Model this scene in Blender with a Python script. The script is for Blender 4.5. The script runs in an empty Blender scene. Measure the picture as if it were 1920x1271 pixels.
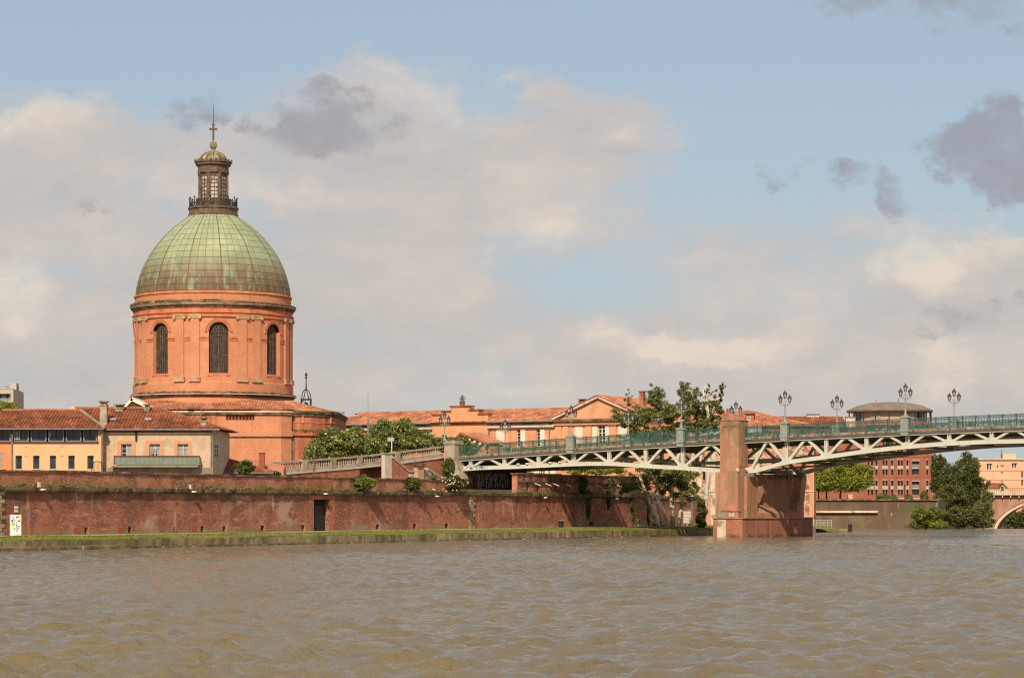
import bpy, math, random
import numpy as np
from mathutils import Vector, Matrix
random.seed(7)
SC = bpy.context.scene
COL = SC.collection
R = math.radians
# ------------------------------------------------------------------ camera
F = 4800.0          # focal length in pixels of the 1920 px wide photograph
HZ = 955.0          # row of the horizon in the photograph
CAMZ = 3.0          # eye height above the river
cam_d = bpy.data.cameras.new('camera')
cam = bpy.data.objects.new('camera', cam_d); COL.objects.link(cam)
cam.location = (0, 0, CAMZ); cam.rotation_euler = (R(90), 0, 0)
cam_d.sensor_width = 36; cam_d.lens = 36 * F / 1920
cam_d.shift_y = (HZ - 635.5) / 1920
cam_d.clip_start = .5; cam_d.clip_end = 20000
SC.camera = cam
# ------------------------------------------------------------------ light
SUN = Vector((-.15, -1.0, 0)).normalized()          # horizontal direction towards the sun
SUN_EL = R(40)
sdir = Vector((SUN.x * math.cos(SUN_EL), SUN.y * math.cos(SUN_EL), math.sin(SUN_EL)))
sun_d = bpy.data.lights.new('sun', 'SUN'); sun_d.energy = 4.6; sun_d.angle = R(.6); sun_d.color = (1, .87, .70)
sun = bpy.data.objects.new('sun', sun_d); COL.objects.link(sun)
sun.rotation_euler = sdir.to_track_quat('Z', 'Y').to_euler(); sun.location = (0, 0, 80)
SC.view_settings.view_transform = 'Standard'; SC.view_settings.look = 'None'
SC.view_settings.gamma = 1; SC.view_settings.exposure = 0.0
SC.view_settings.use_curve_mapping = False
SC.cycles.use_denoising = False; SC.cycles.filter_width = 1.2; SC.cycles.max_bounces = 8; SC.cycles.sample_clamp_direct = 3.; SC.cycles.sample_clamp_indirect = 3.

class NT:
    """small helper to write node trees"""
    def __init__(s, tree): s.t = tree; s.n = tree.nodes; s.l = tree.links
    def put(s, sock, v):
        if isinstance(v, bpy.types.NodeSocket): s.l.new(v, sock)
        elif v is not None:
            if sock.type == 'RGBA' and len(v) == 3: v = (*v, 1)
            sock.default_value = v
    def math(s, op, a, b=None, c=None, clamp=False):
        n = s.n.new('ShaderNodeMath'); n.operation = op; n.use_clamp = clamp
        s.put(n.inputs[0], a); s.put(n.inputs[1], b); s.put(n.inputs[2], c); return n.outputs[0]
    def mix(s, f, a, b, mode='MIX'):
        n = s.n.new('ShaderNodeMix'); n.data_type = 'RGBA'; n.blend_type = mode
        s.put(n.inputs[0], f); s.put(n.inputs[6], a); s.put(n.inputs[7], b); return n.outputs[2]
    def rng(s, v, a, b, c=0., d=1., smooth=True):
        n = s.n.new('ShaderNodeMapRange'); n.interpolation_type = 'SMOOTHSTEP' if smooth else 'LINEAR'
        for i, x in enumerate((v, a, b, c, d)): s.put(n.inputs[i], x)
        return n.outputs[0]
    def noise(s, vec, scale, detail=3., rough=.55, dist=0., kind=None):
        n = s.n.new('ShaderNodeTexNoise'); s.put(n.inputs['Vector'], vec)
        s.put(n.inputs['Scale'], scale); s.put(n.inputs['Detail'], detail); s.put(n.inputs['Roughness'], rough)
        s.put(n.inputs['Distortion'], dist); return n.outputs['Fac']
    def vmul(s, vec, k, off=(0, 0, 0)):
        n = s.n.new('ShaderNodeVectorMath'); n.operation = 'MULTIPLY_ADD'
        s.put(n.inputs[0], vec); s.put(n.inputs[1], k); s.put(n.inputs[2], off); return n.outputs[0]
    def sep(s, vec):
        n = s.n.new('ShaderNodeSeparateXYZ'); s.put(n.inputs[0], vec); return n.outputs

# ------------------------------------------------------------------ sky: clear air with broken cloud, laid out by compass direction and height
world = bpy.data.worlds.new('World'); SC.world = world; world.use_nodes = True
wt = NT(world.node_tree); wt.n.clear()
out = wt.n.new('ShaderNodeOutputWorld'); bg = wt.n.new('ShaderNodeBackground')
wt.l.new(bg.outputs[0], out.inputs[0]); bg.inputs[1].default_value = .1
sky = wt.n.new('ShaderNodeTexSky'); sky.sky_type = 'NISHITA'; sky.sun_disc = False
sky.sun_elevation = SUN_EL; sky.sun_rotation = math.atan2(SUN.x, SUN.y)
sky.air_density = 1.0; sky.dust_density = 1.2; sky.ozone_density = 1.0
tc = wt.n.new('ShaderNodeTexCoord'); D = tc.outputs['Generated']
dx, dy, dz = wt.sep(D)
U = wt.math('MULTIPLY_ADD', wt.math('ARCTAN2', dx, dy), 4.8, .96)     # thousands of photo pixels
V = wt.math('MULTIPLY_ADD', wt.math('ARCSINE', dz), -4.8, .955)
n_big = wt.noise(wt.vmul(D, (4.8, 4.8, 13.)), 1.5, 7., .58, .45)
n_mid = wt.noise(wt.vmul(D, (4.8, 4.8, 12.), (3, 1, 7)), 3.2, 7., .62, .35)
n_fin = wt.noise(wt.vmul(D, (4.8, 4.8, 7.5), (1, 5, 2)), 8.5, 6., .66, .25)
n_wrp = wt.noise(wt.vmul(D, (4.8, 4.8, 7.), (8, 2, 5)), 4.6, 6., .64)
n_puf = wt.noise(wt.vmul(D, (4.8, 4.8, 5.5), (2, 9, 4)), 6., 6., .6, .2)
def blob(cx, cy, rx, ry, p=1., w=.22):
    a = wt.math('MULTIPLY', wt.math('SUBTRACT', wt.math('MULTIPLY_ADD', wt.math('SUBTRACT', n_puf, .5), w * 1.2, U), cx / 1000), 1000 / rx)
    b = wt.math('MULTIPLY', wt.math('SUBTRACT', wt.math('MULTIPLY_ADD', wt.math('SUBTRACT', n_wrp, .5), w, V), cy / 1000), 1000 / ry)
    d = wt.math('ADD', wt.math('MULTIPLY', a, a), wt.math('MULTIPLY', b, b))
    return wt.math('MULTIPLY', wt.math('SUBTRACT', 1., d, clamp=True), p)
def union(lst, op='MAXIMUM'):
    r = lst[0]
    for x in lst[1:]: r = wt.math(op, r, x)
    return r
cen = lambda n, k: wt.math('MULTIPLY', wt.math('SUBTRACT', n, .5), k)
cover = union([blob(*a) for a in ((20, 390, 380, 240), (330, 450, 360, 240, .8), (740, 340, 420, 230), (1040, 270, 330, 120, .9), (420, 700, 1000, 380, .85), (1280, 720, 620, 230, .9),
                                  (1840, 640, 400, 230), (1420, 500, 480, 170, .62), (1080, 430, 330, 160, .6))])
# elsewhere round the compass: broken cloud as in view
far = wt.rng(wt.math('ABSOLUTE', wt.math('SUBTRACT', U, .96)), 1.05, 1.6)
high = wt.rng(V, -.02, -.5)
elsewhere = wt.math('MAXIMUM', far, high)
cover = wt.math('MAXIMUM', cover, wt.math('MULTIPLY', elsewhere, .38))
dens = wt.math('ADD', wt.math('MULTIPLY', wt.math('POWER', cover, .6), 1.0), wt.math('ADD', cen(n_big, 1.5), wt.math('ADD', cen(n_fin, .55), cen(n_mid, .7))))
mask = wt.math('MULTIPLY', wt.rng(dens, .22, .86), .90)
puff = union([blob(*a) for a in ((20, 570, 120, 100, 1.), (1010, 450, 110, 60, .75), (1310, 655, 260, 55, .85), (1730, 490, 150, 70, .9), (1860, 460, 110, 50, .7), (100, 230, 230, 55, .6), (1540, 560, 120, 70, .45),
                                 (970, 715, 130, 40, .6), (820, 190, 330, 50, .5), (1130, 630, 80, 50, .7), (1780, 680, 110, 90, .6), (500, 370, 300, 45, .5), (1210, 260, 120, 45, .5), (1880, 700, 120, 60, .5))])
dark = union([blob(*a) for a in ((620, 245, 190, 80, 1.), (365, 235, 85, 50, .85), (1860, 310, 130, 125, 1.1), (1545, 338, 120, 50, .85), (1790, 30, 170, 75, .8), (1540, 15, 240, 60, .8), (1400, 20, 110, 30, .45), (1665, 385, 55, 70, .75), (1890, 95, 80, 20, .5),
                                 (90, 385, 260, 30, .45), (420, 330, 160, 25, .35), (1830, 590, 200, 50, .5), (140, 190, 60, 18, .3))])
shade = wt.math('ADD', cen(n_mid, 2.2), cen(n_fin, 1.0))
lum = wt.math('ADD', wt.math('ADD', .42, shade), wt.math('MULTIPLY', puff, .6), clamp=True)
ccol = wt.mix(lum, (5.2, 4.95, 4.78), (7.0, 6.05, 5.3))
hot = wt.math('MULTIPLY', wt.rng(wt.math('ADD', puff, cen(n_puf, 1.6)), .30, .75), wt.rng(puff, .0, .3))
hot = wt.math('MULTIPLY', hot, wt.rng(wt.math('ADD', n_fin, cen(n_mid, .8)), .30, .68, .25, .9))
ccol = wt.mix(hot, ccol, (8.2, 7.0, 5.8))
mask = wt.math('MAXIMUM', mask, wt.math('MULTIPLY', hot, .9))
dmask = wt.rng(wt.math('ADD', wt.math('POWER', dark, .75), wt.math('ADD', cen(n_fin, 1.5), cen(n_puf, 1.7))), .38, .95)
dmask = wt.math('MULTIPLY', dmask, wt.rng(dark, 0., .25))
skyc = wt.mix(.66, sky.outputs[0], (4.25, 5.3, 6.2))
skyc = wt.mix(wt.rng(dz, .17, -.02, 0., .7), skyc, (5.6, 5.75, 5.6))
tot = wt.mix(mask, skyc, ccol)
tot = wt.mix(wt.math('MULTIPLY', dmask, wt.rng(wt.math('ADD', n_mid, cen(n_fin, .8)), .3, .7, .45, .85)), tot, (3.35, 3.35, 3.75))
wt.l.new(tot, bg.inputs[0])
world.cycles.sampling_method = 'MANUAL'; world.cycles.sample_map_resolution = 512
# ------------------------------------------------------------------ positions
def P(px, py, Y):
    """a pixel of the photograph at distance Y"""
    return Vector(((px - 960) / F * Y, Y, CAMZ + (HZ - py) / F * Y))
class Fr:
    """a vertical facade frame: x along the facade, y away from the river, z up"""
    def __init__(s, x, y, deg=0.):
        s.o = Vector((x, y, 0)); s.a = R(deg)
        s.u = Vector((math.cos(s.a), math.sin(s.a), 0)); s.n = Vector((-math.sin(s.a), math.cos(s.a), 0))
    def pix(s, px, py, d=0.):
        r = Vector(((px - 960) / F, 1, (HZ - py) / F)); c = Vector((0, 0, CAMZ))
        t = (d - (c - s.o).dot(s.n)) / r.dot(s.n)
        p = c + r * t - s.o
        return p.dot(s.u), p.z
    def X(s, px, d=0.): return s.pix(px, HZ, d)[0]
    def w(s, x, y=0., z=0.): return s.o + s.u * x + s.n * y + Vector((0, 0, z))
# ------------------------------------------------------------------ mesh building
class MB:
    def __init__(s): s.v = []; s.f = []
    def add(s, vs, fs):
        k = len(s.v); s.v += [tuple(p) for p in vs]; s.f += [tuple(i + k for i in f) for f in fs]; return s
    def quad(s, a, b, c, d): return s.add([a, b, c, d], [(0, 1, 2, 3)])
    def box(s, x0, x1, y0, y1, z0, z1):
        vs = [(x, y, z) for z in (z0, z1) for y in (y0, y1) for x in (x0, x1)]
        return s.add(vs, [(0, 2, 3, 1), (4, 5, 7, 6), (0, 1, 5, 4), (1, 3, 7, 5), (3, 2, 6, 7), (2, 0, 4, 6)])
    def hexa(s, lo, hi):
        """two matching polygons (lists of points) joined by sides"""
        n = len(lo)
        return s.add(list(lo) + list(hi), [tuple(range(n))[::-1], tuple(range(n, 2 * n))] + [(i, (i + 1) % n, n + (i + 1) % n, n + i) for i in range(n)])
    def prism(s, poly, z0, z1): return s.hexa([(x, y, z0) for x, y in poly], [(x, y, z1) for x, y in poly])
    def wall_prism(s, poly, y0, y1):
        """polygon in x,z pushed along y"""
        return s.hexa([(x, y0, z) for x, z in poly][::-1], [(x, y1, z) for x, z in poly][::-1])
    def bar(s, p, q, w, d, up=(0, 1, 0)):
        """a bar from p to q, w wide in the plane across up, d along up"""
        p, q, up = Vector(p), Vector(q), Vector(up).normalized(); t = (q - p).normalized(); n = up.cross(t).normalized() * w / 2; u = up * d / 2
        return s.hexa([p - n - u, p + n - u, p + n + u, p - n + u], [q - n - u, q + n - u, q + n + u, q - n + u])
    def tube(s, pts, rad, n=6, cap=True):
        pts = [Vector(p) for p in pts]; rings = []
        if not hasattr(rad, '__len__'): rad = [rad] * len(pts)
        for i, p in enumerate(pts):
            t = (pts[min(i + 1, len(pts) - 1)] - pts[max(i - 1, 0)]).normalized()
            a = t.cross(Vector((0, 0, 1)) if abs(t.z) < .95 else Vector((1, 0, 0))).normalized(); b = t.cross(a)
            rings.append([p + (a * math.cos(k * 2 * math.pi / n) + b * math.sin(k * 2 * math.pi / n)) * rad[i] for k in range(n)])
        vs = [x for r in rings for x in r]; fs = []
        for i in range(len(pts) - 1):
            for k in range(n): fs.append((i * n + k, i * n + (k + 1) % n, (i + 1) * n + (k + 1) % n, (i + 1) * n + k))
        if cap: fs += [tuple(range(n))[::-1], tuple(range(len(vs) - n, len(vs)))]
        return s.add(vs, fs)
    def lathe(s, prof, n=24, c=(0, 0), cap=True, a0=0.):
        vs = []; fs = []
        for r, z in prof:
            for k in range(n):
                a = a0 + k * 2 * math.pi / n; vs.append((c[0] + r * math.sin(a), c[1] - r * math.cos(a), z))
        for i in range(len(prof) - 1):
            for k in range(n): fs.append((i * n + k, i * n + (k + 1) % n, (i + 1) * n + (k + 1) % n, (i + 1) * n + k))
        if cap: fs += [tuple(range(n))[::-1], tuple(range(len(vs) - n, len(vs)))]
        return s.add(vs, fs)
    def ball(s, c, r, n=10, m=6, sz=1.):
        return s.lathe([(max(.001, r * math.sin(math.pi * i / m)), c[2] - r * sz * math.cos(math.pi * i / m)) for i in range(m + 1)], n, (c[0], c[1]))
    def wall(s, x0, x1, z0, z1, holes=(), y=0., rev=.25):
        """a wall face with real openings; holes = (x0, x1, z0, z1) with reveals of depth rev"""
        xs = sorted({x0, x1, *[h[0] for h in holes], *[h[1] for h in holes]}); zs = sorted({z0, z1, *[h[2] for h in holes], *[h[3] for h in holes]})
        for i in range(len(xs) - 1):
            for j in range(len(zs) - 1):
                cx, cz = (xs[i] + xs[i + 1]) / 2, (zs[j] + zs[j + 1]) / 2
                if any(h[0] < cx < h[1] and h[2] < cz < h[3] for h in holes): continue
                s.quad((xs[i], y, zs[j]), (xs[i + 1], y, zs[j]), (xs[i + 1], y, zs[j + 1]), (xs[i], y, zs[j + 1]))
        for a, b, c, d in holes:
            e = y + rev
            s.quad((a, y, c), (a, y, d), (a, e, d), (a, e, c)); s.quad((b, y, c), (b, e, c), (b, e, d), (b, y, d))
            s.quad((a, y, c), (a, e, c), (b, e, c), (b, y, c)); s.quad((a, y, d), (b, y, d), (b, e, d), (a, e, d))
        return s
    def build(s, name, mat, parent=None, label=None, cat=None, group=None, kind=None, loc=None, smooth=False):
        me = bpy.data.meshes.new(name); me.from_pydata(s.v, [], s.f); me.update()
        if smooth: me.polygons.foreach_set('use_smooth', [True] * len(me.polygons))
        if mat: me.materials.append(mat)
        return link(name, me, parent, label, cat, group, kind, loc)
def link(name, me, parent=None, label=None, cat=None, group=None, kind=None, loc=None, rot=None):
    o = bpy.data.objects.new(name, me); COL.objects.link(o)
    if parent: o.parent = parent
    if loc is not None: o.location = loc
    if rot is not None: o.rotation_euler = (0, 0, rot)
    if label: o['label'] = label
    if cat: o['category'] = cat
    if group: o['group'] = group
    if kind: o['kind'] = kind
    return o
def thing(name, label, cat, loc=(0, 0, 0), rot=0., group=None):
    o = link(name, None, None, label, cat, group, None, loc, rot); o.empty_display_size = .3; return o
def fthing(name, label, cat, fr, group=None): return thing(name, label, cat, fr.o, fr.a, group)
def dup(root, loc=None, rot=None, label=None, parent=None):
    r = root.copy(); COL.objects.link(r); r.parent = parent
    if loc is not None: r.location = loc
    if rot is not None: r.rotation_euler = (0, 0, rot)
    if label: r['label'] = label
    for ch in root.children: dup(ch, parent=r)
    return r
# ------------------------------------------------------------------ materials
def L(color, scale, lo=.4, hi=.6, k=1., st=(1, 1, 1), z=None, det=4., obj=False, mode='MIX'): return dict(color=color, scale=scale, lo=lo, hi=hi, k=k, st=st, z=z, det=det, obj=obj, mode=mode)
def surf(name, base, layers=(), rough=.85, spec=.25, bump=None, rnd=0., metal=0., island=0.):
    m = bpy.data.materials.new(name); m.use_nodes = True; t = NT(m.node_tree)
    b = t.n['Principled BSDF']; t.put(b.inputs['Roughness'], rough); t.put(b.inputs['Specular IOR Level'], spec); t.put(b.inputs['Metallic'], metal)
    geo = t.n.new('ShaderNodeNewGeometry'); pos = geo.outputs['Position']; c = (*base, 1)
    z = None
    for i, l in enumerate(layers):
        f = t.noise(t.vmul(pos, l['st'], (i * 13.7, i * 7.1, i * 3.3)), l['scale'], l['det'])
        f = t.rng(f, l['lo'], l['hi'], 0, l['k'])
        if l['z']:
            if z is None: z = t.sep(pos)[2]
            f = t.math('MULTIPLY', f, t.rng(z, l['z'][0], l['z'][1]))
        c = t.mix(f, c, l['color'], l['mode'])
    if rnd:
        oi = t.n.new('ShaderNodeObjectInfo'); g = t.math('MULTIPLY_ADD', oi.outputs['Random'], 2 * rnd, 1 - rnd)
        hv = t.n.new('ShaderNodeHueSaturation'); t.put(hv.inputs['Value'], g); t.put(hv.inputs['Color'], c); c = hv.outputs[0]
    if island:
        g = t.math('MULTIPLY_ADD', geo.outputs['Random Per Island'], 2 * island, 1 - island)
        hv = t.n.new('ShaderNodeHueSaturation'); t.put(hv.inputs['Value'], g); t.put(hv.inputs['Color'], c); c = hv.outputs[0]
    t.put(b.inputs['Base Color'], c)
    if bump:
        sc, st, k, dist = bump
        bn = t.n.new('ShaderNodeBump'); t.put(bn.inputs['Strength'], k); t.put(bn.inputs['Distance'], dist)
        t.put(bn.inputs['Height'], t.noise(t.vmul(pos, st), sc, 4., .6)); t.l.new(bn.outputs[0], b.inputs['Normal'])
    return m
def leafmat(name, a, b, trans=.35, c=None):
    m = bpy.data.materials.new(name); m.use_nodes = True; t = NT(m.node_tree); t.n.remove(t.n['Principled BSDF'])
    geo = t.n.new('ShaderNodeNewGeometry')
    f = t.noise(geo.outputs['Position'], .9, 3.); col = t.mix(t.rng(f, .35, .65), (*a, 1), (*b, 1))
    if c: col = t.mix(t.rng(geo.outputs['Random Per Island'], .9, .93), col, (*c, 1))
    hv = t.n.new('ShaderNodeHueSaturation'); t.put(hv.inputs['Value'], t.math('MULTIPLY_ADD', geo.outputs['Random Per Island'], .9, .55)); t.put(hv.inputs['Color'], col)
    d = t.n.new('ShaderNodeBsdfDiffuse'); tr = t.n.new('ShaderNodeBsdfTranslucent'); gl = t.n.new('ShaderNodeBsdfGlossy'); gl.inputs['Roughness'].default_value = .45
    t.put(gl.inputs['Color'], (.6, .6, .6))
    t.put(d.inputs['Color'], hv.outputs[0]); t.put(tr.inputs['Color'], t.mix(.5, hv.outputs[0], (.2, .26, .02, 1)))
    mx = t.n.new('ShaderNodeMixShader'); t.put(mx.inputs[0], trans); t.l.new(d.outputs[0], mx.inputs[1]); t.l.new(tr.outputs[0], mx.inputs[2])
    m2 = t.n.new('ShaderNodeMixShader'); t.put(m2.inputs[0], .05); t.l.new(mx.outputs[0], m2.inputs[1]); t.l.new(gl.outputs[0], m2.inputs[2])
    t.l.new(m2.outputs[0], t.n['Material Output'].inputs[0]); return m
def glassmat(name, base=(.02, .022, .025), rough=.12):
    return surf(name, base, [L((.06, .065, .07), .6, .45, .6, .6)], rough=rough, spec=.5)
BR = (1.3, 1.3, 6.)            # fine horizontal grain of brick courses
ST = (2.2, 2.2, .16)          # vertical run-off streaks
M = {}
M['brick_chapel'] = surf('chapel brick', (.57, .225, .112), [L((.64, .285, .155), .35, .4, .62, .8), L((.45, .16, .08), 2.4, .44, .62, .6, BR), L((.68, .36, .21), 3.6, .5, .65, .6, BR), L((.36, .135, .075), .5, .56, .74, .5, ST), L((.70, .42, .27), .22, .58, .75, .5)], bump=(9., BR, .4, .03))
M['brick_chapel_dirty'] = surf('weathered chapel brick', (.44, .135, .062), [L((.56, .23, .12), .5, .4, .62, .8), L((.27, .085, .045), .7, .42, .62, .75, ST), L((.5, .26, .17), 2.4, .5, .66, .6, BR), L((.16, .085, .05), .3, .55, .72, .55)], bump=(6., BR, .4, .03))
M['brick_moulding'] = surf('moulded brick', (.56, .175, .075), [L((.66, .25, .12), .8, .4, .65, .8), L((.22, .10, .05), 1.1, .5, .72, .6)], bump=(5., BR, .2, .03))
M['cornice_dark'] = surf('blackened cornice', (.13, .075, .045), [L((.36, .2, .12), .9, .42, .62, .8), L((.055, .04, .028), 1.6, .48, .66, .8), L((.12, .12, .035), .6, .52, .68, .7)], bump=(3., (1, 1, 1), .4, .05))
M['cornice_pale'] = surf('pale stone fillet', (.62, .45, .33), [L((.75, .6, .46), .8, .42, .6, .8), L((.3, .19, .12), 1.3, .54, .68, .8)])
M['capital_stone'] = surf('capital stone', (.52, .32, .18), [L((.33, .22, .11), 1.4, .45, .62, .7), L((.66, .45, .27), 2., .5, .64, .6)])
M['copper_dark'] = surf('brown copper seams', (.12, .082, .045), [L((.2, .16, .08), 1.2, .42, .62, .6)], rough=.6)
M['copper'] = surf('green copper sheet', (.30, .34, .195), [L((.38, .42, .255), .28, .4, .62, .8), L((.26, .32, .21), .9, .45, .62, .6), L((.34, .30, .14), .8, .5, .66, .7, (2., 2., .22)),
        L((.19, .12, .062), .5, .26, .50, .94, (1.6, 1.6, .35), z=(33.4, 29.2)), L((.25, .31, .19), 1.3, .54, .62, .75, (1.5, 1.5, .5), z=(33., 29.)), L((.115, .072, .042), .8, .44, .6, .75, (2, 2, .3), z=(30.8, 28.0))], rough=.6, rnd=.06)
M['copper_pale'] = surf('pale green copper', (.26, .245, .13), [L((.36, .35, .18), .9, .42, .62, .8), L((.14, .105, .06), 1.6, .46, .62, .85)], rough=.55)
M['bronze'] = surf('brown lantern metal', (.135, .085, .055), [L((.22, .14, .09), 1.5, .42, .62, .8), L((.06, .04, .03), 2., .5, .66, .7)], rough=.6)
M['iron'] = surf('black wrought iron', (.025, .022, .02), rough=.6)
M['lead_glass'] = surf('leaded window glass', (.045, .032, .024), [L((.085, .06, .045), 1.5, .42, .6, .8)], rough=.35)
M['lattice'] = surf('rusty window bars', (.115, .078, .055), [L((.2, .15, .11), 2., .45, .6, .8)])
M['pale_glass'] = surf('lantern glazing', (.42, .38, .36), [L((.22, .19, .18), 2.2, .45, .55, .9, (1, 1, 1.6)), L((.62, .56, .52), 1.1, .5, .6, .8)], rough=.3)
M['tile'] = surf('roof tile', (.36, .115, .05), [L((.47, .17, .075), .7, .42, .6, .8), L((.21, .075, .04), .5, .5, .66, .75), L((.5, .26, .15), 2.4, .56, .7, .6)], island=.3)
M['tile_dark'] = surf('old brown roof tile', (.275, .085, .038), [L((.36, .13, .06), .7, .42, .6, .8), L((.14, .055, .03), .6, .48, .66, .8), L((.4, .22, .12), 2.4, .58, .7, .5)], island=.32)
M['tile_orange'] = surf('orange roof tile', (.47, .185, .095), [L((.58, .27, .15), .6, .42, .6, .8), L((.30, .12, .065), .5, .48, .64, .75), L((.2, .12, .07), 1.6, .6, .7, .6)], island=.28)
M['render_yellow'] = surf('yellow render', (.73, .42, .215), [L((.79, .47, .25), .3, .4, .62, .7), L((.63, .35, .175), .8, .5, .66, .5), L((.52, .30, .15), .7, .58, .76, .5, ST)], bump=(9., (1, 1, 1), .1, .02))
M['render_beige'] = surf('aged beige render', (.56, .395, .255), [L((.63, .46, .305), .4, .4, .62, .8), L((.42, .285, .18), .9, .46, .64, .6), L((.34, .235, .16), .8, .55, .72, .6, ST), L((.66, .51, .36), 2.2, .55, .68, .5)], bump=(8., (1, 1, 1), .15, .03))
M['render_grey'] = surf('grey stained render', (.34, .27, .2), [L((.2, .16, .12), .9, .46, .64, .7)])
M['render_orange'] = surf('orange render', (.72, .25, .095), [L((.76, .31, .13), .5, .4, .62, .8)])
M['hospital'] = surf('orange hospital render', (.71, .345, .18), [L((.76, .40, .22), .25, .4, .6, .8), L((.60, .265, .13), .6, .46, .66, .7), L((.55, .235, .12), 2.4, .5, .66, .45, BR), L((.44, .19, .11), .6, .54, .74, .55, ST)], bump=(6., BR, .2, .02))
M['surround'] = surf('brick window surround', (.58, .27, .14), [L((.66, .35, .2), 2., .42, .6, .8, BR)])
M['white_paint'] = surf('white painted wood', (.78, .70, .57), [L((.62, .54, .42), 1.6, .5, .68, .5)], rough=.6)
M['white_wood_grey'] = surf('grey white joinery', (.52, .48, .44), [L((.4, .36, .33), 1.6, .5, .68, .5)], rough=.6)
M['glass'] = glassmat('window glass')
M['curtain'] = surf('net curtain behind glass', (.30, .27, .24), [L((.42, .38, .34), 2., .42, .6, .8, (4, 4, .4)), L((.1, .09, .085), .9, .55, .65, .8)], rough=.35)
M['dark_frame'] = surf('dark metal frame', (.035, .035, .045), rough=.5)
M['grey_frame'] = surf('grey lilac frame', (.26, .24, .28), rough=.5)
M['red_sill'] = surf('dark red sill board', (.12, .035, .022), rough=.7)
M['zinc'] = surf('zinc gutter', (.26, .23, .22), [L((.16, .13, .12), 2., .45, .6, .7)], rough=.5)
M['green_metal'] = surf('grey green balcony sheet', (.235, .27, .21), [L((.19, .225, .18), 2., .45, .6, .7), L((.3, .2, .12), 2.5, .62, .72, .6)], rough=.6)
M['concrete'] = surf('weathered concrete', (.42, .33, .24), [L((.3, .23, .16), .9, .45, .62, .8), L((.16, .12, .08), 1., .52, .7, .7, ST), L((.52, .43, .33), 2., .5, .66, .6)], bump=(6., (1, 1, 1), .2, .03))
M['concrete_white'] = surf('whitish concrete', (.58, .50, .41), [L((.42, .34, .26), 1.2, .5, .66, .7)])
M['apartment'] = surf('apartment concrete', (.50, .42, .34), [L((.42, .35, .28), .3, .45, .62, .6)])
M['quay_brick'] = surf('old quay brick', (.37, .130, .075), [
    L((.49, .195, .115), .42, .42, .6, .8), L((.25, .08, .05), .26, .46, .64, .75), L((.58, .35, .235), 2.6, .54, .64, .7, BR), L((.15, .055, .04), 2.2, .52, .64, .65, BR), L((.2, .075, .05), .9, .54, .66, .6, (.8, .8, 3.)), L((.56, .33, .22), .8, .56, .68, .6, (.7, .7, 3.)),
    L((.55, .38, .265), .22, .55, .68, .75, (1, 1, 1.5)), L((.125, .065, .045), .20, .36, .60, .85, (1.2, 1.2, .9), z=(2.4, 4.4)), L((.13, .07, .05), .35, .54, .70, .6, (1.5, 1.5, .3)), L((.62, .48, .36), .6, .60, .74, .65, (1.8, 1.8, .35)),
    L((.30, .215, .105), .5, .36, .6, .8, (1, 1, 2), z=(1.8, 1.2)), L((.52, .18, .085), .13, .60, .70, .5)], bump=(5., BR, .9, .08))
M['quay_brick_upper'] = surf('parapet brick', (0.403, 0.140, 0.081), [
    L((0.537, 0.232, 0.134), .8, .42, .6, .8), L((0.220, 0.091, 0.055), .5, .46, .62, .8), L((0.634, 0.403, 0.268), 2.2, .52, .64, .7, BR), L((0.244, 0.207, 0.067), .45, .44, .62, .75, z=(5.5, 4.9)), L((0.085, 0.055, 0.037), .8, .42, .62, .8, z=(5.8, 6.25))], bump=(5., BR, .6, .05))
M['ledge'] = surf('mossy ledge stone', (.16, .11, .065), [L((.19, .155, .065), .5, .42, .62, .8), L((.06, .045, .03), .9, .46, .62, .9), L((.5, .4, .3), 1.6, .6, .7, .7)], bump=(4., (1, 1, 1), .5, .05))
M['quoin'] = surf('quoin stone', (.34, .24, .14), [L((.45, .33, .21), 1., .42, .6, .8), L((.19, .15, .08), 1.3, .5, .66, .8)], rnd=.2, bump=(4., (1, 1, 1), .4, .04))
M['quay_slab'] = surf('quay edge stone', (.26, .19, .10), [L((.37, .28, .165), .7, .42, .6, .8), L((.12, .09, .045), .9, .46, .64, .8, (1.3, 1.3, .5)), L((.16, .155, .045), .6, .46, .64, .7), L((.50, .41, .29), 1.2, .60, .72, .6, ST), L((.09, .065, .035), .9, .40, .6, .9, z=(.28, .02))], rnd=.22, bump=(5., (1, 1, 1), .5, .04))
M['grass'] = surf('short grass', (.17, .185, .025), [L((.25, .235, .04), .3, .4, .6, .8), L((.08, .10, .015), 1.4, .45, .64, .75), L((.33, .27, .10), .6, .58, .7, .6)], rough=.95, bump=(5., (1, 1, 1), .8, .1))
M['path'] = surf('trodden path', (.38, .29, .19), [L((.26, .2, .12), .7, .42, .62, .7), L((.17, .17, .05), .5, .52, .66, .6)], rough=.95)
M['earth'] = surf('town ground', (.22, .18, .12), [L((.12, .12, .05), .2, .45, .6, .8)], rough=.95)
M['far_ground'] = surf('distant ground', (.09, .10, .045), [L((.14, .12, .07), .01, .45, .6, .8)], rough=.95)
M['door_black'] = surf('black door boards', (.022, .02, .019), [L((.04, .036, .033), 2., .45, .6, .7, (4, 4, .3))], rough=.5)
M['dark_void'] = surf('dark hole', (.02, .015, .012))
M['red_patch'] = surf('new brick patch', (.34, .085, .05), [L((.4, .13, .08), 2., .45, .6, .7, BR)])
M['bridge_paint'] = surf('grey green bridge paint', (.55, .535, .435), [L((.60, .585, .49), .5, .42, .62, .7), L((.42, .38, .30), .9, .55, .7, .5, ST), L((.35, .22, .12), 1.8, .66, .74, .6)], rough=.55, spec=.35)
M['bridge_dark'] = surf('shaded bridge steel', (.17, .165, .15), [L((.10, .09, .08), .8, .45, .62, .6), L((.2, .11, .06), 1.4, .6, .7, .5)], rough=.7)
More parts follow.
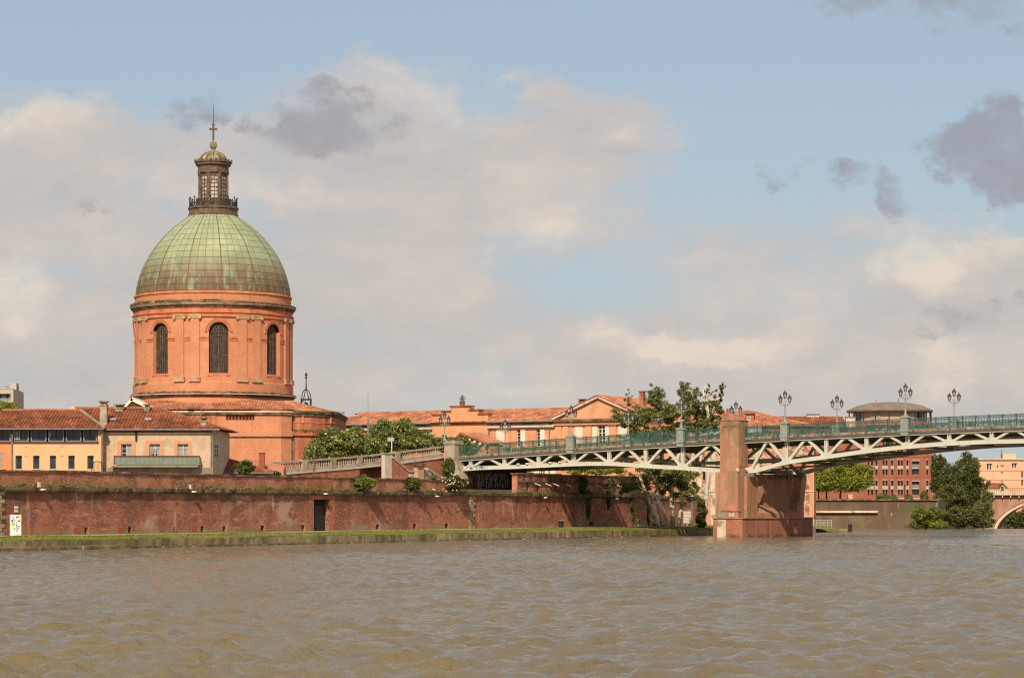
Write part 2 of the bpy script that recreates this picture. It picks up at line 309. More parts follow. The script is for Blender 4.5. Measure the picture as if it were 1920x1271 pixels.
M['rail_green'] = surf('green railing paint', (.038, .098, .072), [L((.06, .145, .108), .9, .42, .62, .7), L((.025, .06, .045), 1.6, .5, .66, .6)], rough=.5, spec=.4)
M['lamp_paint'] = surf('grey green lamp paint', (.30, .325, .275), [L((.21, .235, .2), 2., .45, .6, .6)], rough=.5)
M['lamp_dark'] = surf('dark lantern metal', (.05, .042, .038), rough=.5)
M['lamp_glass'] = surf('lantern glass', (.42, .38, .34), [L((.3, .27, .24), 3., .45, .6, .6)], rough=.25, spec=.5)
M['deck_edge'] = surf('stained deck edge', (.30, .235, .16), [L((.16, .115, .075), 1.2, .42, .6, .85, (2, 2, .5)), L((.46, .38, .28), 1.6, .52, .66, .7), L((.06, .045, .035), 1.2, .5, .66, .8, (2.4, 2.4, .3))])
M['asphalt'] = surf('asphalt', (.06, .058, .055))
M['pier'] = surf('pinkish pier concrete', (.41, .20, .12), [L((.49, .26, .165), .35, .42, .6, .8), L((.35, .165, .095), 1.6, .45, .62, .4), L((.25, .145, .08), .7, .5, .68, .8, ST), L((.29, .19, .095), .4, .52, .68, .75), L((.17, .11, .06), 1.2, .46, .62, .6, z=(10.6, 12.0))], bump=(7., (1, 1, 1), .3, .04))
M['pier_base'] = surf('red pier base brick', (.38, .145, .085), [L((.46, .20, .125), .5, .42, .6, .8), L((.28, .10, .06), 1.8, .45, .62, .7, BR), L((.2, .10, .06), .6, .5, .66, .7, ST), L((.10, .06, .04), .9, .38, .6, .9, z=(.5, .05))], bump=(6., BR, .4, .03))
M['pier_joint'] = surf('pale joint', (.55, .33, .22))
M['plate'] = surf('grey plate', (.25, .25, .25), [L((.34, .34, .34), 2., .45, .6, .7)])
M['bark'] = surf('brown bark', (.12, .085, .055), [L((.2, .15, .1), 2., .42, .62, .8, (3, 3, .6))], bump=(8., (3, 3, .6), .6, .04))
M['bark_white'] = surf('pale plane bark', (.62, .54, .43), [L((.30, .23, .15), 1.6, .5, .6, .9), L((.75, .68, .56), 2.6, .5, .62, .7)])
M['leaf_catalpa'] = leafmat('broad green leaves', (.15, .185, .035), (.27, .285, .065), .35, (.5, .45, .22))
M['leaf_lime'] = leafmat('lime green leaves', (.26, .29, .035), (.40, .40, .06), .42)
M['leaf_dark'] = leafmat('dark green leaves', (.075, .085, .02), (.145, .145, .034), .3)
M['leaf_plane'] = leafmat('plane leaves', (.135, .15, .04), (.245, .25, .07), .38, (.36, .29, .11))
M['leaf_ivy'] = leafmat('ivy leaves', (.09, .105, .022), (.165, .175, .035), .3)
M['leaf_moss'] = leafmat('wall weeds', (0.15, 0.14, 0.035), (0.23, 0.195, 0.055), 0.3, (.30, .2, .09))
M['leaf_bush'] = leafmat('bush leaves', (.14, .17, .03), (.25, .265, .05), .35)
M['leaf_grass'] = leafmat('grass blades', (.15, .175, .02), (.24, .24, .035), .4)
M['flower'] = surf('white blossom', (.75, .70, .55))
M['pink'] = surf('pink leaves', (.4, .13, .12))
M['sign_white'] = surf('white sign board', (.78, .74, .68), [L((.66, .61, .54), 1.6, .5, .68, .5)], rough=.5)
M['sign_grey'] = surf('grey sign back', (.42, .41, .38), [L((.33, .31, .28), 2., .45, .6, .6)], rough=.5)
M['ink'] = surf('dark ink', (.03, .03, .045)); M['ink_blue'] = surf('blue ink', (.05, .10, .24)); M['ink_green'] = surf('green print', (.42, .52, .07))
M['grafitti'] = surf('pale graffiti paint', (.70, .62, .54)); M['graffiti_blue'] = surf('blue graffiti paint', (.14, .19, .27), [L((.3, .36, .44), 3., .45, .55, .9)])
M['grey_wall'] = surf('graffiti wall', (.19, .115, .075), [L((.1, .06, .04), .7, .45, .62, .8), L((.28, .19, .13), 1.8, .5, .64, .7)])
M['mill'] = surf('old patched brick', (.42, .165, .095), [L((.62, .46, .35), .7, .50, .60, .9), L((.24, .09, .055), .9, .48, .6, .8), L((.66, .54, .42), 1.6, .54, .62, .8), L((.32, .12, .07), 2.4, .48, .62, .6, BR)], bump=(4., (1, 1, 1), .5, .06))
M['brick_red'] = surf('red apartment brick', (.325, .112, .068), [L((.39, .15, .092), .3, .42, .6, .7), L((.25, .085, .052), 1.2, .46, .64, .6, BR)])
M['far_wall'] = surf('brown river wall', (.125, .082, .052), [L((.185, .12, .073), .3, .42, .6, .8), L((.12, .075, .045), .4, .46, .64, .8, ST), L((.10, .12, .045), .12, .54, .66, .7), L((.5, .4, .28), .9, .62, .7, .5, ST)])
M['salmon'] = surf('salmon render', (.74, .405, .255), [L((.79, .46, .30), .2, .42, .6, .7), L((.65, .34, .2), .4, .5, .66, .5)])
M['roof_metal'] = surf('brown metal roof', (.19, .145, .11), [L((.25, .19, .15), .6, .42, .6, .7)], rough=.5)
M['pavilion'] = surf('buff pavilion wall', (.45, .32, .22), [L((.52, .38, .27), .5, .42, .6, .6)])
M['bridge_stone'] = surf('rosy bridge brick', (.40, .215, .145), [L((.47, .27, .19), .3, .42, .6, .8), L((.3, .15, .1), .6, .5, .66, .7, ST)])
M['pale_stone'] = surf('pale rough stone', (.56, .44, .31), [L((.7, .58, .43), .8, .42, .58, .8), L((.26, .19, .11), .9, .5, .62, .9)], bump=(3., (1, 1, 1), .6, .1))
# ================================================================== RIVER
def make_water():
    ta = np.concatenate([-np.geomspace(6, .4, 10), np.linspace(-.36, .36, 760), np.geomspace(.4, 6, 10)])
    d = np.concatenate([np.linspace(1, 60, 8), np.geomspace(64, 440, 780)])
    A, Dd = np.meshgrid(ta, d); X = A * Dd; Y = Dd - 40.; Z = np.zeros_like(X)
    sy = np.gradient(d)[:, None] * np.ones_like(X); sx = np.gradient(ta)[None, :] * Dd
    rs = np.random.RandomState(3)
    for i in range(80):
        lam = .2 * (12.) ** (rs.rand()); th = rs.normal(.2, .65 if lam < .8 else .42) + math.pi * .5
        kx, ky = math.cos(th) * 2 * math.pi / lam, math.sin(th) * 2 * math.pi / lam
        amp = .0125 * lam ** .85
        need = np.maximum(abs(math.cos(th)) * sx, abs(math.sin(th)) * sy)
        fade = np.clip((lam / np.maximum(need, 1e-6) - 2.2) / 2.5, 0, 1)
        ph = kx * X + ky * Y + rs.rand() * 6.283 + .6 * np.sin(X * .13 + rs.rand() * 6) + .6 * np.sin(Y * .11 + rs.rand() * 6)
        Z += fade * amp * (np.exp(.9 * np.sin(ph)) - 1.2)
    gust = .75 + .35 * np.sin(X * .05 + 1.3 + .02 * Y) * np.sin(Y * .037 + .4)
    Z = Z * gust * np.clip((Dd - 40) / 20, 0, 1) * np.clip((470 - Dd) / 160, .25, 1)
    n, m = X.shape
    vs = np.stack([X, Y, Z], -1).reshape(-1, 3)
    idx = np.arange(n * m).reshape(n, m)
    fs = np.stack([idx[:-1, :-1], idx[:-1, 1:], idx[1:, 1:], idx[1:, :-1]], -1).reshape(-1, 4)
    me = bpy.data.meshes.new('river_water'); me.vertices.add(len(vs)); me.vertices.foreach_set('co', vs.ravel())
    me.loops.add(fs.size); me.loops.foreach_set('vertex_index', fs.ravel()); me.polygons.add(len(fs))
    me.polygons.foreach_set('loop_start', np.arange(0, fs.size, 4)); me.polygons.foreach_set('use_smooth', np.ones(len(fs), bool))
    me.update(calc_edges=True); return me
def water_mat():
    m = bpy.data.materials.new('murky river water'); m.use_nodes = True; t = NT(m.node_tree); b = t.n['Principled BSDF']
    pos = t.n.new('ShaderNodeNewGeometry').outputs['Position']
    f = t.noise(t.vmul(pos, (.6, .25, 1)), .06, 4.)
    t.put(b.inputs['Base Color'], t.mix(t.rng(f, .35, .65), (.178, .134, .066, 1), (.148, .11, .056, 1)))
    t.put(b.inputs['Roughness'], .09); t.put(b.inputs['IOR'], 1.33); t.put(b.inputs['Specular IOR Level'], .42)
    h = t.math('ADD', t.noise(t.vmul(pos, (1., .8, 1)), 3.4, 5., .6), t.math('MULTIPLY', t.noise(t.vmul(pos, (.5, .35, 1)), 1.1, 4., .6), 1.5))
    bn = t.n.new('ShaderNodeBump'); t.put(bn.inputs['Strength'], .8); t.put(bn.inputs['Distance'], .2); t.put(bn.inputs['Height'], h); t.l.new(bn.outputs[0], b.inputs['Normal'])
    return m
M['water'] = water_mat()
link('river_water', make_water(), label='brown choppy river water filling the foreground', kind='structure').data.materials.append(M['water'])
MB().quad((-200, 400.3, -3.2), (900, 400.3, -3.2), (900, 1500, -3.2), (-200, 1500, -3.2)).build('downstream_water', M['water'], label='lower river water below the weir', kind='structure')
MB().quad((-9000, -3000, -4.2), (9000, -3000, -4.2), (9000, 12000, -4.2), (-9000, 12000, -4.2)).build('ground', M['far_ground'], label='distant ground reaching to the horizon', kind='structure')
MB().box(20, 400, 400.05, 402.5, -4.5, -.12).build('weir', M['far_wall'], label='low stone weir under the far edge of the water', kind='structure')
# ================================================================== LEFT BANK
WF = Fr(-40.2, 200.8, 64.33)         # river wall: x downstream, y inland
ZB, ZL, ZP, ZP2 = .95, 4.80, 6.15, 7.10   # wall foot, ledge, parapet tops
WX = lambda px: WF.X(px)
def edge_y(x): return -10. - 3.6 * (x + 13) / 110
XE = WX(1312)
rotated = dict(loc=WF.o)
def wfb(mb, name, mat, **k):
    o = mb.build(name, mat, loc=WF.o, **k); o.rotation_euler = (0, 0, WF.a); return o
# town ground behind the wall
wfb(MB().box(-260, XE - 1, 1.2, 420, -4, 5.2), 'town_ground', M['earth'], label='raised ground of the old town behind the river wall', kind='structure')
# path and grass between wall and river
pb = MB(); gb = MB(); xs = np.linspace(-140, 165, 120)
def grass_z(x, f): return .70 + .26 * f + .05 * math.sin(x * .31) * math.sin(f * 5 + x * .1)
PATH = 6.6
for i in range(len(xs) - 1):
    a, b = xs[i], xs[i + 1]
    pb.quad((a, -PATH - .3, ZB - .012), (b, -PATH - .3, ZB - .012), (b, 30 if a > XE - 3 else .6, ZB + .003), (a, 30 if a > XE - 3 else .6, ZB + .003))
    for j in range(8):
        f0, f1 = j / 8, (j + 1) / 8
        q = lambda x, f: (x, edge_y(x) + .45 + f * (-PATH - edge_y(x) - .45), grass_z(x, f) if f < 1 else ZB + .0)
        gb.quad(q(a, f0), q(b, f0), q(b, f1), q(a, f1))
wfb(pb, 'quay_path', M['path'], label='pale trodden path along the foot of the river wall', kind='structure')
wfb(gb, 'grass_bank', M['grass'], label='strip of bright green grass along the quay', kind='structure')
wfb(MB().box(-140, 165, -9.0, .5, -2, .62), 'quay_fill', M['earth'], label='earth under the grass of the quay', kind='structure')
# grass tufts
def blades(pts, h0, h1, w, seed=1, lean=.4):
    rs = random.Random(seed); mb = MB()
    for p in pts:
        a = rs.random() * 6.283; h = rs.uniform(h0, h1); dx, dy = math.cos(a) * w, math.sin(a) * w; lx, ly = rs.gauss(0, lean) * h, rs.gauss(0, lean) * h
        mb.add([(p[0] - dx, p[1] - dy, p[2]), (p[0] + dx, p[1] + dy, p[2]), (p[0] + lx, p[1] + ly, p[2] + h)], [(0, 1, 2)])
    return mb
rs = random.Random(5); gp = []
for i in range(26000):
    x = rs.uniform(-16, 135); f = rs.random(); f = f if rs.random() > .35 else rs.choice((rs.uniform(0, .06), rs.uniform(.9, 1.02)))
    gp.append((x, edge_y(x) + .4 + f * (-PATH - edge_y(x) - .4), grass_z(x, f) - .02))
wfb(blades(gp, .03, .12, .04, 2), 'grass_blades', M['leaf_grass'], label='short grass blades growing on the quay bank', kind='stuff')
# quay edge: stone slabs, each its own block
quay = fthing('quay_edge', 'long stained stone quay edge between the grass and the river', 'quay', WF)
x = -100.; k = 0; rs = random.Random(11); ang = math.atan2(-3.6, 110)
core = MB()
slabs = []
while x < 150:
    w = rs.uniform(2.3, 4.2) if k % 5 else rs.uniform(1.2, 2.)
    y0 = edge_y(x); j = rs.uniform(-.03, .03); zt = .70 + rs.uniform(-.015, .02)
    mb = MB().hexa([(x + .02, y0 + j, -.6), (x + w - .02, edge_y(x + w) + j, -.6), (x + w - .02, edge_y(x + w) + .7, -.6), (x + .02, y0 + .7, -.6)],
                   [(x + .02, y0 + j + .05, zt), (x + w - .02, edge_y(x + w) + j + .05, zt), (x + w - .02, edge_y(x + w) + .7, zt), (x + .02, y0 + .7, zt)])
    mb.build('stone_slab', M['quay_slab'], quay)
    x += w; k += 1
x = -100.
x_end = WX(160) - 13
while x < x_end:                                   # lower step at the upstream end
    w = rs.uniform(3.5, 6.)
    MB().box(x + .02, x + w - .02, edge_y(x) - 1.3, edge_y(x) - .06, -.6, .27 + rs.uniform(-.01, .02)).build('step_slab', M['quay_slab'], quay)
    x += w
x = x_end + 2
while x < 140:                                     # footing course just above the water
    w = rs.uniform(4, 7.)
    MB().box(x + .02, x + w - .02, edge_y(x) - .45, edge_y(x) - .06, -.6, .10 + rs.uniform(-.01, .02)).build('footing_slab', M['quay_slab'], quay)
    x += w
# ================================================================== RIVER WALL
wall = fthing('river_wall', 'long old brick river wall with mossy ledge and black door below the houses', 'wall', WF)
xd0, xd1 = WX(588), WX(617); zd1 = WF.pix(600, 936)[1]
ofs = [126, 160, 206, 242, 268, 305, 350, 371, 418, 491, 567, 708, 770, 835, 925, 1060]
holes = [(xd0, xd1, ZB - .3, zd1)]
niche = []
for px in (161, 243, 379, 420, 492, 568, 708, 777, 837, 1108):
    a = WX(px - 4.5); b = WX(px + 3.5); holes.append((a, b, ZB + .12, ZB + .58)); niche.append((a, b))
mb = MB().wall(-100, XE, -.5, ZL - .2, holes, 0., .55)
mb.quad((XE, 0, -.5), (XE, 14, -.5), (XE, 14, ZL - .2), (XE, 0, ZL - .2))
mb.build('lower_wall', M['quay_brick'], wall); MB().box(WX(1223), XE + .1, -.12, .8, ZL - .42, ZL - .1).build('end_coping', M['ledge'], wall)
# foot course of stone
fc = MB()
segs = sorted([(-100, xd0 - .5)] + [(xd1 + .5, XE)])
for a, b in segs:
    cuts = [a] + [v for n in niche if a < n[0] < b for v in n] + [b]
    for i in range(0, len(cuts), 2): fc.box(cuts[i], cuts[i + 1], -.10, -.004, ZB - .4, ZB + .62)
fc.build('foot_course', M['quay_brick'], wall)
for a, b in niche:
    MB().box(a - .1, b + .1, .5, .56, ZB, ZB + .7).build('drain_niche', M['dark_void'], wall)
    if a < WX(400): MB().box(a - 1.5, a - .6, -.115, -.10, ZB + .1, ZB + .58).build('patch', M['red_patch'], wall)
# ledge with uneven edge, then parapets
lb = MB(); xs = np.arange(-100, WX(1224), .8); rs = random.Random(4)
yo = [-.28 + rs.uniform(-.05, .03) for _ in xs]; zo = [ZL + rs.uniform(-.04, .04) for _ in xs]
for i in range(len(xs) - 1):
    a, b = xs[i], xs[i + 1]
    lb.hexa([(a, yo[i] + .16, ZL - .42), (b, yo[i + 1] + .16, ZL - .42), (b, .9, ZL - .42), (a, .9, ZL - .42)], [(a, yo[i] + .02, ZL - .26), (b, yo[i + 1] + .02, ZL - .26), (b, .9, ZL - .26), (a, .9, ZL - .26)])
    lb.hexa([(a, yo[i], ZL - .255), (b, yo[i + 1], ZL - .255), (b, .9, ZL - .255), (a, .9, ZL - .255)], [(a, yo[i], zo[i]), (b, yo[i + 1], zo[i + 1]), (b, .9, zo[i + 1]), (a, .9, zo[i])])
lb.build('ledge', M['ledge'], wall)
xg = WX(868)
MB().box(-100, xg, .32, .9, ZL - .1, ZP - .14).build('parapet', M['quay_brick_upper'], wall)
cp = MB(); xs = np.arange(-100, xg, 1.1)
for i in range(len(xs) - 1): cp.box(xs[i], xs[i + 1] - .015, .22 + rs.uniform(-.03, .03), 1., ZP - .14, ZP + rs.uniform(-.05, .05))
cp.build('coping', M['cornice_dark'], wall)
x2a, x2b = WX(978), WX(1222)
hh = []
for px in (995, 1014.5, 1047, 1098, 1150): a, b = WX(px), WX(px + 4.5); hh.append((a, b, ZL + .25, ZL + 1.25))
mb = MB().wall(x2a, x2b, ZL - .1, ZP2 - .14, hh, .55, .4); mb.quad((x2a, .55, ZL - .1), (x2a, .55, ZP2 - .14), (x2a, 1.2, ZP2 - .14), (x2a, 1.2, ZL - .1))
mb.quad((x2b, .55, ZL - .1), (x2b, 6, ZL - .1), (x2b, 6, ZP2 - .14), (x2b, .55, ZP2 - .14))
mb.build('high_parapet', M['quay_brick_upper'], wall, label='taller parapet beyond the bridge')
for a, b, c, d in hh: MB().box(a - .1, b + .1, .94, .96, c - .1, d + .1).build('slot', M['dark_void'], wall)
cp = MB(); xs = np.arange(x2a - .2, x2b, 1.3)
for i in range(len(xs) - 1): cp.box(xs[i], xs[i + 1] - .015, .42 + rs.uniform(-.03, .03), 1.3, ZP2 - .14, ZP2 + rs.uniform(-.05, .05))
cp.build('high_coping', M['cornice_dark'], wall)
lb2 = MB(); lb2.box(x2a, x2b, .36, .55, ZL + 1.25, ZL + 1.42); lb2.build('string_course', M['ledge'], wall)
for px in (1008, 1028, 1043, 1065, 1122, 1162):     # slanting white water spouts
    a = WX(px); z = ZL + 1.18
    MB().bar((a, .35, z), (a + .55, -.1, z - .25), .09, .09, (0, 0, 1)).build('water_spout', M['sign_white'], wall)
# door
zt = WF.pix(600, 949)[1]
dr = MB().box(xd0, xd1, .44, .52, ZB - .02, zt).build('door', M['door_black'], wall)
MB().box(xd0, xd1, .46, .53, zt + .06, zd1).build('transom', M['dark_void'], wall)
MB().box(xd0, xd1, .40, .53, zt, zt + .06).build('door_rail', M['dark_frame'], wall)
w3 = (xd1 - xd0) / 3
for i in (1, 2): MB().box(xd0 + w3 * i - .015, xd0 + w3 * i + .015, .42, .44, ZB, zt).build('board_joint', M['dark_void'], dr)
MB().box(xd0 + .42, xd0 + .50, .38, .44, ZB + 1.0, ZB + 1.25).build('door_handle', M['sign_grey'], dr)
MB().box(xd0 + .46, xd0 + .485, .41, .44, ZB + .1, ZB + 1.7).build('locking_bar', M['sign_grey'], dr)
# newer brick round the door
s = MB().box(xd0 - .9, xd0, -.03, .02, ZB, zd1 + .55).box(xd1, xd1 + 1.1, -.03, .02, ZB, zd1 + .55).box(xd0, xd1, -.03, .02, zd1, zd1 + .55)
M['brick_door'] = surf('newer door brick', (.40, .145, .08), [L((.47, .2, .12), .8, .42, .6, .8), L((.29, .09, .05), 1.8, .45, .62, .7, BR), L((.2, .08, .05), .6, .55, .7, .6)], bump=(6., BR, .4, .03))
s.build('door_surround', M['brick_door'], wall)
MB().box(xd0 - .9, xd1 + 1.1, .26, .32, ZL, ZP - .16).build('parapet_patch', M['brick_door'], wall)
# quoins at the upstream turn and below the bridge
for px, n in ((2, 11), (880, 12)):
    for i in range(n):
        z0 = ZB + i * .32; w = .55 if i % 2 else .9
        MB().box(WX(px) - (.1 if px > 100 else .9), WX(px) - (.1 if px > 100 else .9) + w + .3, -.13, .01, z0, z0 + .29).build('quoin_stone', M['quoin'], wall)
MB().box(WX(897), WX(968), -.05, .01, ZB, ZL - .42).build('wall_panel', M['quay_brick'], wall)
# weeds along the ledge and ivy hanging down
def leaves(blobs, n, size, seed=0, flat=.0, shell=.45):
    """leaf quads spread through clumps; blobs = (centre, (rx, ry, rz))"""
    rs = np.random.RandomState(seed); w = np.array([(b[1][0] * b[1][1] * b[1][2]) ** .67 for b in blobs]); w = w / w.sum()
    ix = rs.choice(len(blobs), n, p=w); C = np.array([tuple(b[0]) for b in blobs])[ix]; Rd = np.array([tuple(b[1]) for b in blobs])[ix]
    d = rs.normal(size=(n, 3)); d /= np.linalg.norm(d, axis=1)[:, None]; r = shell + (1.04 - shell) * rs.rand(n) ** .6
    p = C + d * Rd * r[:, None]
    nr = d * .55 + rs.normal(size=(n, 3)) * .8 + np.array([0, 0, .35]); nr /= np.linalg.norm(nr, axis=1)[:, None]
    t = np.cross(nr, rs.normal(size=(n, 3))); t /= np.linalg.norm(t, axis=1)[:, None]; b = np.cross(nr, t)
    s = (size * (.6 + .8 * rs.rand(n)))[:, None]
    v = np.stack([p - t * s, p + b * s * .55 + nr * s * .12, p + t * s, p - b * s * .55 + nr * s * .12], 1).reshape(-1, 3)
    f = np.arange(4 * n).reshape(n, 4)
    me = bpy.data.meshes.new('leaves'); me.vertices.add(4 * n); me.vertices.foreach_set('co', v.ravel()); me.loops.add(4 * n); me.loops.foreach_set('vertex_index', f.ravel())
    me.polygons.add(n); me.polygons.foreach_set('loop_start', np.arange(0, 4 * n, 4)); me.update(calc_edges=True); return me
rs = random.Random(8); bl = []
for i in range(330):
    x = rs.uniform(-14, WX(1215));
    if WX(890) < x < WX(965): continue
    k = .5 + .5 * math.sin(x * .21 + 1) * math.sin(x * .083)
    if rs.random() > .15 + .6 * k: continue
    bl.append(((x, rs.uniform(-.15, .3), ZL + rs.uniform(-.02, .22) * (.5 + k)), (rs.uniform(.35, .9), .25, rs.uniform(.04, .2) * (.4 + .7 * k))))
me = leaves(bl, 8000, .08, 3); me.materials.append(M['leaf_moss'])
link('ledge_weeds', me, wall, kind='stuff')
bl = []
for px, zl, w, n in ((1102, 2.2, .9, 16), (1140, 3.2, .7, 9), (1185, 1.1, .55, 18), (1214, 1.0, .45, 16), (1098, 4.8, 1.6, 9), (1150, 4.9, 1.2, 8)):
    for i in range(n):
        z = zl + (ZL + .4 - zl) * i / n if zl < 4.5 else zl + i / n * 1.9
        ww = w * (.35 + .65 * i / n)
        bl.append(((WX(px) + rs.uniform(-.4, .4) * ww, rs.uniform(-.2, .05) if zl < 4.5 else .3, z), (ww * .8, .16, .35)))
me = leaves(bl, 9000, .11, 5); me.materials.append(M['leaf_ivy']); link('ivy', me, wall, kind='stuff')
# ================================================================== CHAPEL WITH DOME
CY = 300.; CX = (400 - 960) / F * CY; SD = F / CY          # 16 px per metre
def zc(py): return CAMZ + (HZ - py) / SD
def rc(px): return px / SD
chapel = thing('domed_chapel', 'orange brick chapel with tall round drum and green copper dome', 'chapel', (CX, CY, 0))
def ring(name, prof, mat, n=96, par=None, smooth=False): return MB().lathe([(rc(r), zc(y)) for r, y in prof], n).build(name, mat, par or chapel, smooth=smooth)
RW = rc(147); WA = [10.5 + 45 * k for k in range(8)]
zs0, zs1 = zc(708), zc(632)                       # sill and springing
HW = 1.12                                          # half width of a window
z_lo, z_hi = zc(724), zc(604)
dm = MB(); N = 720
def hole(a):
    for w in WA:
        d = (a - w + 180) % 360 - 180; s = math.sin(R(d)) * RW
        if abs(d) < 20 and abs(s) < HW: return zs1 + math.sqrt(HW * HW - s * s)
    return None
pt = lambda a, z, r=RW: (r * math.sin(R(a)), -r * math.cos(R(a)), z)
for i in range(N):
    a, b = i * 360 / N, (i + 1) * 360 / N; h = hole((a + b) / 2)
    if h is None: dm.quad(pt(a, z_lo), pt(b, z_lo), pt(b, z_hi), pt(a, z_hi))
    else:
        dm.quad(pt(a, z_lo), pt(b, z_lo), pt(b, zs0), pt(a, zs0)); dm.quad(pt(a, h), pt(b, h), pt(b, z_hi), pt(a, z_hi))
        dm.quad(pt(a, h), pt(a, h, RW - .6), pt(b, h, RW - .6), pt(b, h)); dm.quad(pt(a, zs0), pt(b, zs0), pt(b, zs0 + .12, RW - .6), pt(a, zs0 + .12, RW - .6))
        if hole((a + b) / 2 - .5) is None: dm.quad(pt(a, zs0), pt(a, zs0, RW - .6), pt(a, h, RW - .6), pt(a, h))
        if hole((a + b) / 2 + .5) is None: dm.quad(pt(b, zs0), pt(b, h), pt(b, h, RW - .6), pt(b, zs0, RW - .6))
dm.build('drum_wall', M['brick_chapel'], chapel)
# one window with lattice, copied to the eight openings
def flatpt(s, z, r): return (s, -math.sqrt(max(r * r - s * s, 0)), z)
def rot_child(o, deg): o.rotation_euler = (0, 0, R(deg)); return o
g = MB(); r0 = RW - .5; n = 10
for i in range(n):
    a, b = -HW - .02 + 2 * (HW + .02) * i / n, -HW - .02 + 2 * (HW + .02) * (i + 1) / n
    top = lambda s: zs1 + math.sqrt(max(HW * HW - s * s, 0)) + .02
    g.quad(flatpt(a, zs0, r0), flatpt(b, zs0, r0), flatpt(b, top(b), r0), flatpt(a, top(a), r0))
win = g.build('window', M['lead_glass'], chapel); rot_child(win, WA[0])
lt = MB(); r1 = RW - .44
for i in range(1, 8):
    s = -HW + 2 * HW * i / 8; w = .06 if i == 4 else .03
    lt.bar(flatpt(s, zs0, r1), flatpt(s, zs1 + math.sqrt(HW * HW - s * s), r1), w, .05)
for i in range(1, 22):
    z = zs0 + i * .27
    if z > zs1 + HW * .85: break
    h = HW if z < zs1 else math.sqrt(HW * HW - (z - zs1) ** 2)
    w = .055 if i % 4 == 0 else .03
    lt.bar(flatpt(-h, z, r1), flatpt(h, z, r1), w, .05)
for c, rr in (((0, zs1 + .15), .62), *[((.40 * math.cos(k * math.pi / 3), zs1 + .15 + .40 * math.sin(k * math.pi / 3)), .17) for k in range(6)]):
    p = [flatpt(c[0] + rr * math.cos(k * .5236), c[1] + rr * math.sin(k * .5236), r1 + .03) for k in range(13)]
    for i in range(12): lt.bar(p[i], p[i + 1], .05, .05)
lt.build('lattice', M['lattice'], win)
sl = MB().hexa([flatpt(-HW - .12, zs0 - .22, RW + .10), flatpt(HW + .12, zs0 - .22, RW + .10), flatpt(HW + .12, zs0 - .22, RW - .2), flatpt(-HW - .12, zs0 - .22, RW - .2)],
               [flatpt(-HW - .12, zs0 - .03, RW + .10), flatpt(HW + .12, zs0 - .03, RW + .10), flatpt(HW + .12, zs0 - .03, RW - .2), flatpt(-HW - .12, zs0 - .03, RW - .2)])
sl.build('sill', M['brick_moulding'], win)
ar = MB()
for k in range(16):                                  # moulded arch round the window
    a, b = math.pi * k / 16, math.pi * (k + 1) / 16
    for ra, rb, pr in ((HW + .10, HW + .30, .07), (HW + .30, HW + .46, .12)):
        q = [flatpt(rr * math.cos(x), zs1 + rr * math.sin(x), RW - .1) for x in (a, b) for rr in (ra, rb)]
        Q = [flatpt(rr * math.cos(x), zs1 + rr * math.sin(x), RW + pr) for x in (a, b) for rr in (ra, rb)]
        ar.hexa([q[0], q[1], q[3], q[2]], [Q[0], Q[1], Q[3], Q[2]])
ar.build('arch_moulding', M['brick_moulding'], win)
im = MB()
for sgn in (-1, 1):
    for z0, z1, pr in ((zc(648), zc(645.5), .06), (zc(643.5), zc(640.5), .10)):
        for i in range(4):
            a, b = sgn * (HW + .06 + .26 * i), sgn * (HW + .06 + .26 * (i + 1))
            im.hexa([flatpt(a, z0, RW - .1), flatpt(b, z0, RW - .1), flatpt(b, z0, RW + pr), flatpt(a, z0, RW + pr)], [flatpt(a, z1, RW - .1), flatpt(b, z1, RW - .1), flatpt(b, z1, RW + pr), flatpt(a, z1, RW + pr)])
im.build('impost', M['brick_moulding'], win)
for a in WA[1:]: rot_child(dup(win, parent=chapel), a)
# pilasters with capitals, in pairs between the windows
ps = MB(); hw = .52
ps.hexa([(-hw, -RW + .1, z_lo), (hw, -RW + .1, z_lo), (hw, -RW - .16, z_lo), (-hw, -RW - .16, z_lo)], [(-hw, -RW + .1, z_hi), (hw, -RW + .1, z_hi), (hw, -RW - .16, z_hi), (-hw, -RW - .16, z_hi)])
pil = ps.build('pilaster', M['brick_chapel'], chapel)
cp = MB(); zt = zc(602.5)
cp.box(-.74, .74, -RW - .30, -RW, zt, zt + .16)
cp.box(-.60, .60, -RW - .24, -RW, zt - .30, zt)
for s in (-1, 1): cp.tube([(s * .60, -RW - .33, zt - .20), (s * .60, -RW, zt - .20)], .20, 10)
cp.build('capital', M['capital_stone'], pil)
bs = MB().box(-.66, .66, -RW - .34, -RW, zc(722.5), zc(719)).box(-.60, .60, -RW - .28, -RW, zc(719), zc(716.5)).box(-.64, .64, -RW - .32, -RW, zc(716.5), zc(714.5))
bs.build('pilaster_base', M['capital_stone'], pil)
first = True
for a in WA:
    for d in (-5.6, 5.6):
        o = pil if first else dup(pil, parent=chapel); first = False; rot_child(o, a + 22.5 + d)
im2 = MB()
for z0, z1, pr in ((zc(648), zc(645.5), .06), (zc(643.5), zc(640.5), .10)):
    im2.box(-.36, .36, -RW - pr, -RW + .1, z0, z1)
o2 = im2.build('impost_strip', M['brick_moulding'], chapel); rot_child(o2, WA[0] + 22.5)
for a in WA[1:]: rot_child(dup(o2, parent=chapel), a + 22.5)
ring('architrave', [(147, 604.5), (150, 604.5), (150, 602), (148.2, 601.5), (148.2, 597.5), (150.5, 597), (150.5, 594.8), (148, 594.5), (148, 586), (146, 586)], M['brick_moulding'])
ring('cornice_soffit', [(147, 588), (149.5, 587.5), (150.5, 584.5), (153, 583), (153, 581.2), (146, 581.2)], M['cornice_dark'])
ring('cornice_fillet', [(146, 581.1), (153.8, 581.1), (154.4, 579.4), (146, 579.4)], M['cornice_pale'])
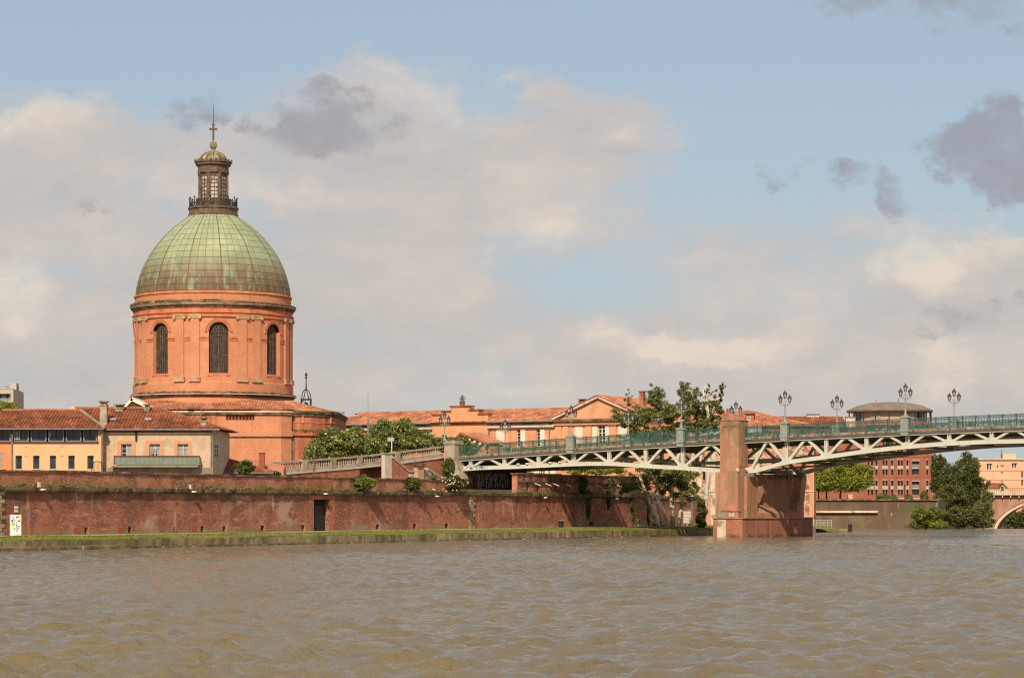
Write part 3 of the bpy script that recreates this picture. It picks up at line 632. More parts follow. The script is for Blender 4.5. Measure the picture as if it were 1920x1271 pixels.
ring('cornice', [(146, 579.3), (154.8, 579.3), (155.2, 577), (153, 575.6), (144, 574)], M['cornice_dark'])
ring('attic', [(144, 575.5), (145.4, 575), (145.4, 561), (143, 561)], M['brick_chapel'])
ring('attic_moulding', [(143, 561.2), (147, 561.2), (147.4, 559), (146, 557), (143, 556)], M['brick_moulding'])
ring('base_band', [(147, 722.5), (149.4, 724), (149.4, 741), (146, 741)][::-1], M['brick_chapel'])
ring('base_cornice', [(147, 750), (150, 749.5), (153, 746.5), (155, 745), (155, 742.5), (149, 740), (146, 740)], M['cornice_dark'])
ring('base_fillet', [(148, 745.4), (155.6, 745.4), (155.6, 744.2), (148, 744.2)], M['cornice_pale'])
ring('plinth', [(149.5, 790), (149.5, 762), (148, 749.8), (140, 749.8)], M['brick_chapel'])
# copper dome: shell of seams with separate sheets over it
prof = [(144, 556), (142.6, 544), (140, 532), (136.5, 519.5), (132, 507), (126.6, 494.5), (120, 482), (112.5, 470.5), (104, 459), (94.6, 448), (84.5, 438), (74, 428.5), (63, 420), (52.5, 412.5), (45, 406.5)]
shell = ring('dome_shell', [(r - .4, y) for r, y in prof], M['copper_dark'], 112)
NS = 56; cand = []
for j in range(len(prof) - 1):
    (ra, ya), (rb, yb) = prof[j], prof[j + 1]
    ra, rb, za, zb = rc(ra), rc(rb), zc(ya), zc(yb); sl = math.hypot(rb - ra, zb - za); g = .022
    me = MB(); fa = 360 / NS
    for half in (0, 1):
        pass
    A = fa * .5 - math.degrees(g / ra); B = fa * .5 - math.degrees(g / rb); t0, t1 = g / sl, 1 - g / sl
    def q(a, t, o): 
        r = ra + (rb - ra) * t; z = za + (zb - za) * t; nr = (zb - za) / sl; nz = -(rb - ra) / sl
        return ((r + o * nr) * math.sin(R(a)), -(r + o * nr) * math.cos(R(a)), z + o * nz)
    aa = lambda t: A + (B - A) * t
    me.hexa([q(-aa(t0), t0, .0), q(0, t0, 0), q(aa(t0), t0, .0), q(aa(t1), t1, .0), q(0, t1, 0), q(-aa(t1), t1, .0)], [q(-aa(t0), t0, .035), q(0, t0, .04), q(aa(t0), t0, .035), q(aa(t1), t1, .035), q(0, t1, .04), q(-aa(t1), t1, .035)])
    cand.append(me)
vis = []; rest = MB()
for j, me in enumerate(cand):
    for i in range(NS):
        a = (i + .5) * 360 / NS; d = (a + 180) % 360 - 180
        vis.append((abs(d - 6) - j * .2, j, a))
vis.sort(); proto = {}
for k, (s, j, a) in enumerate(vis):
    if k < 300:
        if j not in proto: proto[j] = cand[j].build('copper_sheet', M['copper'], chapel); o = proto[j]
        else: o = proto[j].copy(); COL.objects.link(o)
        rot_child(o, a)
    else:
        ca, sa = math.cos(R(a)), math.sin(R(a)); rest.add([(x * ca - y * sa, x * sa + y * ca, z) for x, y, z in cand[j].v], cand[j].f)
rest.build('copper_sheets_behind', M['copper'], chapel, kind='stuff')
sm = MB()
for i in range(2, NS, 4):                             # standing seams
    a = i * 360 / NS; pts = [(rc(r + .5) * math.sin(R(a)), -rc(r + .5) * math.cos(R(a)), zc(y)) for r, y in prof]
    for p, q2 in zip(pts, pts[1:]): sm.bar(p, q2, .10, .09, (math.cos(R(a)), math.sin(R(a)), 0))
sm.build('standing_seams', M['copper_dark'], chapel, kind='stuff')
# lantern
lan = ring('lantern_base', [(40, 407), (47, 406.5), (47, 404), (45.4, 403), (45.4, 394.5), (47.5, 393.5), (47.5, 391), (45, 389.6), (30, 389)], M['bronze'], 48)
ring('lantern_pedestal', [(31, 390), (31, 376.5), (32, 376), (32, 374), (28, 374)], M['bronze'], 48, lan)
gl = MB().lathe([(rc(25), zc(374)), (rc(25), zc(326))], 16, a0=R(WA[0] - 11.25)).build('lantern_glazing', M['pale_glass'], lan)
ring('lantern_frieze', [(27, 327), (29.6, 326), (29.6, 322), (28.6, 321.4), (28.6, 314.5), (31, 312.5), (33, 311), (33, 308), (35, 306.5), (35, 304.5), (26, 303)], M['bronze'], 48, lan)
c0 = MB().lathe([(rc(2.9), zc(374)), (rc(2.9), zc(371.5)), (rc(2.2), zc(371)), (rc(1.9), zc(331)), (rc(2.2), zc(330.5)), (rc(3.1), zc(327)), (rc(3.1), zc(325.5))], 10, (0, -rc(27.6))).build('lantern_column', M['bronze'], lan)
pa = MB().box(-rc(4.2), rc(4.2), -rc(25.6), -rc(24), zc(375), zc(374)).box(-.03, .03, -rc(25.9), -rc(24.5), zc(374), zc(330)).box(-rc(10), rc(10), -rc(26), -rc(23), zc(332), zc(326)).box(-rc(10), -rc(6.4), -rc(26), -rc(23), zc(374), zc(332)).box(rc(6.4), rc(10), -rc(26), -rc(23), zc(374), zc(332))
for i in range(1, 6): pa.box(-rc(6.4), rc(6.4), -rc(25.8), -rc(24.5), zc(374 - i * 7) - .02, zc(374 - i * 7) + .03)
w0 = pa.build('lantern_window_frame', M['bronze'], lan)
rot_child(c0, WA[0] - 22.5); rot_child(w0, WA[0])
for a in WA[1:]:
    o = c0.copy(); COL.objects.link(o); rot_child(o, a - 22.5); o = w0.copy(); COL.objects.link(o); rot_child(o, a)
r = rc(34.2)
ac = MB().hexa([(x, -r + y, zc(305)) for x, y in ((-.16, -.05), (.16, -.05), (.16, .05), (-.16, .05))], [(x, -r - .1 + y, zc(301)) for x, y in ((-.07, -.04), (.07, -.04), (.07, .04), (-.07, .04))]).build('palmette', M['bronze'], lan)
for k in range(1, 24): o = ac.copy(); COL.objects.link(o); rot_child(o, k * 15)   # row of palmettes on the cornice
cu = ring('cupola', [(26, 304), (25.5, 300), (23.5, 295.5), (20, 291), (14.5, 287.3), (8, 285.2), (4, 284.6)], M['copper_pale'], 24, lan)
rb = MB()
for k in range(12):
    a = k * 30 + 8; pts = [(rc(r + .5) * math.sin(R(a)), -rc(r + .5) * math.cos(R(a)), zc(y)) for r, y in [(26, 304), (25.5, 300), (23.5, 295.5), (20, 291), (14.5, 287.3), (6, 284.8)]]
    for p, q2 in zip(pts, pts[1:]): rb.bar(p, q2, .07, .08, (math.cos(R(a)), math.sin(R(a)), 0))
rb.build('cupola_ribs', M['copper_dark'], cu)
ring('finial', [(5.5, 285.5), (5, 283), (2.6, 281.5), (2.6, 280.5), (5, 279), (6.6, 275), (6.8, 271.5), (6, 268), (4, 265.8), (2, 265), (2, 263)], M['copper_pale'], 16, lan, True)
cr = MB().box(-rc(1.7), rc(1.7), -.1, .1, zc(265), zc(233)).box(-rc(7.4), -rc(1.7), -.1, .1, zc(244.5), zc(240.6)).box(rc(1.7), rc(7.4), -.1, .1, zc(244.5), zc(240.6))
cr.box(-rc(2.6), rc(2.6), -.14, .14, zc(235.2), zc(233.2)); cr.build('cross', M['bronze'], lan)
MB().tube([(0, 0, zc(233)), (0, 0, zc(197))], [.045, .02], 6).build('lightning_rod', M['iron'], lan)
# wrought railing round the lantern
rl = MB(); rr = rc(44.5)
for k in range(48):
    a = R(k * 7.5); b = R(k * 7.5 + 7.5); p = lambda x, z, o=0: ((rr + o) * math.sin(x), -(rr + o) * math.cos(x), z)
    for z in (zc(389), zc(383), zc(378)): rl.bar(p(a, z), p(b, z), .06, .06)
    rl.bar(p(a, zc(390)), p(a, zc(371 if k % 3 == 0 else 375.5)), .06, .06)
    rl.bar(p(a, zc(388)), p(b, zc(379)), .045, .045); rl.bar(p(b, zc(388)), p(a, zc(379)), .045, .045)
    if k % 3 == 0: rl.ball(p(a, zc(373)), .11, 6, 4)
rl.build('lantern_railing', M['iron'], lan)
# moss on the cornice
bl = []; rs = random.Random(14)
for k in range(60):
    a = rs.uniform(-80, 12); bl.append(((rc(150) * math.sin(R(a)), -rc(150) * math.cos(R(a)), zc(575)), (.35, .3, rs.uniform(.05, .22))))
for k in range(26):
    a = rs.uniform(-60, 60); bl.append(((rc(151) * math.sin(R(a)), -rc(151) * math.cos(R(a)), zc(741)), (.35, .25, rs.uniform(.04, .10))))
me = leaves(bl, 2600, .08, 6); me.materials.append(M['leaf_moss']); link('cornice_moss', me, chapel, kind='stuff')
# ---- body of the chapel below the drum
Fc = Fr(CX, CY, 0); fy = -12.
def cx(px, d=fy): return Fc.X(px, d)
def cz(py, d=fy): return Fc.pix(400, py, d)[1]
zt = cz(773); xl, xr = cx(262), cx(527)
body = [(xl, fy), (xr, fy), (xr + 1.1, fy + 1.0), (xr + 1.1, 8), (xl, 8)]
hx0, hx1, hz0, hz1 = cx(424), cx(477), cz(787.5), cz(774.5)
mb = MB().wall(xl, xr, 0, zt, [(hx0, hx1, hz0, hz1)], fy, .5)
mb.quad((xr, fy, 0), (xr + 1.1, fy + 1, 0), (xr + 1.1, fy + 1, zt), (xr, fy, zt)); mb.quad((xr + 1.1, fy + 1, 0), (xr + 1.1, 8, 0), (xr + 1.1, 8, zt), (xr + 1.1, fy + 1, zt)); mb.quad((xl, fy, zt), (xl, 8, zt), (xl, 8, 0), (xl, fy, 0))
mb.quad((hx0, fy + .5, hz0), (hx1, fy + .5, hz0), (hx1, fy + .5, hz1), (hx0, fy + .5, hz1))
mb.build('body_wall', M['brick_chapel'], chapel)
bal = MB()
zz = hz0 + .02
b0 = MB().lathe([(.13, 0), (.13, .06), (.07, .1), (.16, .28), (.16, .38), (.06, .52), (.12, .6), (.12, hz1 - hz0 - .02)], 8).build('blind_baluster', M['brick_chapel_dirty'], chapel, loc=(hx0 + .25, fy + .25, hz0 + .01))
nb = 8
for i in range(1, nb):
    o = b0.copy(); COL.objects.link(o); o.location.x = hx0 + .25 + (hx1 - hx0 - .5) * i / (nb - 1)
def band(poly, z0, z1, out): 
    """a strip along a polyline of x,y points, standing out to the right-hand (outer) side"""
    m = MB(); n = len(poly); off = []
    for i in range(n):
        p = Vector(poly[i]); t = (Vector(poly[min(i + 1, n - 1)]) - Vector(poly[max(i - 1, 0)])).normalized(); off.append(p + Vector((t.y, -t.x)) * out)
    for i in range(n - 1):
        a, b, c, d = poly[i], poly[i + 1], off[i + 1], off[i]
        m.hexa([(a[0], a[1], z0), (b[0], b[1], z0), (c[0], c[1], z0), (d[0], d[1], z0)], [(a[0], a[1], z1), (b[0], b[1], z1), (c[0], c[1], z1), (d[0], d[1], z1)])
    return m
front = [(xl, fy), (xr, fy), (xr + 1.1, fy + 1.0)]
band(front, zt - .25, zt, .22).build('body_cornice', M['cornice_dark'], chapel)
band(front, zt + .003, zt + .17, .30).build('body_gutter', M['cornice_pale'], chapel)
band([(cx(405), fy), (xr, fy), (xr + 1.1, fy + 1.0)], cz(818), cz(808), .22).build('body_band', M['brick_chapel'], chapel)
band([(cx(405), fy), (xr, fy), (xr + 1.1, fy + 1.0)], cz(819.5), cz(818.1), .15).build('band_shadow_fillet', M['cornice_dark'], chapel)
for px in (365, 392): MB().box(cx(px), cx(px + 13), fy - .18, fy - .004, 0, zt - .36).build('body_pilaster', M['brick_chapel_dirty'], chapel)
MB().tube([(cx(362), fy - .12, 4), (cx(362), fy - .12, zt - .3)], .08, 6).build('downpipe', M['zinc'], chapel)
# rounded wing on the right
ww = [(xr + 1.1, fy + 1.6)]
for k in range(9):
    a = R(-78 + k * 11.5); ww.append((xr + 1.1 + .3 + 4.6 * math.sin(a + R(78)) ** 1., fy + 1.6 + 5.2 * (1 - math.cos((a + R(78)) * .98))))
ww.append((ww[-1][0], 8))
m = MB()
for a, b in zip(ww, ww[1:]): m.quad((a[0], a[1], 0), (b[0], b[1], 0), (b[0], b[1], zt), (a[0], a[1], zt))
m.build('wing_wall', M['brick_chapel_dirty'], chapel)
band(ww, zt - .1, zt + .12, .3).build('wing_cornice', M['ledge'], chapel)
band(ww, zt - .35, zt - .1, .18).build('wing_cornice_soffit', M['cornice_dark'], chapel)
band(ww, cz(816), cz(807), .25).build('wing_band', M['brick_chapel_dirty'], chapel)
band(ww, cz(792), cz(790.5), .06).build('wing_panel_moulding', M['brick_moulding'], chapel)
for k in (2, 6):
    p = ww[k]; MB().box(p[0] - .12, p[0] + .12, p[1] - .12, p[1] + .1, cz(792), cz(775)).build('wing_panel_rib', M['brick_moulding'], chapel)
MB().tube([(xr + 1.25, fy + 1.4, 4), (xr + 1.25, fy + 1.4, cz(820))], .09, 6).build('downpipe', M['zinc'], chapel)
bl = [((p[0] + rs.uniform(-.5, .5), p[1] - .15, cz(806.5)), (.5, .2, .16)) for p in ww[1:9] for _ in range(3)] + [((p[0] + rs.uniform(-.5, .5), p[1] - .1, zt + .15), (.5, .3, .10)) for p in ww[1:9] for _ in range(2)]
me = leaves(bl, 1800, .08, 9); me.materials.append(M['leaf_moss']); link('wing_moss', me, chapel, kind='stuff')
# tiled roofs: rows of half-round tiles
def tiles(mb, A, B, C, Dd, pitch=.30, row=.42, lift=.07):
    """roof plane: eave A-B, ridge D-C (D above A side). Ribs run up the slope, clipped by the hips."""
    A, B, C, Dd = map(Vector, (A, B, C, Dd)); e = (B - A); Ln = e.length; e /= Ln
    a = (Dd - A).dot(e); b = (C - A).dot(e); up = (Dd - A) - e * a; H = up.length; up /= H; nrm = e.cross(up).normalized()
    mb.quad(A, B, C, Dd)
    n = max(1, int(Ln / pitch)); w = Ln / n
    for k in range(n):
        x = (k + .5) * w; v = 1.
        if a > .01 and x < a: v = min(v, x / a)
        if b < Ln - .01 and x > b: v = min(v, (Ln - x) / (Ln - b))
        if a < -.01 or b > Ln + .01: v = 1.
        h = H * v; sh = a if (a < -.01 or b > Ln + .01) else 0.
        m = max(1, int(h / row))
        for j in range(m):
            y0, y1 = h * j / m, h * (j + 1) / m; vs = []
            for y, li, ww_ in ((y0, .05, .46), (y1 + .04, .0, .38)):
                o = A + e * (x + sh * y / H) + up * y + nrm * li
                vs += [o - e * w * ww_, o - e * w * ww_ * .5 + nrm * lift, o + e * w * ww_ * .5 + nrm * lift, o + e * w * ww_]
            mb.add(vs, [(0, 1, 5, 4), (1, 2, 6, 5), (2, 3, 7, 6), (0, 3, 2, 1)])
    return mb
rt = MB(); zr = zc(757)
ir = rc(146) * .93
tiles(rt, (xl, fy - .2, zt + .3), (xr + .1, fy - .2, zt + .3), (xr - 1.2, -8.2, zr), (xl, -8.2, zr))
tiles(rt, (xr + .1, fy - .2, zt + .3), (xr + 1.4, fy + 1.2, zt + .3), (xr - .2, -7.5, zr), (xr - 1.2, -8.2, zr))
for (p, q2) in zip(ww, ww[1:]): tiles(rt, (p[0], p[1], zt + .16), (q2[0], q2[1], zt + .16), (xr - .2 + (q2[0] - xr) * .12, max(-7.5, q2[1] * .5 - 2), zr), (xr - .2 + (p[0] - xr) * .12, max(-7.6, p[1] * .5 - 2.1), zr))
rt.build('roof_tiles', M['tile_orange'], chapel, kind='stuff')
# white-edged gable left of the drum
gx0, gx1, gxa = cx(224, -13.5), cx(302, -13.5), cx(247, -13.5); gz0, gz1 = cz(775, -13.5), cz(746, -13.5)
MB().wall_prism([(gx0, 6), (gx1, 6), (gx1, gz0 - .3), (gxa, gz1 - .5), (gx0, gz0 - .3)], -13.2, -7).build('gable_wall', M['render_beige'], chapel)
for (a, za), (b, zb) in (((gx0 - .4, gz0 - .1), (gxa, gz1)), ((gxa, gz1), (gx1 + .6, gz0 - .1))):
    n = Vector((-(zb - za), b - a)).normalized() * .3
    MB().wall_prism([(a, za), (b, zb), (b - n.x, zb - n.y), (a - n.x, za - n.y)], -13.9, -13.5).build('gable_verge', M['white_paint'], chapel)
    MB().hexa([(a, -13.48, za), (b, -13.48, zb), (b, -6, zb), (a, -6, za)], [(a, -13.48, za + .14), (b, -13.48, zb + .14), (b, -6, zb + .14), (a, -6, za + .14)]).build('gable_roof', M['concrete_white'] if a == gxa else M['tile'], chapel)
MB().wall_prism([(cx(233, -13.2), gz0 - .2), (cx(268, -13.2), gz0 - .2), (cx(248, -13.2), gz0 + .75)], -13.3, -13.21).build('gable_tympanum', M['white_paint'], chapel)
# floodlight arms over the roof edge
for px, sg in ((331, -1), (377, 1)):
    a = cx(px); MB().tube([(a, fy - .3, zt - 1.2), (a, fy - .3, zt + .4), (a - .9, fy - .8, zt + .75)], .05, 6).build('lamp_arm', M['zinc'], chapel)
    MB().box(a - 1.5, a - .85, fy - 1.1, fy - .6, zt + .72, zt + .85).build('floodlight', M['zinc'], chapel)
# bell in an iron frame
bp = P(574, 770, 303); bell = thing('bell_frame', 'small black iron bell frame with spire beside the chapel drum', 'bell frame', (bp.x, bp.y, 14.55))
sp = F / 303; hw = 8.6 / sp; z1 = P(574, 750, 303).z - 14.55
for x, y in ((-hw, -hw), (hw, -hw), (hw, hw), (-hw, hw)): MB().box(x - .06, x + .06, y - .06, y + .06, 0, z1).build('post', M['iron'], bell)
fr_ = MB()
for y in (-hw, hw): fr_.box(-hw - .08, hw + .08, y - .07, y + .07, z1, z1 + .14).box(-hw, hw, y - .04, y + .04, z1 * .36, z1 * .36 + .08)
for x in (-hw, hw): fr_.box(x - .07, x + .07, -hw, hw, z1 + .002, z1 + .138)
fr_.build('frame', M['iron'], bell)
arc = MB()
for sx, sy in ((1, 1), (1, -1), (-1, 1), (-1, -1)):
    pts = [(sx * hw * math.cos(t), sy * hw * math.cos(t), z1 + .14 + 1.15 * math.sin(t)) for t in np.linspace(0, 1.45, 8)]; arc.tube(pts, .03, 5)
    arc.tube([(sx * .3, sy * .3, z1 + .14), (sx * .08, sy * .08, z1 + 1.2), (0, 0, z1 + 1.6)], .04, 5)
arc.build('arches', M['iron'], bell)
sp_ = MB().tube([(0, 0, z1 + 1.1), (0, 0, z1 + 2.6), (0, 0, z1 + 3.3)], [.10, .05, .02], 6).ball((0, 0, z1 + 2.65), .14, 8, 5); sp_.hexa([(-.2, -.02, z1 + 2.85), (.2, -.02, z1 + 2.85), (.2, .02, z1 + 2.85), (-.2, .02, z1 + 2.85)], [(-.01, -.01, z1 + 3.35), (.01, -.01, z1 + 3.35), (.01, .01, z1 + 3.35), (-.01, .01, z1 + 3.35)]); sp_.build('spire', M['iron'], bell)
MB().lathe([(.42, z1 * .38), (.36, z1 * .48), (.24, z1 * .66), (.2, z1 * .76), (.05, z1 * .82)], 14).build('bell', M['iron'], bell)
wh = MB()
for k in range(12):
    a, b = k * .5236, (k + 1) * .5236; wh.bar((.42 * math.cos(a) - .3, -.2, z1 * .62 + .42 * math.sin(a)), (.42 * math.cos(b) - .3, -.2, z1 * .62 + .42 * math.sin(b)), .06, .05)
wh.build('bell_wheel', M['iron'], bell)
MB().box(bp.x - .9, bp.x + .9, bp.y - .9, bp.y + .9, 11, 14.55).build('bell_platform', M['brick_chapel'], chapel).location = (-CX, -CY, 0)
# ================================================================== HOUSES BEHIND THE WALL
def sash(par, x0, x1, z0, z1, y, frame, glass, nx=2, nz=3, name='window', bw=.06):
    """a glazed window: pane with frame bars as sub-part"""
    w = MB().quad((x0, y, z0), (x1, y, z0), (x1, y, z1), (x0, y, z1)).build(name, glass, par)
    f = MB().box(x0, x0 + bw, y - .05, y - .005, z0, z1).box(x1 - bw, x1, y - .05, y - .005, z0, z1).box(x0 + bw, x1 - bw, y - .05, y - .005, z0, z0 + bw).box(x0 + bw, x1 - bw, y - .05, y - .005, z1 - bw, z1)
    for i in range(1, nx):
        c = x0 + (x1 - x0) * i / nx; k = bw * (.8 if i == nx / 2 else .4); f.box(c - k, c + k, y - .055, y - .006, z0 + bw, z1 - bw)
    for j in range(1, nz):
        c = z0 + (z1 - z0) * j / nz; f.box(x0 + bw, x1 - bw, y - .045, y - .007, c - bw * .35, c + bw * .35)
    f.build('window_frame', frame, w); return w
def shutter(par, x0, x1, z0, z1, y, mat, name='shutter'):
    o = MB().box(x0, x1, y - .06, y, z0, z1).build(name, mat, par)
    s = MB(); n = int((z1 - z0) / .35)
    for i in range(n): z = z0 + (z1 - z0) * (i + .5) / n; s.box(x0 + .08, x1 - .08, y - .085, y - .062, z - .03, z + .03)
    s.build('slats', mat, o); return o
def chimney(par, x0, x1, y0, y1, z0, z1, mat, cap=M['tile'], n=4):
    o = MB().box(x0, x1, y0, y1, z0, z1 - .42).build('chimney', mat, par)
    MB().box(x0 - .07, x1 + .07, y0 - .07, y1 + .07, z1 - .42, z1 - .32).build('chimney_band', mat, o)
    c = MB()
    for i in range(n): a = x0 + .06 + (x1 - x0 - .2) * i / (n - 1); c.box(a, a + .1, y0 + .05, y1 - .05, z1 - .32, z1 - .10)
    c.box(x0 - .10, x1 + .10, y0 - .1, y1 + .1, z1 - .10, z1); c.build('chimney_cap', M['cornice_dark'], o); return o
YF = Fr((192 - 960) / F * 236, 236, 0)
yp = lambda px, py, d=0.: YF.pix(px, py, d)
yel = fthing('yellow_house', 'long yellow rendered house with strip window and brown tile roof at left edge', 'house', YF)
x0, x1 = yp(-40, 0)[0], yp(191, 0)[0]; zt = yp(0, 804)[1]; zg = 5.2
zw0, zw1 = yp(0, 828)[1], yp(0, 806)[1]
hs = [(yp(-16, 0)[0], yp(183.5, 0)[0], zw0, zw1)]
for a, b in ((29, 41.5), (62, 74.2), (93.3, 105.3), (128, 140.3), (163.7, 175.8)): hs.append((yp(a, 0)[0], yp(b, 0)[0], yp(0, 878.5)[1], yp(0, 854)[1]))
xo = yp(21, 0)[0]
mb = MB().wall(xo, x1, zg, zt, [(xo + .001, hs[0][1], zw0, zw1)] + hs[1:], 0, .35); mb.quad((x1, 0, zg), (x1, 11, zg), (x1, 11, zt), (x1, 0, zt)); mb.build('wall', M['render_yellow'], yel)
mb = MB().wall(x0, xo, zg, zt, [(hs[0][0], xo - .001, zw0, zw1), (yp(-6, 0)[0], yp(8, 0)[0], yp(0, 877)[1], yp(0, 846)[1])], 0, .3); mb.build('orange_bay', M['render_orange'], yel, label='orange rendered bay at the left')
MB().quad((hs[0][0], .9, zw0), (hs[0][1], .9, zw0), (hs[0][1], .9, zw1), (hs[0][0], .9, zw1)).build('gallery_back', M['dark_void'], yel)
MB().box(hs[0][0] - .1, hs[0][1] + .1, -.10, .2, zw0 - .14, zw0).build('gallery_sill', M['red_sill'], yel)
edges = [-16, 21, 55, 88, 121, 153.5, 183]
for i in range(6):
    a, b = yp(edges[i], 0)[0] + .10, yp(edges[i + 1], 0)[0] - .10
    w = MB().quad((a, .32, zw0), (b, .32, zw0), (b, .32, zw1), (a, .32, zw1)).build('gallery_window', M['glass'], yel)
    f = MB().box(a - .02, a + .10, .2, .31, zw0, zw1).box(b - .10, b + .02, .2, .31, zw0, zw1).box(a + .1, b - .1, .22, .31, zw0, zw0 + .10)
    f.build('window_frame', M['grey_frame'], w)
    c = (a + b) / 2; MB().box(c - .02, c + .02, .26, .315, zw0 + .1, zw1).build('glazing_bar', M['dark_frame'], w)
sash(yel, yp(26, 0)[0], yp(36.5, 0)[0], zw0 + .2, zw1 - .12, .25, M['white_wood_grey'], M['glass'], 2, 3)
MB().box(yp(92, 0)[0], yp(94, 0)[0], .22, .26, zw0 + .5, zw1 - .25).build('post_slip', M['white_paint'], yel)
for a, b, c, d in hs[1:]:
    w = MB().quad((a, .33, c), (b, .33, c), (b, .33, d), (a, .33, d)).build('slit_window', M['glass'], yel)
    MB().box(b - .09, b, .22, .325, c, d).box(a, a + .05, .24, .325, c, d).build('window_frame', M['grey_frame'], w)
    MB().box(a - .05, b + .05, -.06, .3, c - .07, c).build('sill', M['concrete_white'], w)
lv = MB()
for i in range(9): z = yp(0, 876)[1] + i * .165; lv.box(yp(-6, 0)[0], yp(8, 0)[0], .1, .26, z, z + .06)
lv.build('louvre', M['tile_dark'], yel)
for px in (47, 114):
    for py in (837, 855): MB().box(yp(px, 0)[0], yp(px + 4.5, 0)[0], -.05, .02, yp(0, py)[1], yp(0, py - .8)[1]).build('vent', M['concrete'], yel)
MB().tube([(yp(24, 0)[0] - .05, -.1, zg), (yp(24, 0)[0] - .05, -.1, zt - .5), (yp(29, 0)[0], -.45, zt)], .075, 8).build('downpipe', M['zinc'], yel)
MB().tube([(x1 + .02, -.12, zg), (x1 + .02, -.12, zt)], .09, 8).build('downpipe', M['zinc'], yel)
ze = yp(0, 803, -.5)[1]; ex1 = yp(195, 0, -.5)[0]; ry = 5.; zr = yp(0, 770, ry)[1]
t = MB(); tiles(t, (x0 - 1, -.55, ze), (ex1, -.55, ze), (yp(150, 0, ry)[0], ry, zr), (yp(4, 0, ry)[0], ry, zr)); tiles(t, (ex1, -.55, ze), (ex1, 11, ze), (yp(150, 0, ry)[0], ry + 1, zr), (yp(150, 0, ry)[0], ry, zr))
t.quad((x0 - 1, 11, ze), (x0 - 1, -.55, ze), (yp(4, 0, ry)[0], ry, zr), (yp(4, 0, ry)[0], ry + 1, zr)); t.quad((ex1, 11, ze), (x0 - 1, 11, ze), (yp(4, 0, ry)[0], ry + 1, zr), (yp(150, 0, ry)[0], ry + 1, zr))
rf = t.build('roof', M['tile_dark'], yel, kind='stuff')
MB().bar((ex1, -.6, ze + .08), (yp(150, 0, ry)[0], ry, zr + .1), .28, .16, (0, 0, 1)).build('hip_ridge', M['render_grey'], yel)
MB().bar((yp(4, 0, ry)[0], ry, zr + .08), (yp(150, 0, ry)[0], ry, zr + .08), .3, .18, (0, 0, 1)).build('ridge', M['tile'], yel)
MB().tube([(x0 - 1, -.62, ze - .06), (ex1, -.62, ze - .06)], .07, 8).build('gutter', M['zinc'], yel)
MB().box(x0, ex1 - .3, -.5, .9, ze - .14, ze - .05).build('soffit', M['red_sill'], yel)
MB().ball((yp(137, 0, 5.5)[0], 5.5, yp(0, 766, 5.5)[1] - .05), .32, 10, 6, .7).build('roof_cowl', M['concrete_white'], yel); MB().box(yp(131, 0, 5.5)[0], yp(141, 0, 5.5)[0], 5.2, 5.8, zr - .3, zr + .3).build('cowl_base', M['concrete_white'], yel)
# ---- beige house
BF = Fr((192 - 960) / F * 237, 237, 0); bp_ = lambda px, py, d=0.: BF.pix(px, py, d)
bei = fthing('beige_house', 'aged beige house with three brick framed windows and grey green balcony', 'house', BF)
x0, x1 = bp_(193, 0)[0], bp_(398, 0)[0]; zt = bp_(0, 806)[1]
x2, y2 = bp_(411, 0, 2.2)[0], 2.2
ws = [(227.3, 247), (280, 300.3), (333, 353)]; zw1 = bp_(0, 832.3)[1]; zw0 = bp_(0, 866)[1]
hs = [(bp_(a, 0)[0], bp_(b, 0)[0], zw0, zw1) for a, b in ws]
mb = MB().wall(x0, x1, zg, zt, hs, 0, .28); mb.quad((x1, 0, zg), (x2, y2, zg), (x2, y2, zt), (x1, 0, zt)); mb.quad((x2, y2, zg), (x2, 11, zg), (x2, 11, zt), (x2, y2, zt)); mb.build('wall', M['render_beige'], bei)
for i, (a, b, c, d) in enumerate(hs):
    w = sash(bei, a, b, c, d, .24, M['white_wood_grey'], M['curtain'] if i else M['glass'], 2, 4, bw=.07)
    q = .36; MB().box(a - q, a, -.035, -.002, c, d + .30).box(b, b + q, -.035, -.002, c, d + .30).box(a, b, -.035, -.002, d, d + .30).build('brick_surround', M['surround'], w)
    if i == 1:
        for s in (-1, 1):
            m = (a + b) / 2; MB().wall_prism([(m + s * .06, c), (m + s * .28, c), (m + s * .10, d - .45), (m + s * .06, d - .45)][::s], .20, .225).build('curtain_gap', M['dark_void'], w)
    if i == 0: MB().box(a + .52, b - .09, .215, .232, c, d - .1).build('curtain', M['curtain'], w)
dy = (y2) / (x2 - x1); nz0, nz1 = bp_(0, 856)[1], bp_(0, 832)[1]
bw_ = MB()
for i in range(2):
    for j in range(3):
        f0 = .32 + i * .3; f1 = f0 + .2; p = lambda f, o=.01: (x1 + (x2 - x1) * f + o * .8, y2 * f - o)
        z0_ = nz0 + (nz1 - nz0) * (j / 3 + .03); z1_ = nz0 + (nz1 - nz0) * (j / 3 + .28)
        a, b = p(f0, .02), p(f1, .02); bw_.quad((*a, z0_), (*b, z0_), (*b, z1_), (*a, z1_))
a, b = (x1 + (x2 - x1) * .26 + .01, y2 * .26 - .01), (x1 + (x2 - x1) * .9 + .01, y2 * .9 - .01)
bo = MB().quad((*a, nz0), (*b, nz0), (*b, nz1), (*a, nz1)).build('blind_window', M['white_wood_grey'], bei); bw_.build('pane', M['dark_frame'], bo)
MB().box(x0, x1 + .02, -.03, -.001, zt - .22, zt).build('frieze', M['tile_dark'], bei)
MB().box(x0, x1 + .1, -.14, -.002, zg, bp_(0, 876.5)[1]).build('wall_foot', M['render_grey'], bei)
MB().tube([(bp_(255.7, 0)[0], -.12, zt), (bp_(255.7, 0)[0], -.12, bp_(0, 826)[1])], .09, 8).build('downpipe', M['iron'], bei)
MB().tube([(x1 - .1, -.1, zg), (x1 - .1, -.1, zt)], .055, 8).build('downpipe', M['zinc'], bei)
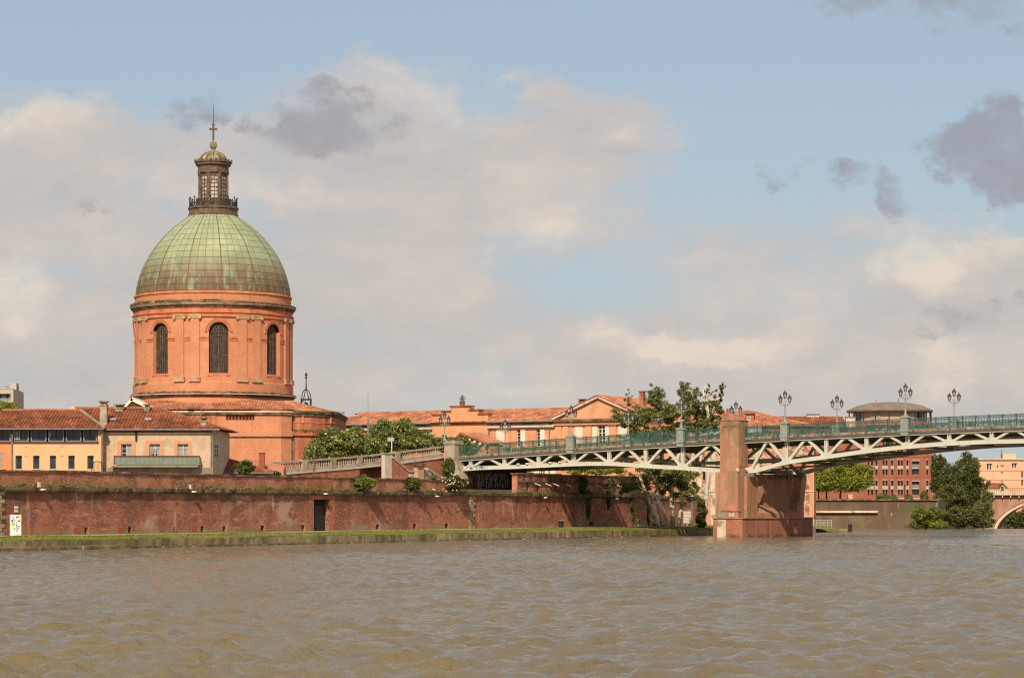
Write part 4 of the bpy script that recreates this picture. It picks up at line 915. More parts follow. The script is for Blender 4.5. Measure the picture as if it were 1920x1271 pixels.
# balcony
bal = MB().box(bp_(213.5, 0)[0] - .1, bp_(374, 0)[0], -1.1, -.002, bp_(0, 875.5, -1)[1], bp_(0, 872.6, -1)[1]).build('balcony_slab', M['render_grey'], bei)
a, b = bp_(217, 0, -1.05)[0], bp_(374, 0, -1.05)[0]; z0_, z1_ = bp_(0, 871.5, -1.05)[1], bp_(0, 856, -1.05)[1]
sh = MB(); n = 66
for i in range(n):
    u, v = a + (b - a) * i / n, a + (b - a) * (i + 1) / n; m = (u + v) / 2
    sh.quad((u, -1.05, z0_), (m, -1.05, z0_), (m, -1.05, z1_), (u, -1.05, z1_)); sh.quad((m, -1.05, z0_), (m + .012, -1.01, z0_), (m + .012, -1.01, z1_), (m, -1.05, z1_)); sh.quad((m + .012, -1.01, z0_), (v, -1.01, z0_), (v, -1.01, z1_), (m + .012, -1.01, z1_)); sh.quad((v, -1.01, z0_), (v, -1.05, z0_), (v, -1.05, z1_), (v, -1.01, z1_))
sh.quad((b, -1.03, z0_), (b, 0, z0_), (b, 0, z1_), (b, -1.03, z1_)); sh.quad((a, -1.03, z0_), (a, 0, z0_), (a, 0, z1_), (a, -1.03, z1_))
sh.build('balcony_screen', M['green_metal'], bei)
MB().box(a - .05, b + .03, -1.09, -.98, z1_, z1_ + .09).build('balcony_rail', M['red_sill'], bei)
MB().box(a - .2, a - .05, -1.05, -.9, z0_, z1_ + .12).build('balcony_post', M['tile_dark'], bei)
# roof of the beige house
ze = bp_(0, 804.5, -.4)[1]; ry = 5.5; zr = bp_(0, 766, ry)[1]; ex0, ex1 = bp_(193, 0, -.4)[0], bp_(410, 0, -.4)[0]
t = MB(); xa, xb = bp_(140, 0, ry)[0], bp_(298, 0, ry)[0]
A_, B_, C_, D_ = (ex0, -.45, ze), (ex1, -.45, ze), (xb, ry, zr), (ex0, ry, zr)
tiles(t, A_, B_, C_, D_); tiles(t, (ex1, -.45, ze), (ex1 + .6, 11.5, ze), (xb, ry + .3, zr), (xb, ry, zr)); t.quad((ex1 + .6, 11.5, ze), (ex0, 11.5, ze), (xa, ry, zr), (xb, ry, zr))
t.quad((ex0, -.4, ze), (ex0, ry, zr), (xa, ry, zr), (xa, ry - .5, zr - .2))
tiles(t, (ex0 - 3.4, 2.4, ze + (zr - ze) * .47), (ex0, 2.4, ze + (zr - ze) * .47), (ex0, ry, zr), (ex0 - 2.4, ry, zr))
t.build('roof', M['tile_dark'], bei, kind='stuff')
MB().tube([(ex0, -.52, ze - .05), (ex1 + .1, -.52, ze - .05)], .07, 8).build('gutter', M['zinc'], bei)
MB().bar((xa, ry, zr + .08), (xb, ry, zr + .08), .3, .18, (0, 0, 1)).build('ridge', M['tile'], bei); MB().bar((xb, ry, zr + .08), (ex1, -.45, ze + .08), .28, .16, (0, 0, 1)).build('hip_ridge', M['tile_dark'], bei)
def on_roof(px, d): return bp_(px, 0, d)[0]
chimney(bei, on_roof(188, 1), on_roof(201, 1), .7, 1.5, ze, bp_(0, 752, 1)[1], M['concrete'])
chimney(bei, on_roof(217, 5), on_roof(232, 5), 4.6, 5.4, zr - 1.2, bp_(0, 758, 5)[1], M['concrete'])
chimney(bei, on_roof(271, 5), on_roof(281, 5), 4.7, 5.3, zr - 1.2, bp_(0, 757.5, 5)[1], M['concrete'], n=3)
chimney(bei, on_roof(376.5, .7), on_roof(387.5, .7), .4, 1., ze - .2, bp_(0, 782.5, .7)[1], M['concrete'], n=3)
up = Vector((0, ry + .45, zr - ze)).normalized(); nr = Vector((0, -up.z, up.y))
for px in (205, 271):
    c = Vector((on_roof(px, 2), -.45, ze)) + up * 2.35 + nr * .1; e = Vector((.68, 0, 0)); skew = Vector((-.0, 0, 0))
    sk = MB().hexa([c, c + e, c + e + up * .6, c + up * .6], [c + nr * .08, c + e + nr * .08, c + e + up * .6 + nr * .08, c + up * .6 + nr * .08]).build('skylight', M['zinc'], bei)
    c2 = c + nr * .085 + e * .1 + up * .06; MB().quad(c2, c2 + e * .8, c2 + e * .8 + up * .45, c2 + up * .45).build('skylight_pane', M['pale_glass'], sk)
# iron arch over the parapet
ia = MB(); c = bp_(182.5, 880, -8); r = .5
for k in range(10):
    a, b = math.pi * k / 10, math.pi * (k + 1) / 10; ia.tube([(r * math.cos(a), 0, .75 + .35 * math.sin(a)), (r * math.cos(b), 0, .75 + .35 * math.sin(b))], .035, 5)
ia.tube([(-r, 0, -1.5), (-r, 0, .75)], .035, 5).tube([(r, 0, -1.5), (r, 0, .75)], .035, 5)
for k in range(-3, 4): ia.tube([(k * .12, 0, -1.2), (k * .12, 0, .7 + .35 * math.sqrt(max(0, 1 - (k * .24) ** 2)))], .012, 4)
wp = BF.w(c[0], -8, 0); ia.build('iron_garden_arch', M['iron'], None, 'thin iron arch standing behind the wall by the yellow house', 'garden arch', loc=(wp.x, wp.y, 6.2))
# ---- low tiled outbuilding right of the beige house
LF = Fr((411 - 960) / F * 243, 243, 0); lp = lambda px, py, d=0.: LF.pix(px, py, d)
low = fthing('tiled_shed', 'low shed with brown tile roof between beige house and ramp', 'shed', LF)
MB().box(lp(402, 0)[0], lp(512, 0)[0], 0, 7, 5, lp(0, 886)[1]).build('wall', M['brick_chapel_dirty'], low)
t = MB(); tiles(t, (lp(402, 0)[0], -.4, lp(0, 886, -.4)[1]), (lp(514, 0)[0], -.4, lp(0, 886, -.4)[1]), (lp(418, 0, 5)[0], 5, lp(0, 858, 5)[1]), (lp(402, 0)[0], 5, lp(0, 858, 5)[1])); tiles(t, (lp(514, 0)[0], -.4, lp(0, 886, -.4)[1]), (lp(514, 0)[0], 9, lp(0, 886, -.4)[1]), (lp(418, 0, 5)[0], 5.2, lp(0, 858, 5)[1]), (lp(418, 0, 5)[0], 5, lp(0, 858, 5)[1])); t.build('roof', M['tile_dark'], low, kind='stuff')
MB().tube([(lp(402, 0)[0], -.5, lp(0, 886.8, -.4)[1]), (lp(514, 0)[0], -.5, lp(0, 886.8, -.4)[1])], .08, 6).build('gutter', M['zinc'], low)
t = MB(); t.hexa([(lp(452, 0, 7)[0], 7, 6.5), (lp(532, 0, 7)[0], 7, 6.0), (lp(532, 0, 7)[0], 11, 6.), (lp(452, 0, 7)[0], 11, 6.5)], [(lp(452, 0, 7)[0], 7, lp(0, 868, 7)[1]), (lp(532, 0, 7)[0], 7, lp(0, 880, 7)[1]), (lp(528, 0, 7)[0], 11, lp(0, 871, 7)[1]), (lp(452, 0, 7)[0], 11, lp(0, 857, 7)[1])]); t.build('back_roof', M['tile_orange'], low)
c = MB().box(lp(485.5, 0, 6)[0], lp(496, 0, 6)[0], 5.8, 6.4, 6, lp(0, 850, 6)[1]).build('chimney', M['red_patch'], low)
MB().box(lp(485, 0, 6)[0], lp(496.5, 0, 6)[0], 5.75, 6.45, lp(0, 850, 6)[1], lp(0, 848.6, 6)[1]).build('chimney_cap', M['cornice_dark'], c)
# ---- pale apartment block far left
AF = Fr((22 - 960) / F * 420, 420, 0); ap = lambda px, py, d=0.: AF.pix(px, py, d)
apt = fthing('apartment_block', 'pale concrete apartment block rising behind the left roofs', 'apartment block', AF)
xa, xb, xc_ = ap(-60, 0)[0], ap(25, 0)[0], ap(44.5, 0, 6)[0]; zt = ap(0, 729)[1]
zw = [(ap(-16, 0)[0], ap(20, 0)[0], ap(0, 751)[1], ap(0, 738)[1])]
mb = MB().wall(xa, xb, 5, zt, zw, 0, .8); mb.quad((xb, 0, 5), (xc_, 6, 5), (xc_, 6, zt - .35), (xb, 0, zt)); mb.quad((xa, 0, zt), (xb, 0, zt), (xc_, 6, zt - .3), (xa, 8, zt)); mb.build('wall', M['apartment'], apt)
a, b, c, d = zw[0]
w = MB().quad((a, .78, c), (b, .78, c), (b, .78, d), (a, .78, d)).build('window', M['pale_glass'], apt)
MB().box(b - .9, b - .5, .6, .77, c, d).box(b - 1.9, b - 1.75, .6, .77, c, d).build('window_frame', M['dark_frame'], w); MB().box(a, b, -.02, .1, c, c + .35).build('balcony_bar', M['grey_frame'], w)
MB().box(xa, xb + .05, -.08, .05, zt, zt + .18).build('roof_edge', M['concrete_white'], apt)
rb_ = MB().box(ap(22, 0, 3)[0], ap(33, 0, 3)[0], 2, 4, zt - 1, ap(0, 718.5, 3)[1]).build('roof_stack', M['apartment'], apt)
MB().tube([(ap(34, 0, 3)[0], 3, zt - 1), (ap(34, 0, 3)[0], 3, ap(0, 719, 3)[1])], .12, 6).build('vent_pipe', M['zinc'], apt); MB().box(ap(8, 0, 3)[0], ap(22, 0, 3)[0], 2.5, 4, zt - .2, zt + .5).build('roof_plant', M['zinc'], apt)
# ================================================================== RAMP WITH BALUSTRADE
RF = Fr(-25.2, 275, 54.4); rp = lambda px, py, d=0.: RF.pix(px, py, d)
ramp = fthing('bridge_ramp', 'rising ramp with stone balustrade and brick wall leading up to the bridge', 'ramp', RF)
tops = [(478, 869.5), (520, 866.5), (575, 862), (668, 855), (722, 849.8), (833, 836)]
tp = [rp(*q) for q in tops]; TX = [q[0] for q in tp]; TZ = [q[1] for q in tp]
topz = lambda x: float(np.interp(x, TX, TZ))
def sloped(mb, a, b, y0, y1, o0, o1):
    za, zb = topz(a), topz(b); return mb.hexa([(a, y0, za - o0), (b, y0, zb - o0), (b, y1, zb - o0), (a, y1, za - o0)], [(a, y0, za - o1), (b, y0, zb - o1), (b, y1, zb - o1), (a, y1, za - o1)])
peds = [rp(q, 0)[0] for q in (478, 517, 571, 625, 674, 722, 745, 831)]
HB = 1.18
for i in range(len(peds) - 1):
    a, b = peds[i], peds[i + 1]
    sloped(MB(), a, b, -.06, .34, .18, 0).build('handrail', M['concrete'], ramp)
    sloped(MB(), a, b, -.02, .30, HB + .02, .86).build('plinth', M['concrete'], ramp)
    sloped(MB(), a, b, -.12, .30, HB + .22, HB + .02).build('string_course', M['concrete_white'], ramp)
    n = max(2, int((b - a - .8) / .40))
    for k in range(n):
        x = a + .5 + (b - a - 1.) * (k + .5) / n; z = topz(x)
        o = link('baluster', BALM, ramp, loc=(x, .13, z - .87)) if i or k else None
        if o is None:
            o = MB().lathe([(.10, 0), (.10, .07), (.06, .10), (.11, .26), (.105, .34), (.05, .52), (.09, .60), (.10, .70)], 8).build('baluster', M['concrete'], ramp, loc=(x, .13, z - .87)); BALM = o.data
    MB().box(a - .42, a + .42, -.1, .38, topz(a) - HB + .03, topz(a) + .05).build('pedestal', M['concrete'], ramp)
xo0, xo1 = rp(676, 0)[0], rp(721, 0)[0]
for a, b in zip([TX[0]] + peds[1:], peds[1:] + [rp(834, 0)[0]]):
    if a >= xo0 - 1 and b <= xo1 + 1: continue
    MB().hexa([(a, 0, 4.6), (b, 0, 4.6), (b, 4, 4.6), (a, 4, 4.6)], [(a, 0, topz(a) - HB - .21), (b, 0, topz(b) - HB - .21), (b, 4, topz(b) - HB - .21), (a, 4, topz(a) - HB - .21)]).build('ramp_wall', M['brick_door'], ramp)
MB().box(xo0 - .5, xo1 + .5, 2.0, 2.3, 4.6, topz(xo0) - HB - .25).build('recess_wall', M['brick_door'], ramp)
sloped(MB(), xo0 - .5, xo1 + .5, .3, 6, HB + .24, HB + .05).build('landing_slab', M['concrete'], ramp)
# pale newel pillar and stair walls in front
nx0, nx1 = rp(720.5, 0, -.9)[0], rp(733, 0, -.9)[0]
MB().box(nx0, nx1, -1.0, -.5, 4.8, rp(726, 851, -.9)[1]).build('newel_pillar', M['concrete_white'], ramp, label='pale stone pillar at the head of the stair')
MB().box(nx0 - .12, nx1 + .12, -1.1, -.4, rp(726, 851, -.9)[1], rp(726, 848.6, -.9)[1]).build('newel_cap', M['concrete'], ramp)
def S(px, py, d=-.9): return rp(px, py, d)
poly = [S(733, 858), S(764, 884), S(778, 885), S(778, 899), S(733, 899)]
MB().wall_prism([poly[4], poly[3], poly[2], poly[1], poly[0]], -1.05, -.25).build('stair_wall', M['brick_door'], ramp)
for p, q in ((poly[0], poly[1]), (poly[1], poly[2])): MB().bar((p[0], -.65, p[1] + .08), (q[0], -.65, q[1] + .08), .22, 1.0).build('stair_coping', M['concrete'], ramp)
poly = [S(792, 880), S(800, 880), S(826, 897), S(826, 901), S(792, 901)]
MB().wall_prism([poly[4], poly[3], poly[2], poly[1], poly[0]], -1.05, -.25).build('stair_wall', M['concrete'], ramp); MB().bar((poly[1][0], -.65, poly[1][1] + .08), (poly[2][0], -.65, poly[2][1] + .08), .22, 1.).build('stair_coping', M['concrete'], ramp)
MB().box(S(764, 0)[0], S(780, 0)[0], -1.3, -1.06, 4.8, S(770, 889)[1]).build('stair_foot', M['concrete_white'], ramp)
a, b = S(779, 0, -1.2)[0], S(791, 0, -1.2)[0]
sp0 = MB().box(a, b, -1.5, -.9, 4.8, S(785, 873, -1.2)[1]).build('stair_post', M['capital_stone'], ramp); MB().box(a - .25, b + .25, -1.75, -.65, S(785, 873, -1.2)[1], S(785, 870.5, -1.2)[1]).box(a - .1, b + .1, -1.6, -.8, S(785, 870.5, -1.2)[1], S(785, 868, -1.2)[1]).build('stair_post_cap', M['cornice_dark'], sp0)
# ================================================================== HOSPITAL RANGE
HF = Fr((1000 - 960) / F * 333, 333, -30); hp = lambda px, py, d=0.: HF.pix(px, py, d)
hos = fthing('hospital_building', 'long orange hospital range with stepped gable, pediment and white shutters behind the bridge', 'hospital', HF)
hx = lambda px, d=0.: hp(px, 0, d)[0]
zE = hp(1000, 790)[1]; zR = hp(1000, 768, 6)[1]
xA, xB, xC, xD, xE_ = hx(618), hx(812), hx(916), hx(1041), hx(1212)
def hz(px, py, d=0.): return hp(px, py, d)[1]
# windows
wn = []          # (x0, x1, z0, z1, kind)
for a, b, t_, u_ in ((824, 839, 823, 808), (889, 902, 820, 806.5)): wn.append((hx(a), hx(b), hz(a, t_), hz(a, u_), 'bars'))
for a, b in ((931, 946), (969, 983.5), (1005.5, 1020)): wn.append((hx(a), hx(b), hz(a, 837), hz(a, 804.5), 'long'))
for a, b in ((1078, 1092.5), (1121, 1134.5), (1160, 1175)): wn.append((hx(a), hx(b), hz(a, 832), hz(a, 797.5), 'long'))
for a, b in ((972, 982), (1009, 1019), (1045, 1055)): pass
lows = [(hx(a), hx(b), hz(a, 893), hz(a, 870)) for a, b in ((1012, 1021),)]
mb = MB().wall(xA, xE_, 4, zE, [w[:4] for w in wn] + lows, 0, .3); mb.quad((xE_, 0, 4), (xE_, 12, 4), (xE_, 12, zE), (xE_, 0, zE)); mb.quad((xA, 12, 4), (xA, 0, 4), (xA, 0, zE), (xA, 12, zE)); mb.build('wall', M['hospital'], hos)
for i, (a, b, c, d, k) in enumerate(wn):
    if k == 'bars': sash(hos, a, b, c, d, .22, M['white_paint'], M['glass'], 4, 2, bw=.07); continue
    m = (a + b) / 2
    if i in (2, 5): shutter(hos, a, b, c, d, .0, M['white_paint'])
    elif i in (3, 4):
        sash(hos, a, m, c, d, .22, M['white_paint'], M['glass'], 1, 5); shutter(hos, m, b + .1, c, d, .0, M['white_paint'])
    elif i == 6:
        sash(hos, a, b, c, d, .22, M['white_paint'], M['glass'], 2, 5, bw=.09); shutter(hos, hx(1111), a - .05, c, d, -.01, M['white_paint']); shutter(hos, b + .03, hx(1142.5), c, d, -.01, M['white_paint'])
    else: shutter(hos, a, b, c, d, 0., M['white_paint'])
for a, b, c, d in lows: sash(hos, a, b, c, d, .22, M['white_paint'], M['glass'], 2, 3)
for a, b in ((970, 990), (996, 1011), (1022, 1042)): shutter(hos, hx(a), hx(b), hz(a, 893), hz(a, 871), -.01, M['white_paint'])
# eaves, gutter and string courses
for a, b in ((xA, xB), (xC, xD)):
    MB().box(a, b, -.35, .1, zE - .42, zE - .1).build('eaves_board', M['cornice_dark'], hos); MB().box(a, b, -.42, -.06, zE - .78, zE - .50).build('eaves_fillet', M['concrete_white'], hos)
    MB().tube([(a, -.62, zE), (b, -.62, zE)], .11, 8).build('gutter', M['zinc'], hos)
a, b = xA, xD
t = MB(); tiles(t, (a, -.6, zE + .02), (b, -.6, zE + .02), (b, 6, zR), (a + 1.2, 6, zR), pitch=.34, row=.6, lift=.09); t.quad((b, 12.6, zE), (a, 12.6, zE), (a, 6, zR), (b, 6, zR)); t.build('roof', M['tile_orange'], hos, kind='stuff')
MB().bar((a + .9, 6, zR + .1), (b, 6, zR + .1), .35, .2, (0, 0, 1)).build('ridge', M['tile_orange'], hos)
MB().tube([(hx(1031), -.15, 6), (hx(1031), -.15, zE - .9), (hx(1028), -.5, zE - .1)], .09, 6).build('downpipe', M['zinc'], hos); MB().tube([(xC + .15, -.15, 6), (xC + .15, -.15, zE)], .09, 6).build('downpipe', M['zinc'], hos)
# stepped gable
st = [(812, 782), (812, 779), (829.5, 779), (829.5, 772.6), (846, 772.6), (846, 763.5), (882, 763.5), (882, 770), (899, 770), (899, 777.5), (916, 777.5), (916, 787)]
pl = [hp(a, b) for a, b in st]
MB().wall_prism([(xB, zE - 2.5), (xC, zE - 2.5)] + pl[::-1], -.18, .9).build('stepped_gable', M['hospital'], hos)
for i in (1, 3, 5, 7, 9):
    a, b = pl[i], pl[i + 1]
    MB().box(min(a[0], b[0]) - .12, max(a[0], b[0]) + .12, -.3, 1., max(a[1], b[1]) + .003, max(a[1], b[1]) + .2).build('gable_coping', M['tile_dark'], hos)
MB().box(xB - .1, xC + .1, -.32, -.19, hz(864, 796.5), hz(864, 794.8)).build('string_course', M['tile_dark'], hos)
# pediment
zp0 = hz(1123, 785); apx, apz = hp(1124, 742); pl0 = hx(1037); pl1 = hx(1213); 
MB().wall_prism([(pl0 + .2, zp0), (pl1 - .2, zp0), (apx, apz - .35)], -.2, .6).build('tympanum', M['hospital'], hos)
MB().box(pl0 - .2, pl1 + .2, -.65, -.005, zp0 - .32, zp0).build('pediment_cornice', M['cornice_dark'], hos); MB().box(pl0, pl1, -.35, -.004, zp0 - .75, zp0 - .33).build('entablature', M['hospital'], hos)
for (a, za), (b, zb) in (((pl0 - .3, zp0 + .02), (apx, apz)), ((apx, apz), (pl1 + .3, zp0 + .02))):
    n = Vector((-(zb - za), b - a)).normalized()
    MB().wall_prism([(a, za), (a - n.x * .28, za - n.y * .28), (b - n.x * .28, zb - n.y * .28), (b, zb)], -.6, -.2).build('raking_cornice', M['cornice_pale'], hos)
    t = MB()
    if a < apx - .1: tiles(t, (a, 14, za + .05), (a, -.7, za + .05), (b, -.7, zb + .05), (b, 14, zb + .05), pitch=.34, row=.6, lift=.09)
    else: tiles(t, (b, -.7, zb + .05), (b, 14, zb + .05), (a, 14, za + .05), (a, -.7, za + .05), pitch=.34, row=.6, lift=.09)
    t.build('pediment_roof', M['tile_orange'], hos, kind='stuff')
for a, b in ((1043, 1053), (1056, 1067), (1098, 1110), (1144, 1156), (1180, 1192)):
    o = MB().box(hx(a), hx(b), -.16, -.003, 5, hz(a, 798)).build('pilaster', M['hospital'], hos); MB().box(hx(a) - .12, hx(b) + .12, -.26, -.003, hz(a, 798), hz(a, 795.5)).build('pilaster_cap', M['brick_moulding'], o)
chimney(hos, hx(1088, 5), hx(1101, 5), 4.5, 5.5, zR - 1, hz(1095, 748, 5), M['brick_door'])
c = MB().box(hx(1200.5, 6), hx(1208, 6), 5.7, 6.3, zE, hz(1204, 735, 6)).build('chimney', M['brick_door'], hos); MB().box(hx(1200, 6) - .1, hx(1208, 6) + .15, 5.6, 6.4, hz(1204, 735, 6), hz(1204, 733, 6)).build('chimney_cap', M['tile_dark'], c)
# roofs continuing behind the trees
t = MB(); xq = hx(1262, 4); zq0, zq1 = hz(1300, 800, 4), hz(1300, 768, 9); tiles(t, (xE_ + .1, 3.4, zq0), (xq, 3.4, zq0), (xq, 9, zq1), (xE_ + .1, 9, zq1), pitch=.34, row=.6, lift=.09)
ew = fthing('hospital_wing', 'orange tiled hospital wing behind the pale barked trees', 'building', HF)
t.build('roof', M['tile_orange'], ew, kind='stuff'); MB().box(xE_ + .1, xq, 4, 9, 4, zq0 - .05).build('wall', M['hospital'], ew)
c = MB().box(hx(1244, 6), hx(1252, 6), 5.6, 6.4, zq0, hz(1288, 760, 6)).build('chimney', M['brick_door'], ew); MB().box(hx(1243, 6), hx(1253, 6), 5.5, 6.5, hz(1288, 760, 6), hz(1288, 758.5, 6)).build('chimney_cap', M['tile_dark'], c)
# small porch gable with timber barge boards
pg = fthing('porch_gable', 'small gabled porch with timber brackets in front of the hospital', 'porch', HF)
PF = lambda px, py: hp(px, py, -6)
a, b, c = PF(842, 836), PF(864, 812.5), PF(917, 833)
MB().wall_prism([(a[0], 5), (c[0], 5), (c[0], c[1] - .3), (b[0], b[1] - .4), (a[0], a[1] - .3)], -5.7, -1).build('wall', M['hospital'], pg)
for p, q in ((a, b), (b, c)):
    MB().bar((p[0], -6, p[1]), (q[0], -6, q[1]), .26, .2).build('barge_board', M['tile_dark'], pg)
    MB().hexa([(p[0], -6.1, p[1] + .13), (q[0], -6.1, q[1] + .13), (q[0], -1, q[1] + .13), (p[0], -1, p[1] + .13)], [(p[0], -6.1, p[1] + .25), (q[0], -6.1, q[1] + .25), (q[0], -1, q[1] + .25), (p[0], -1, p[1] + .25)]).build('roof', M['tile_orange'], pg)
for i in range(5):
    f = .12 + i * .19; x = b[0] + (c[0] - b[0]) * f; z = b[1] + (c[1] - b[1]) * f - .32
    MB().box(x - .14, x + .14, -6.15, -5.75, z - .15, z + .12).build('bracket', M['white_paint'], pg)
# stone finial on the stepped gable
fx, fz = hp(864, 763); fp = HF.w(fx, .4, fz + .15); k = 1.2 / 17.5
fin = thing('gable_finial', 'dark stone urn figure on top of the stepped gable', 'statue', fp)
MB().lathe([(.42, 0), (.42, .12), (.3, .18), (.36, .35), (.40, .5), (.32, .68), (.2, .82), (.18, .9), (.27, 1.0), (.20, 1.1), (.1, 1.14)], 12).build('urn', M['cornice_dark'], fin, smooth=True)
MB().lathe([(.08, 1.12), (.10, 1.2), (.17, 1.28), (.10, 1.42), (.02, 1.47)], 10).build('knob', M['cornice_dark'], fin, smooth=True)
ha = MB()
for s in (-1, 1): ha.tube([(s * .22, 0, .86), (s * .40, 0, .98), (s * .40, 0, 1.1), (s * .2, 0, 1.2)], .05, 6)
ha.build('handles', M['cornice_dark'], fin)
# strip of hedge seen under the bridge
bl = []; rs = random.Random(31)
hg = HF.w(hx(1056, -5), -5, 5)
for i in range(60):
    px = rs.uniform(1062, 1165); q = hp(px, rs.uniform(873, 886), -4); w_ = HF.w(q[0], -4 + rs.uniform(-.6, .6), q[1]); bl.append(((w_.x - hg.x, w_.y - hg.y, w_.z - hg.z), (.7, .6, .4)))
hd = thing('hedge', 'long clipped green hedge seen under the left bridge span', 'hedge', hg)
me = leaves(bl, 6000, .13, 33); me.materials.append(M['leaf_lime']); link('foliage', me, hd)
MB().box(-1, 8, -.3, .3, 0, .4).build('stems', M['bark'], hd).rotation_euler = (0, 0, HF.a)
# ================================================================== BRIDGE
QF = Fr(23.9, 279, -32.5)                # x along the bridge (towards the right bank), y downstream
WB = 13.0                                # width between the railings
bridge = fthing('truss_bridge', 'pale grey green steel truss bridge with green railing crossing the river', 'bridge', QF)
T0, T1 = -36.9, 76.
def zr(t): return 11.92 + .034 * t - .00025 * t * t if t < 60 else 11.92 + .034 * 60 - .9 + .004 * (t - 60)
def zd(t): return zr(t) - 1.2
def t_of(px): return QF.X(px, .3)
_pl = [(858, 883), (900, 879.8), (970, 877.8), (1000, 876.5), (1073, 873), (1110, 872), (1145, 872), (1213, 876.5), (1284, 880.3), (1350, 885), (1411, 887), (1475, 869.5), (1556, 858.5), (1628, 848.3), (1703, 840.3), (1783, 834), (1861, 831), (1920, 830)]
LT, LZ = [], []
for a_, b_ in _pl: q_ = QF.pix(a_, b_, .3); LT.append(q_[0]); LZ.append(q_[1])
for a_, b_ in ((40, 9.75), (48, 9.45), (56, 9.), (64, 8.4), (77, 7.6)): LT.append(a_); LZ.append(b_)
def zl(t): return float(np.interp(t, LT, LZ))
lamps_t = [-20.4, -6.2, 6.5, 20.5, 34.6, 48.6, 62.6]
def strip(mb, a, b, y0, y1, f0, f1, step=1.6):
    n = max(1, int(abs(b - a) / step))
    for i in range(n):
        p, q = a + (b - a) * i / n, a + (b - a) * (i + 1) / n
        mb.hexa([(p, y0, f0(p)), (q, y0, f0(q)), (q, y1, f0(q)), (p, y1, f0(p))], [(p, y0, f1(p)), (q, y0, f1(q)), (q, y1, f1(q)), (p, y1, f1(p))])
    return mb
strip(MB(), T0, T1, .35, WB - .35, lambda t: zd(t) - .3, lambda t: zd(t) - .02).build('deck', M['asphalt'], bridge)
for y0, y1 in ((-.05, .34), (WB - .34, WB + .05)):
    strip(MB(), T0, T1, y0, y1, lambda t: zd(t) - .22, lambda t: zd(t) + .02).build('deck_edge', M['deck_edge'], bridge)
    strip(MB(), T0, T1, y0 + .05, y1 - .05, lambda t: zd(t) - .36, lambda t: zd(t) - .222).build('edge_beam', M['bridge_dark'], bridge)
# trusses
def panel_points():
    left = [-36.6, -34.3, -29.65, -25.0, -20.35, -15.65, -10.95, -6.25]
    right = [6.5 + 4.68 * i for i in range(12)]
    return left, right
PL, PR = panel_points(); TH = .42
def truss(y, mat, name):
    zt = lambda t: zd(t) - .38; zt2 = lambda t: zd(t) - .58
    tr = strip(MB(), T0, T1, y - .1, y + TH, lambda t: zd(t) - .58, zt).build(name, mat, bridge)
    lc = strip(MB(), T0, 1.2, y, y + TH, zl, lambda t: zl(t) + .40, 1.0); strip(lc, 1.9, T1, y, y + TH, zl, lambda t: zl(t) + .40, 1.0); lc.build('bottom_chord', mat, tr)
    fl = strip(MB(), T0, 1.2, y - .10, y + TH + .1, lambda t: zl(t) - .05, lambda t: zl(t) - .002, 1.0); strip(fl, 1.9, T1, y - .1, y + TH + .1, lambda t: zl(t) - .05, lambda t: zl(t) - .002, 1.0); fl.build('bottom_flange', mat, tr)
    pts = PL + [.9]; R2 = [2.0] + PR
    for t in PL[1:] + PR:
        if abs(t) > 5.5: 
            post = MB().box(t - .19, t - .06, y + .02, y + TH - .02, zl(t) + .35, zt2(t)).box(t + .06, t + .19, y + .02, y + TH - .02, zl(t) + .35, zt2(t)).box(t - .07, t + .07, y + .12, y + TH - .12, zl(t) + .35, zt2(t)); post.build('post', mat, tr)
    for seq in (pts, R2):
        for a, b in zip(seq, seq[1:]):
            m = (a + b) / 2; za, zb, zm = zl(a) + .34, zl(b) + .34, zt2(m) + .10
            h = zm - min(za, zb); w = .23 if h < 1.6 else .28
            if abs(a - PL[0]) < .1:   # end panel: single falling diagonal
                MB().bar((a, y + TH / 2, zt2(a) - .6), (b, y + TH / 2, zb), w, TH - .08).build('diagonal', mat, tr); continue
            q = .16 * min(1., h / 2.); fl_ = max(.16, .50 - .14 * h)
            for p0, zp, p1 in ((a + .15, za, m - fl_), (b - .15, zb, m + fl_)): MB().bar((p0, y + TH / 2, zp - .05), (p1, y + TH / 2, zm - .06), w, TH - .08).build('diagonal', mat, tr)
            MB().wall_prism([(m - fl_ - .22, zm - .16), (m - fl_ * .6, zm - .22), (m, zm - .22), (m + fl_ * .6, zm - .22), (m + fl_ + .22, zm - .16), (m + fl_ + .1, zm + .05), (m - fl_ - .1, zm + .05)], y + .05, y + TH - .05).build('crown_gusset', mat, tr)
    for t in PL[1:] + PR + [1.9]:
        g = .7 if abs(t) > 3 else .5
        MB().wall_prism([(t - g, zl(t - g) + .38), (t + g, zl(t + g) + .38), (t + .34, zl(t) + .62), (t - .34, zl(t) + .62)], y + .03, y + TH - .03).build('foot_gusset', mat, tr)
    return tr
truss(.28, M['bridge_paint'], 'near_truss'); truss(WB - .7, M['bridge_paint'], 'far_truss')
# cross girders, inner stringers and service pipes
for t in PL[1:] + PR + [0.]:
    MB().box(t - .12, t + .12, .75, WB - .75, zd(t) - .85, zd(t) - .31).build('cross_girder', M['bridge_dark'], bridge)
for t in PL[1:] + PR: MB().box(t - .1, t + .1, .72, WB - .72, zl(t) + .1, zl(t) + .32).build('bottom_strut', M['bridge_dark'], bridge)
for y in (3.2, 6.5, 9.8): strip(MB(), T0, T1, y - .12, y + .12, lambda t: zd(t) - .75, lambda t: zd(t) - .305).build('stringer', M['bridge_dark'], bridge)
for y in (4.6, 8.2): MB().tube([(t, y, max(zd(t) - 2.35, zl(t) + .75)) for t in np.linspace(-22, 75, 30)], .17, 8).build('service_pipe', M['sign_grey'], bridge)
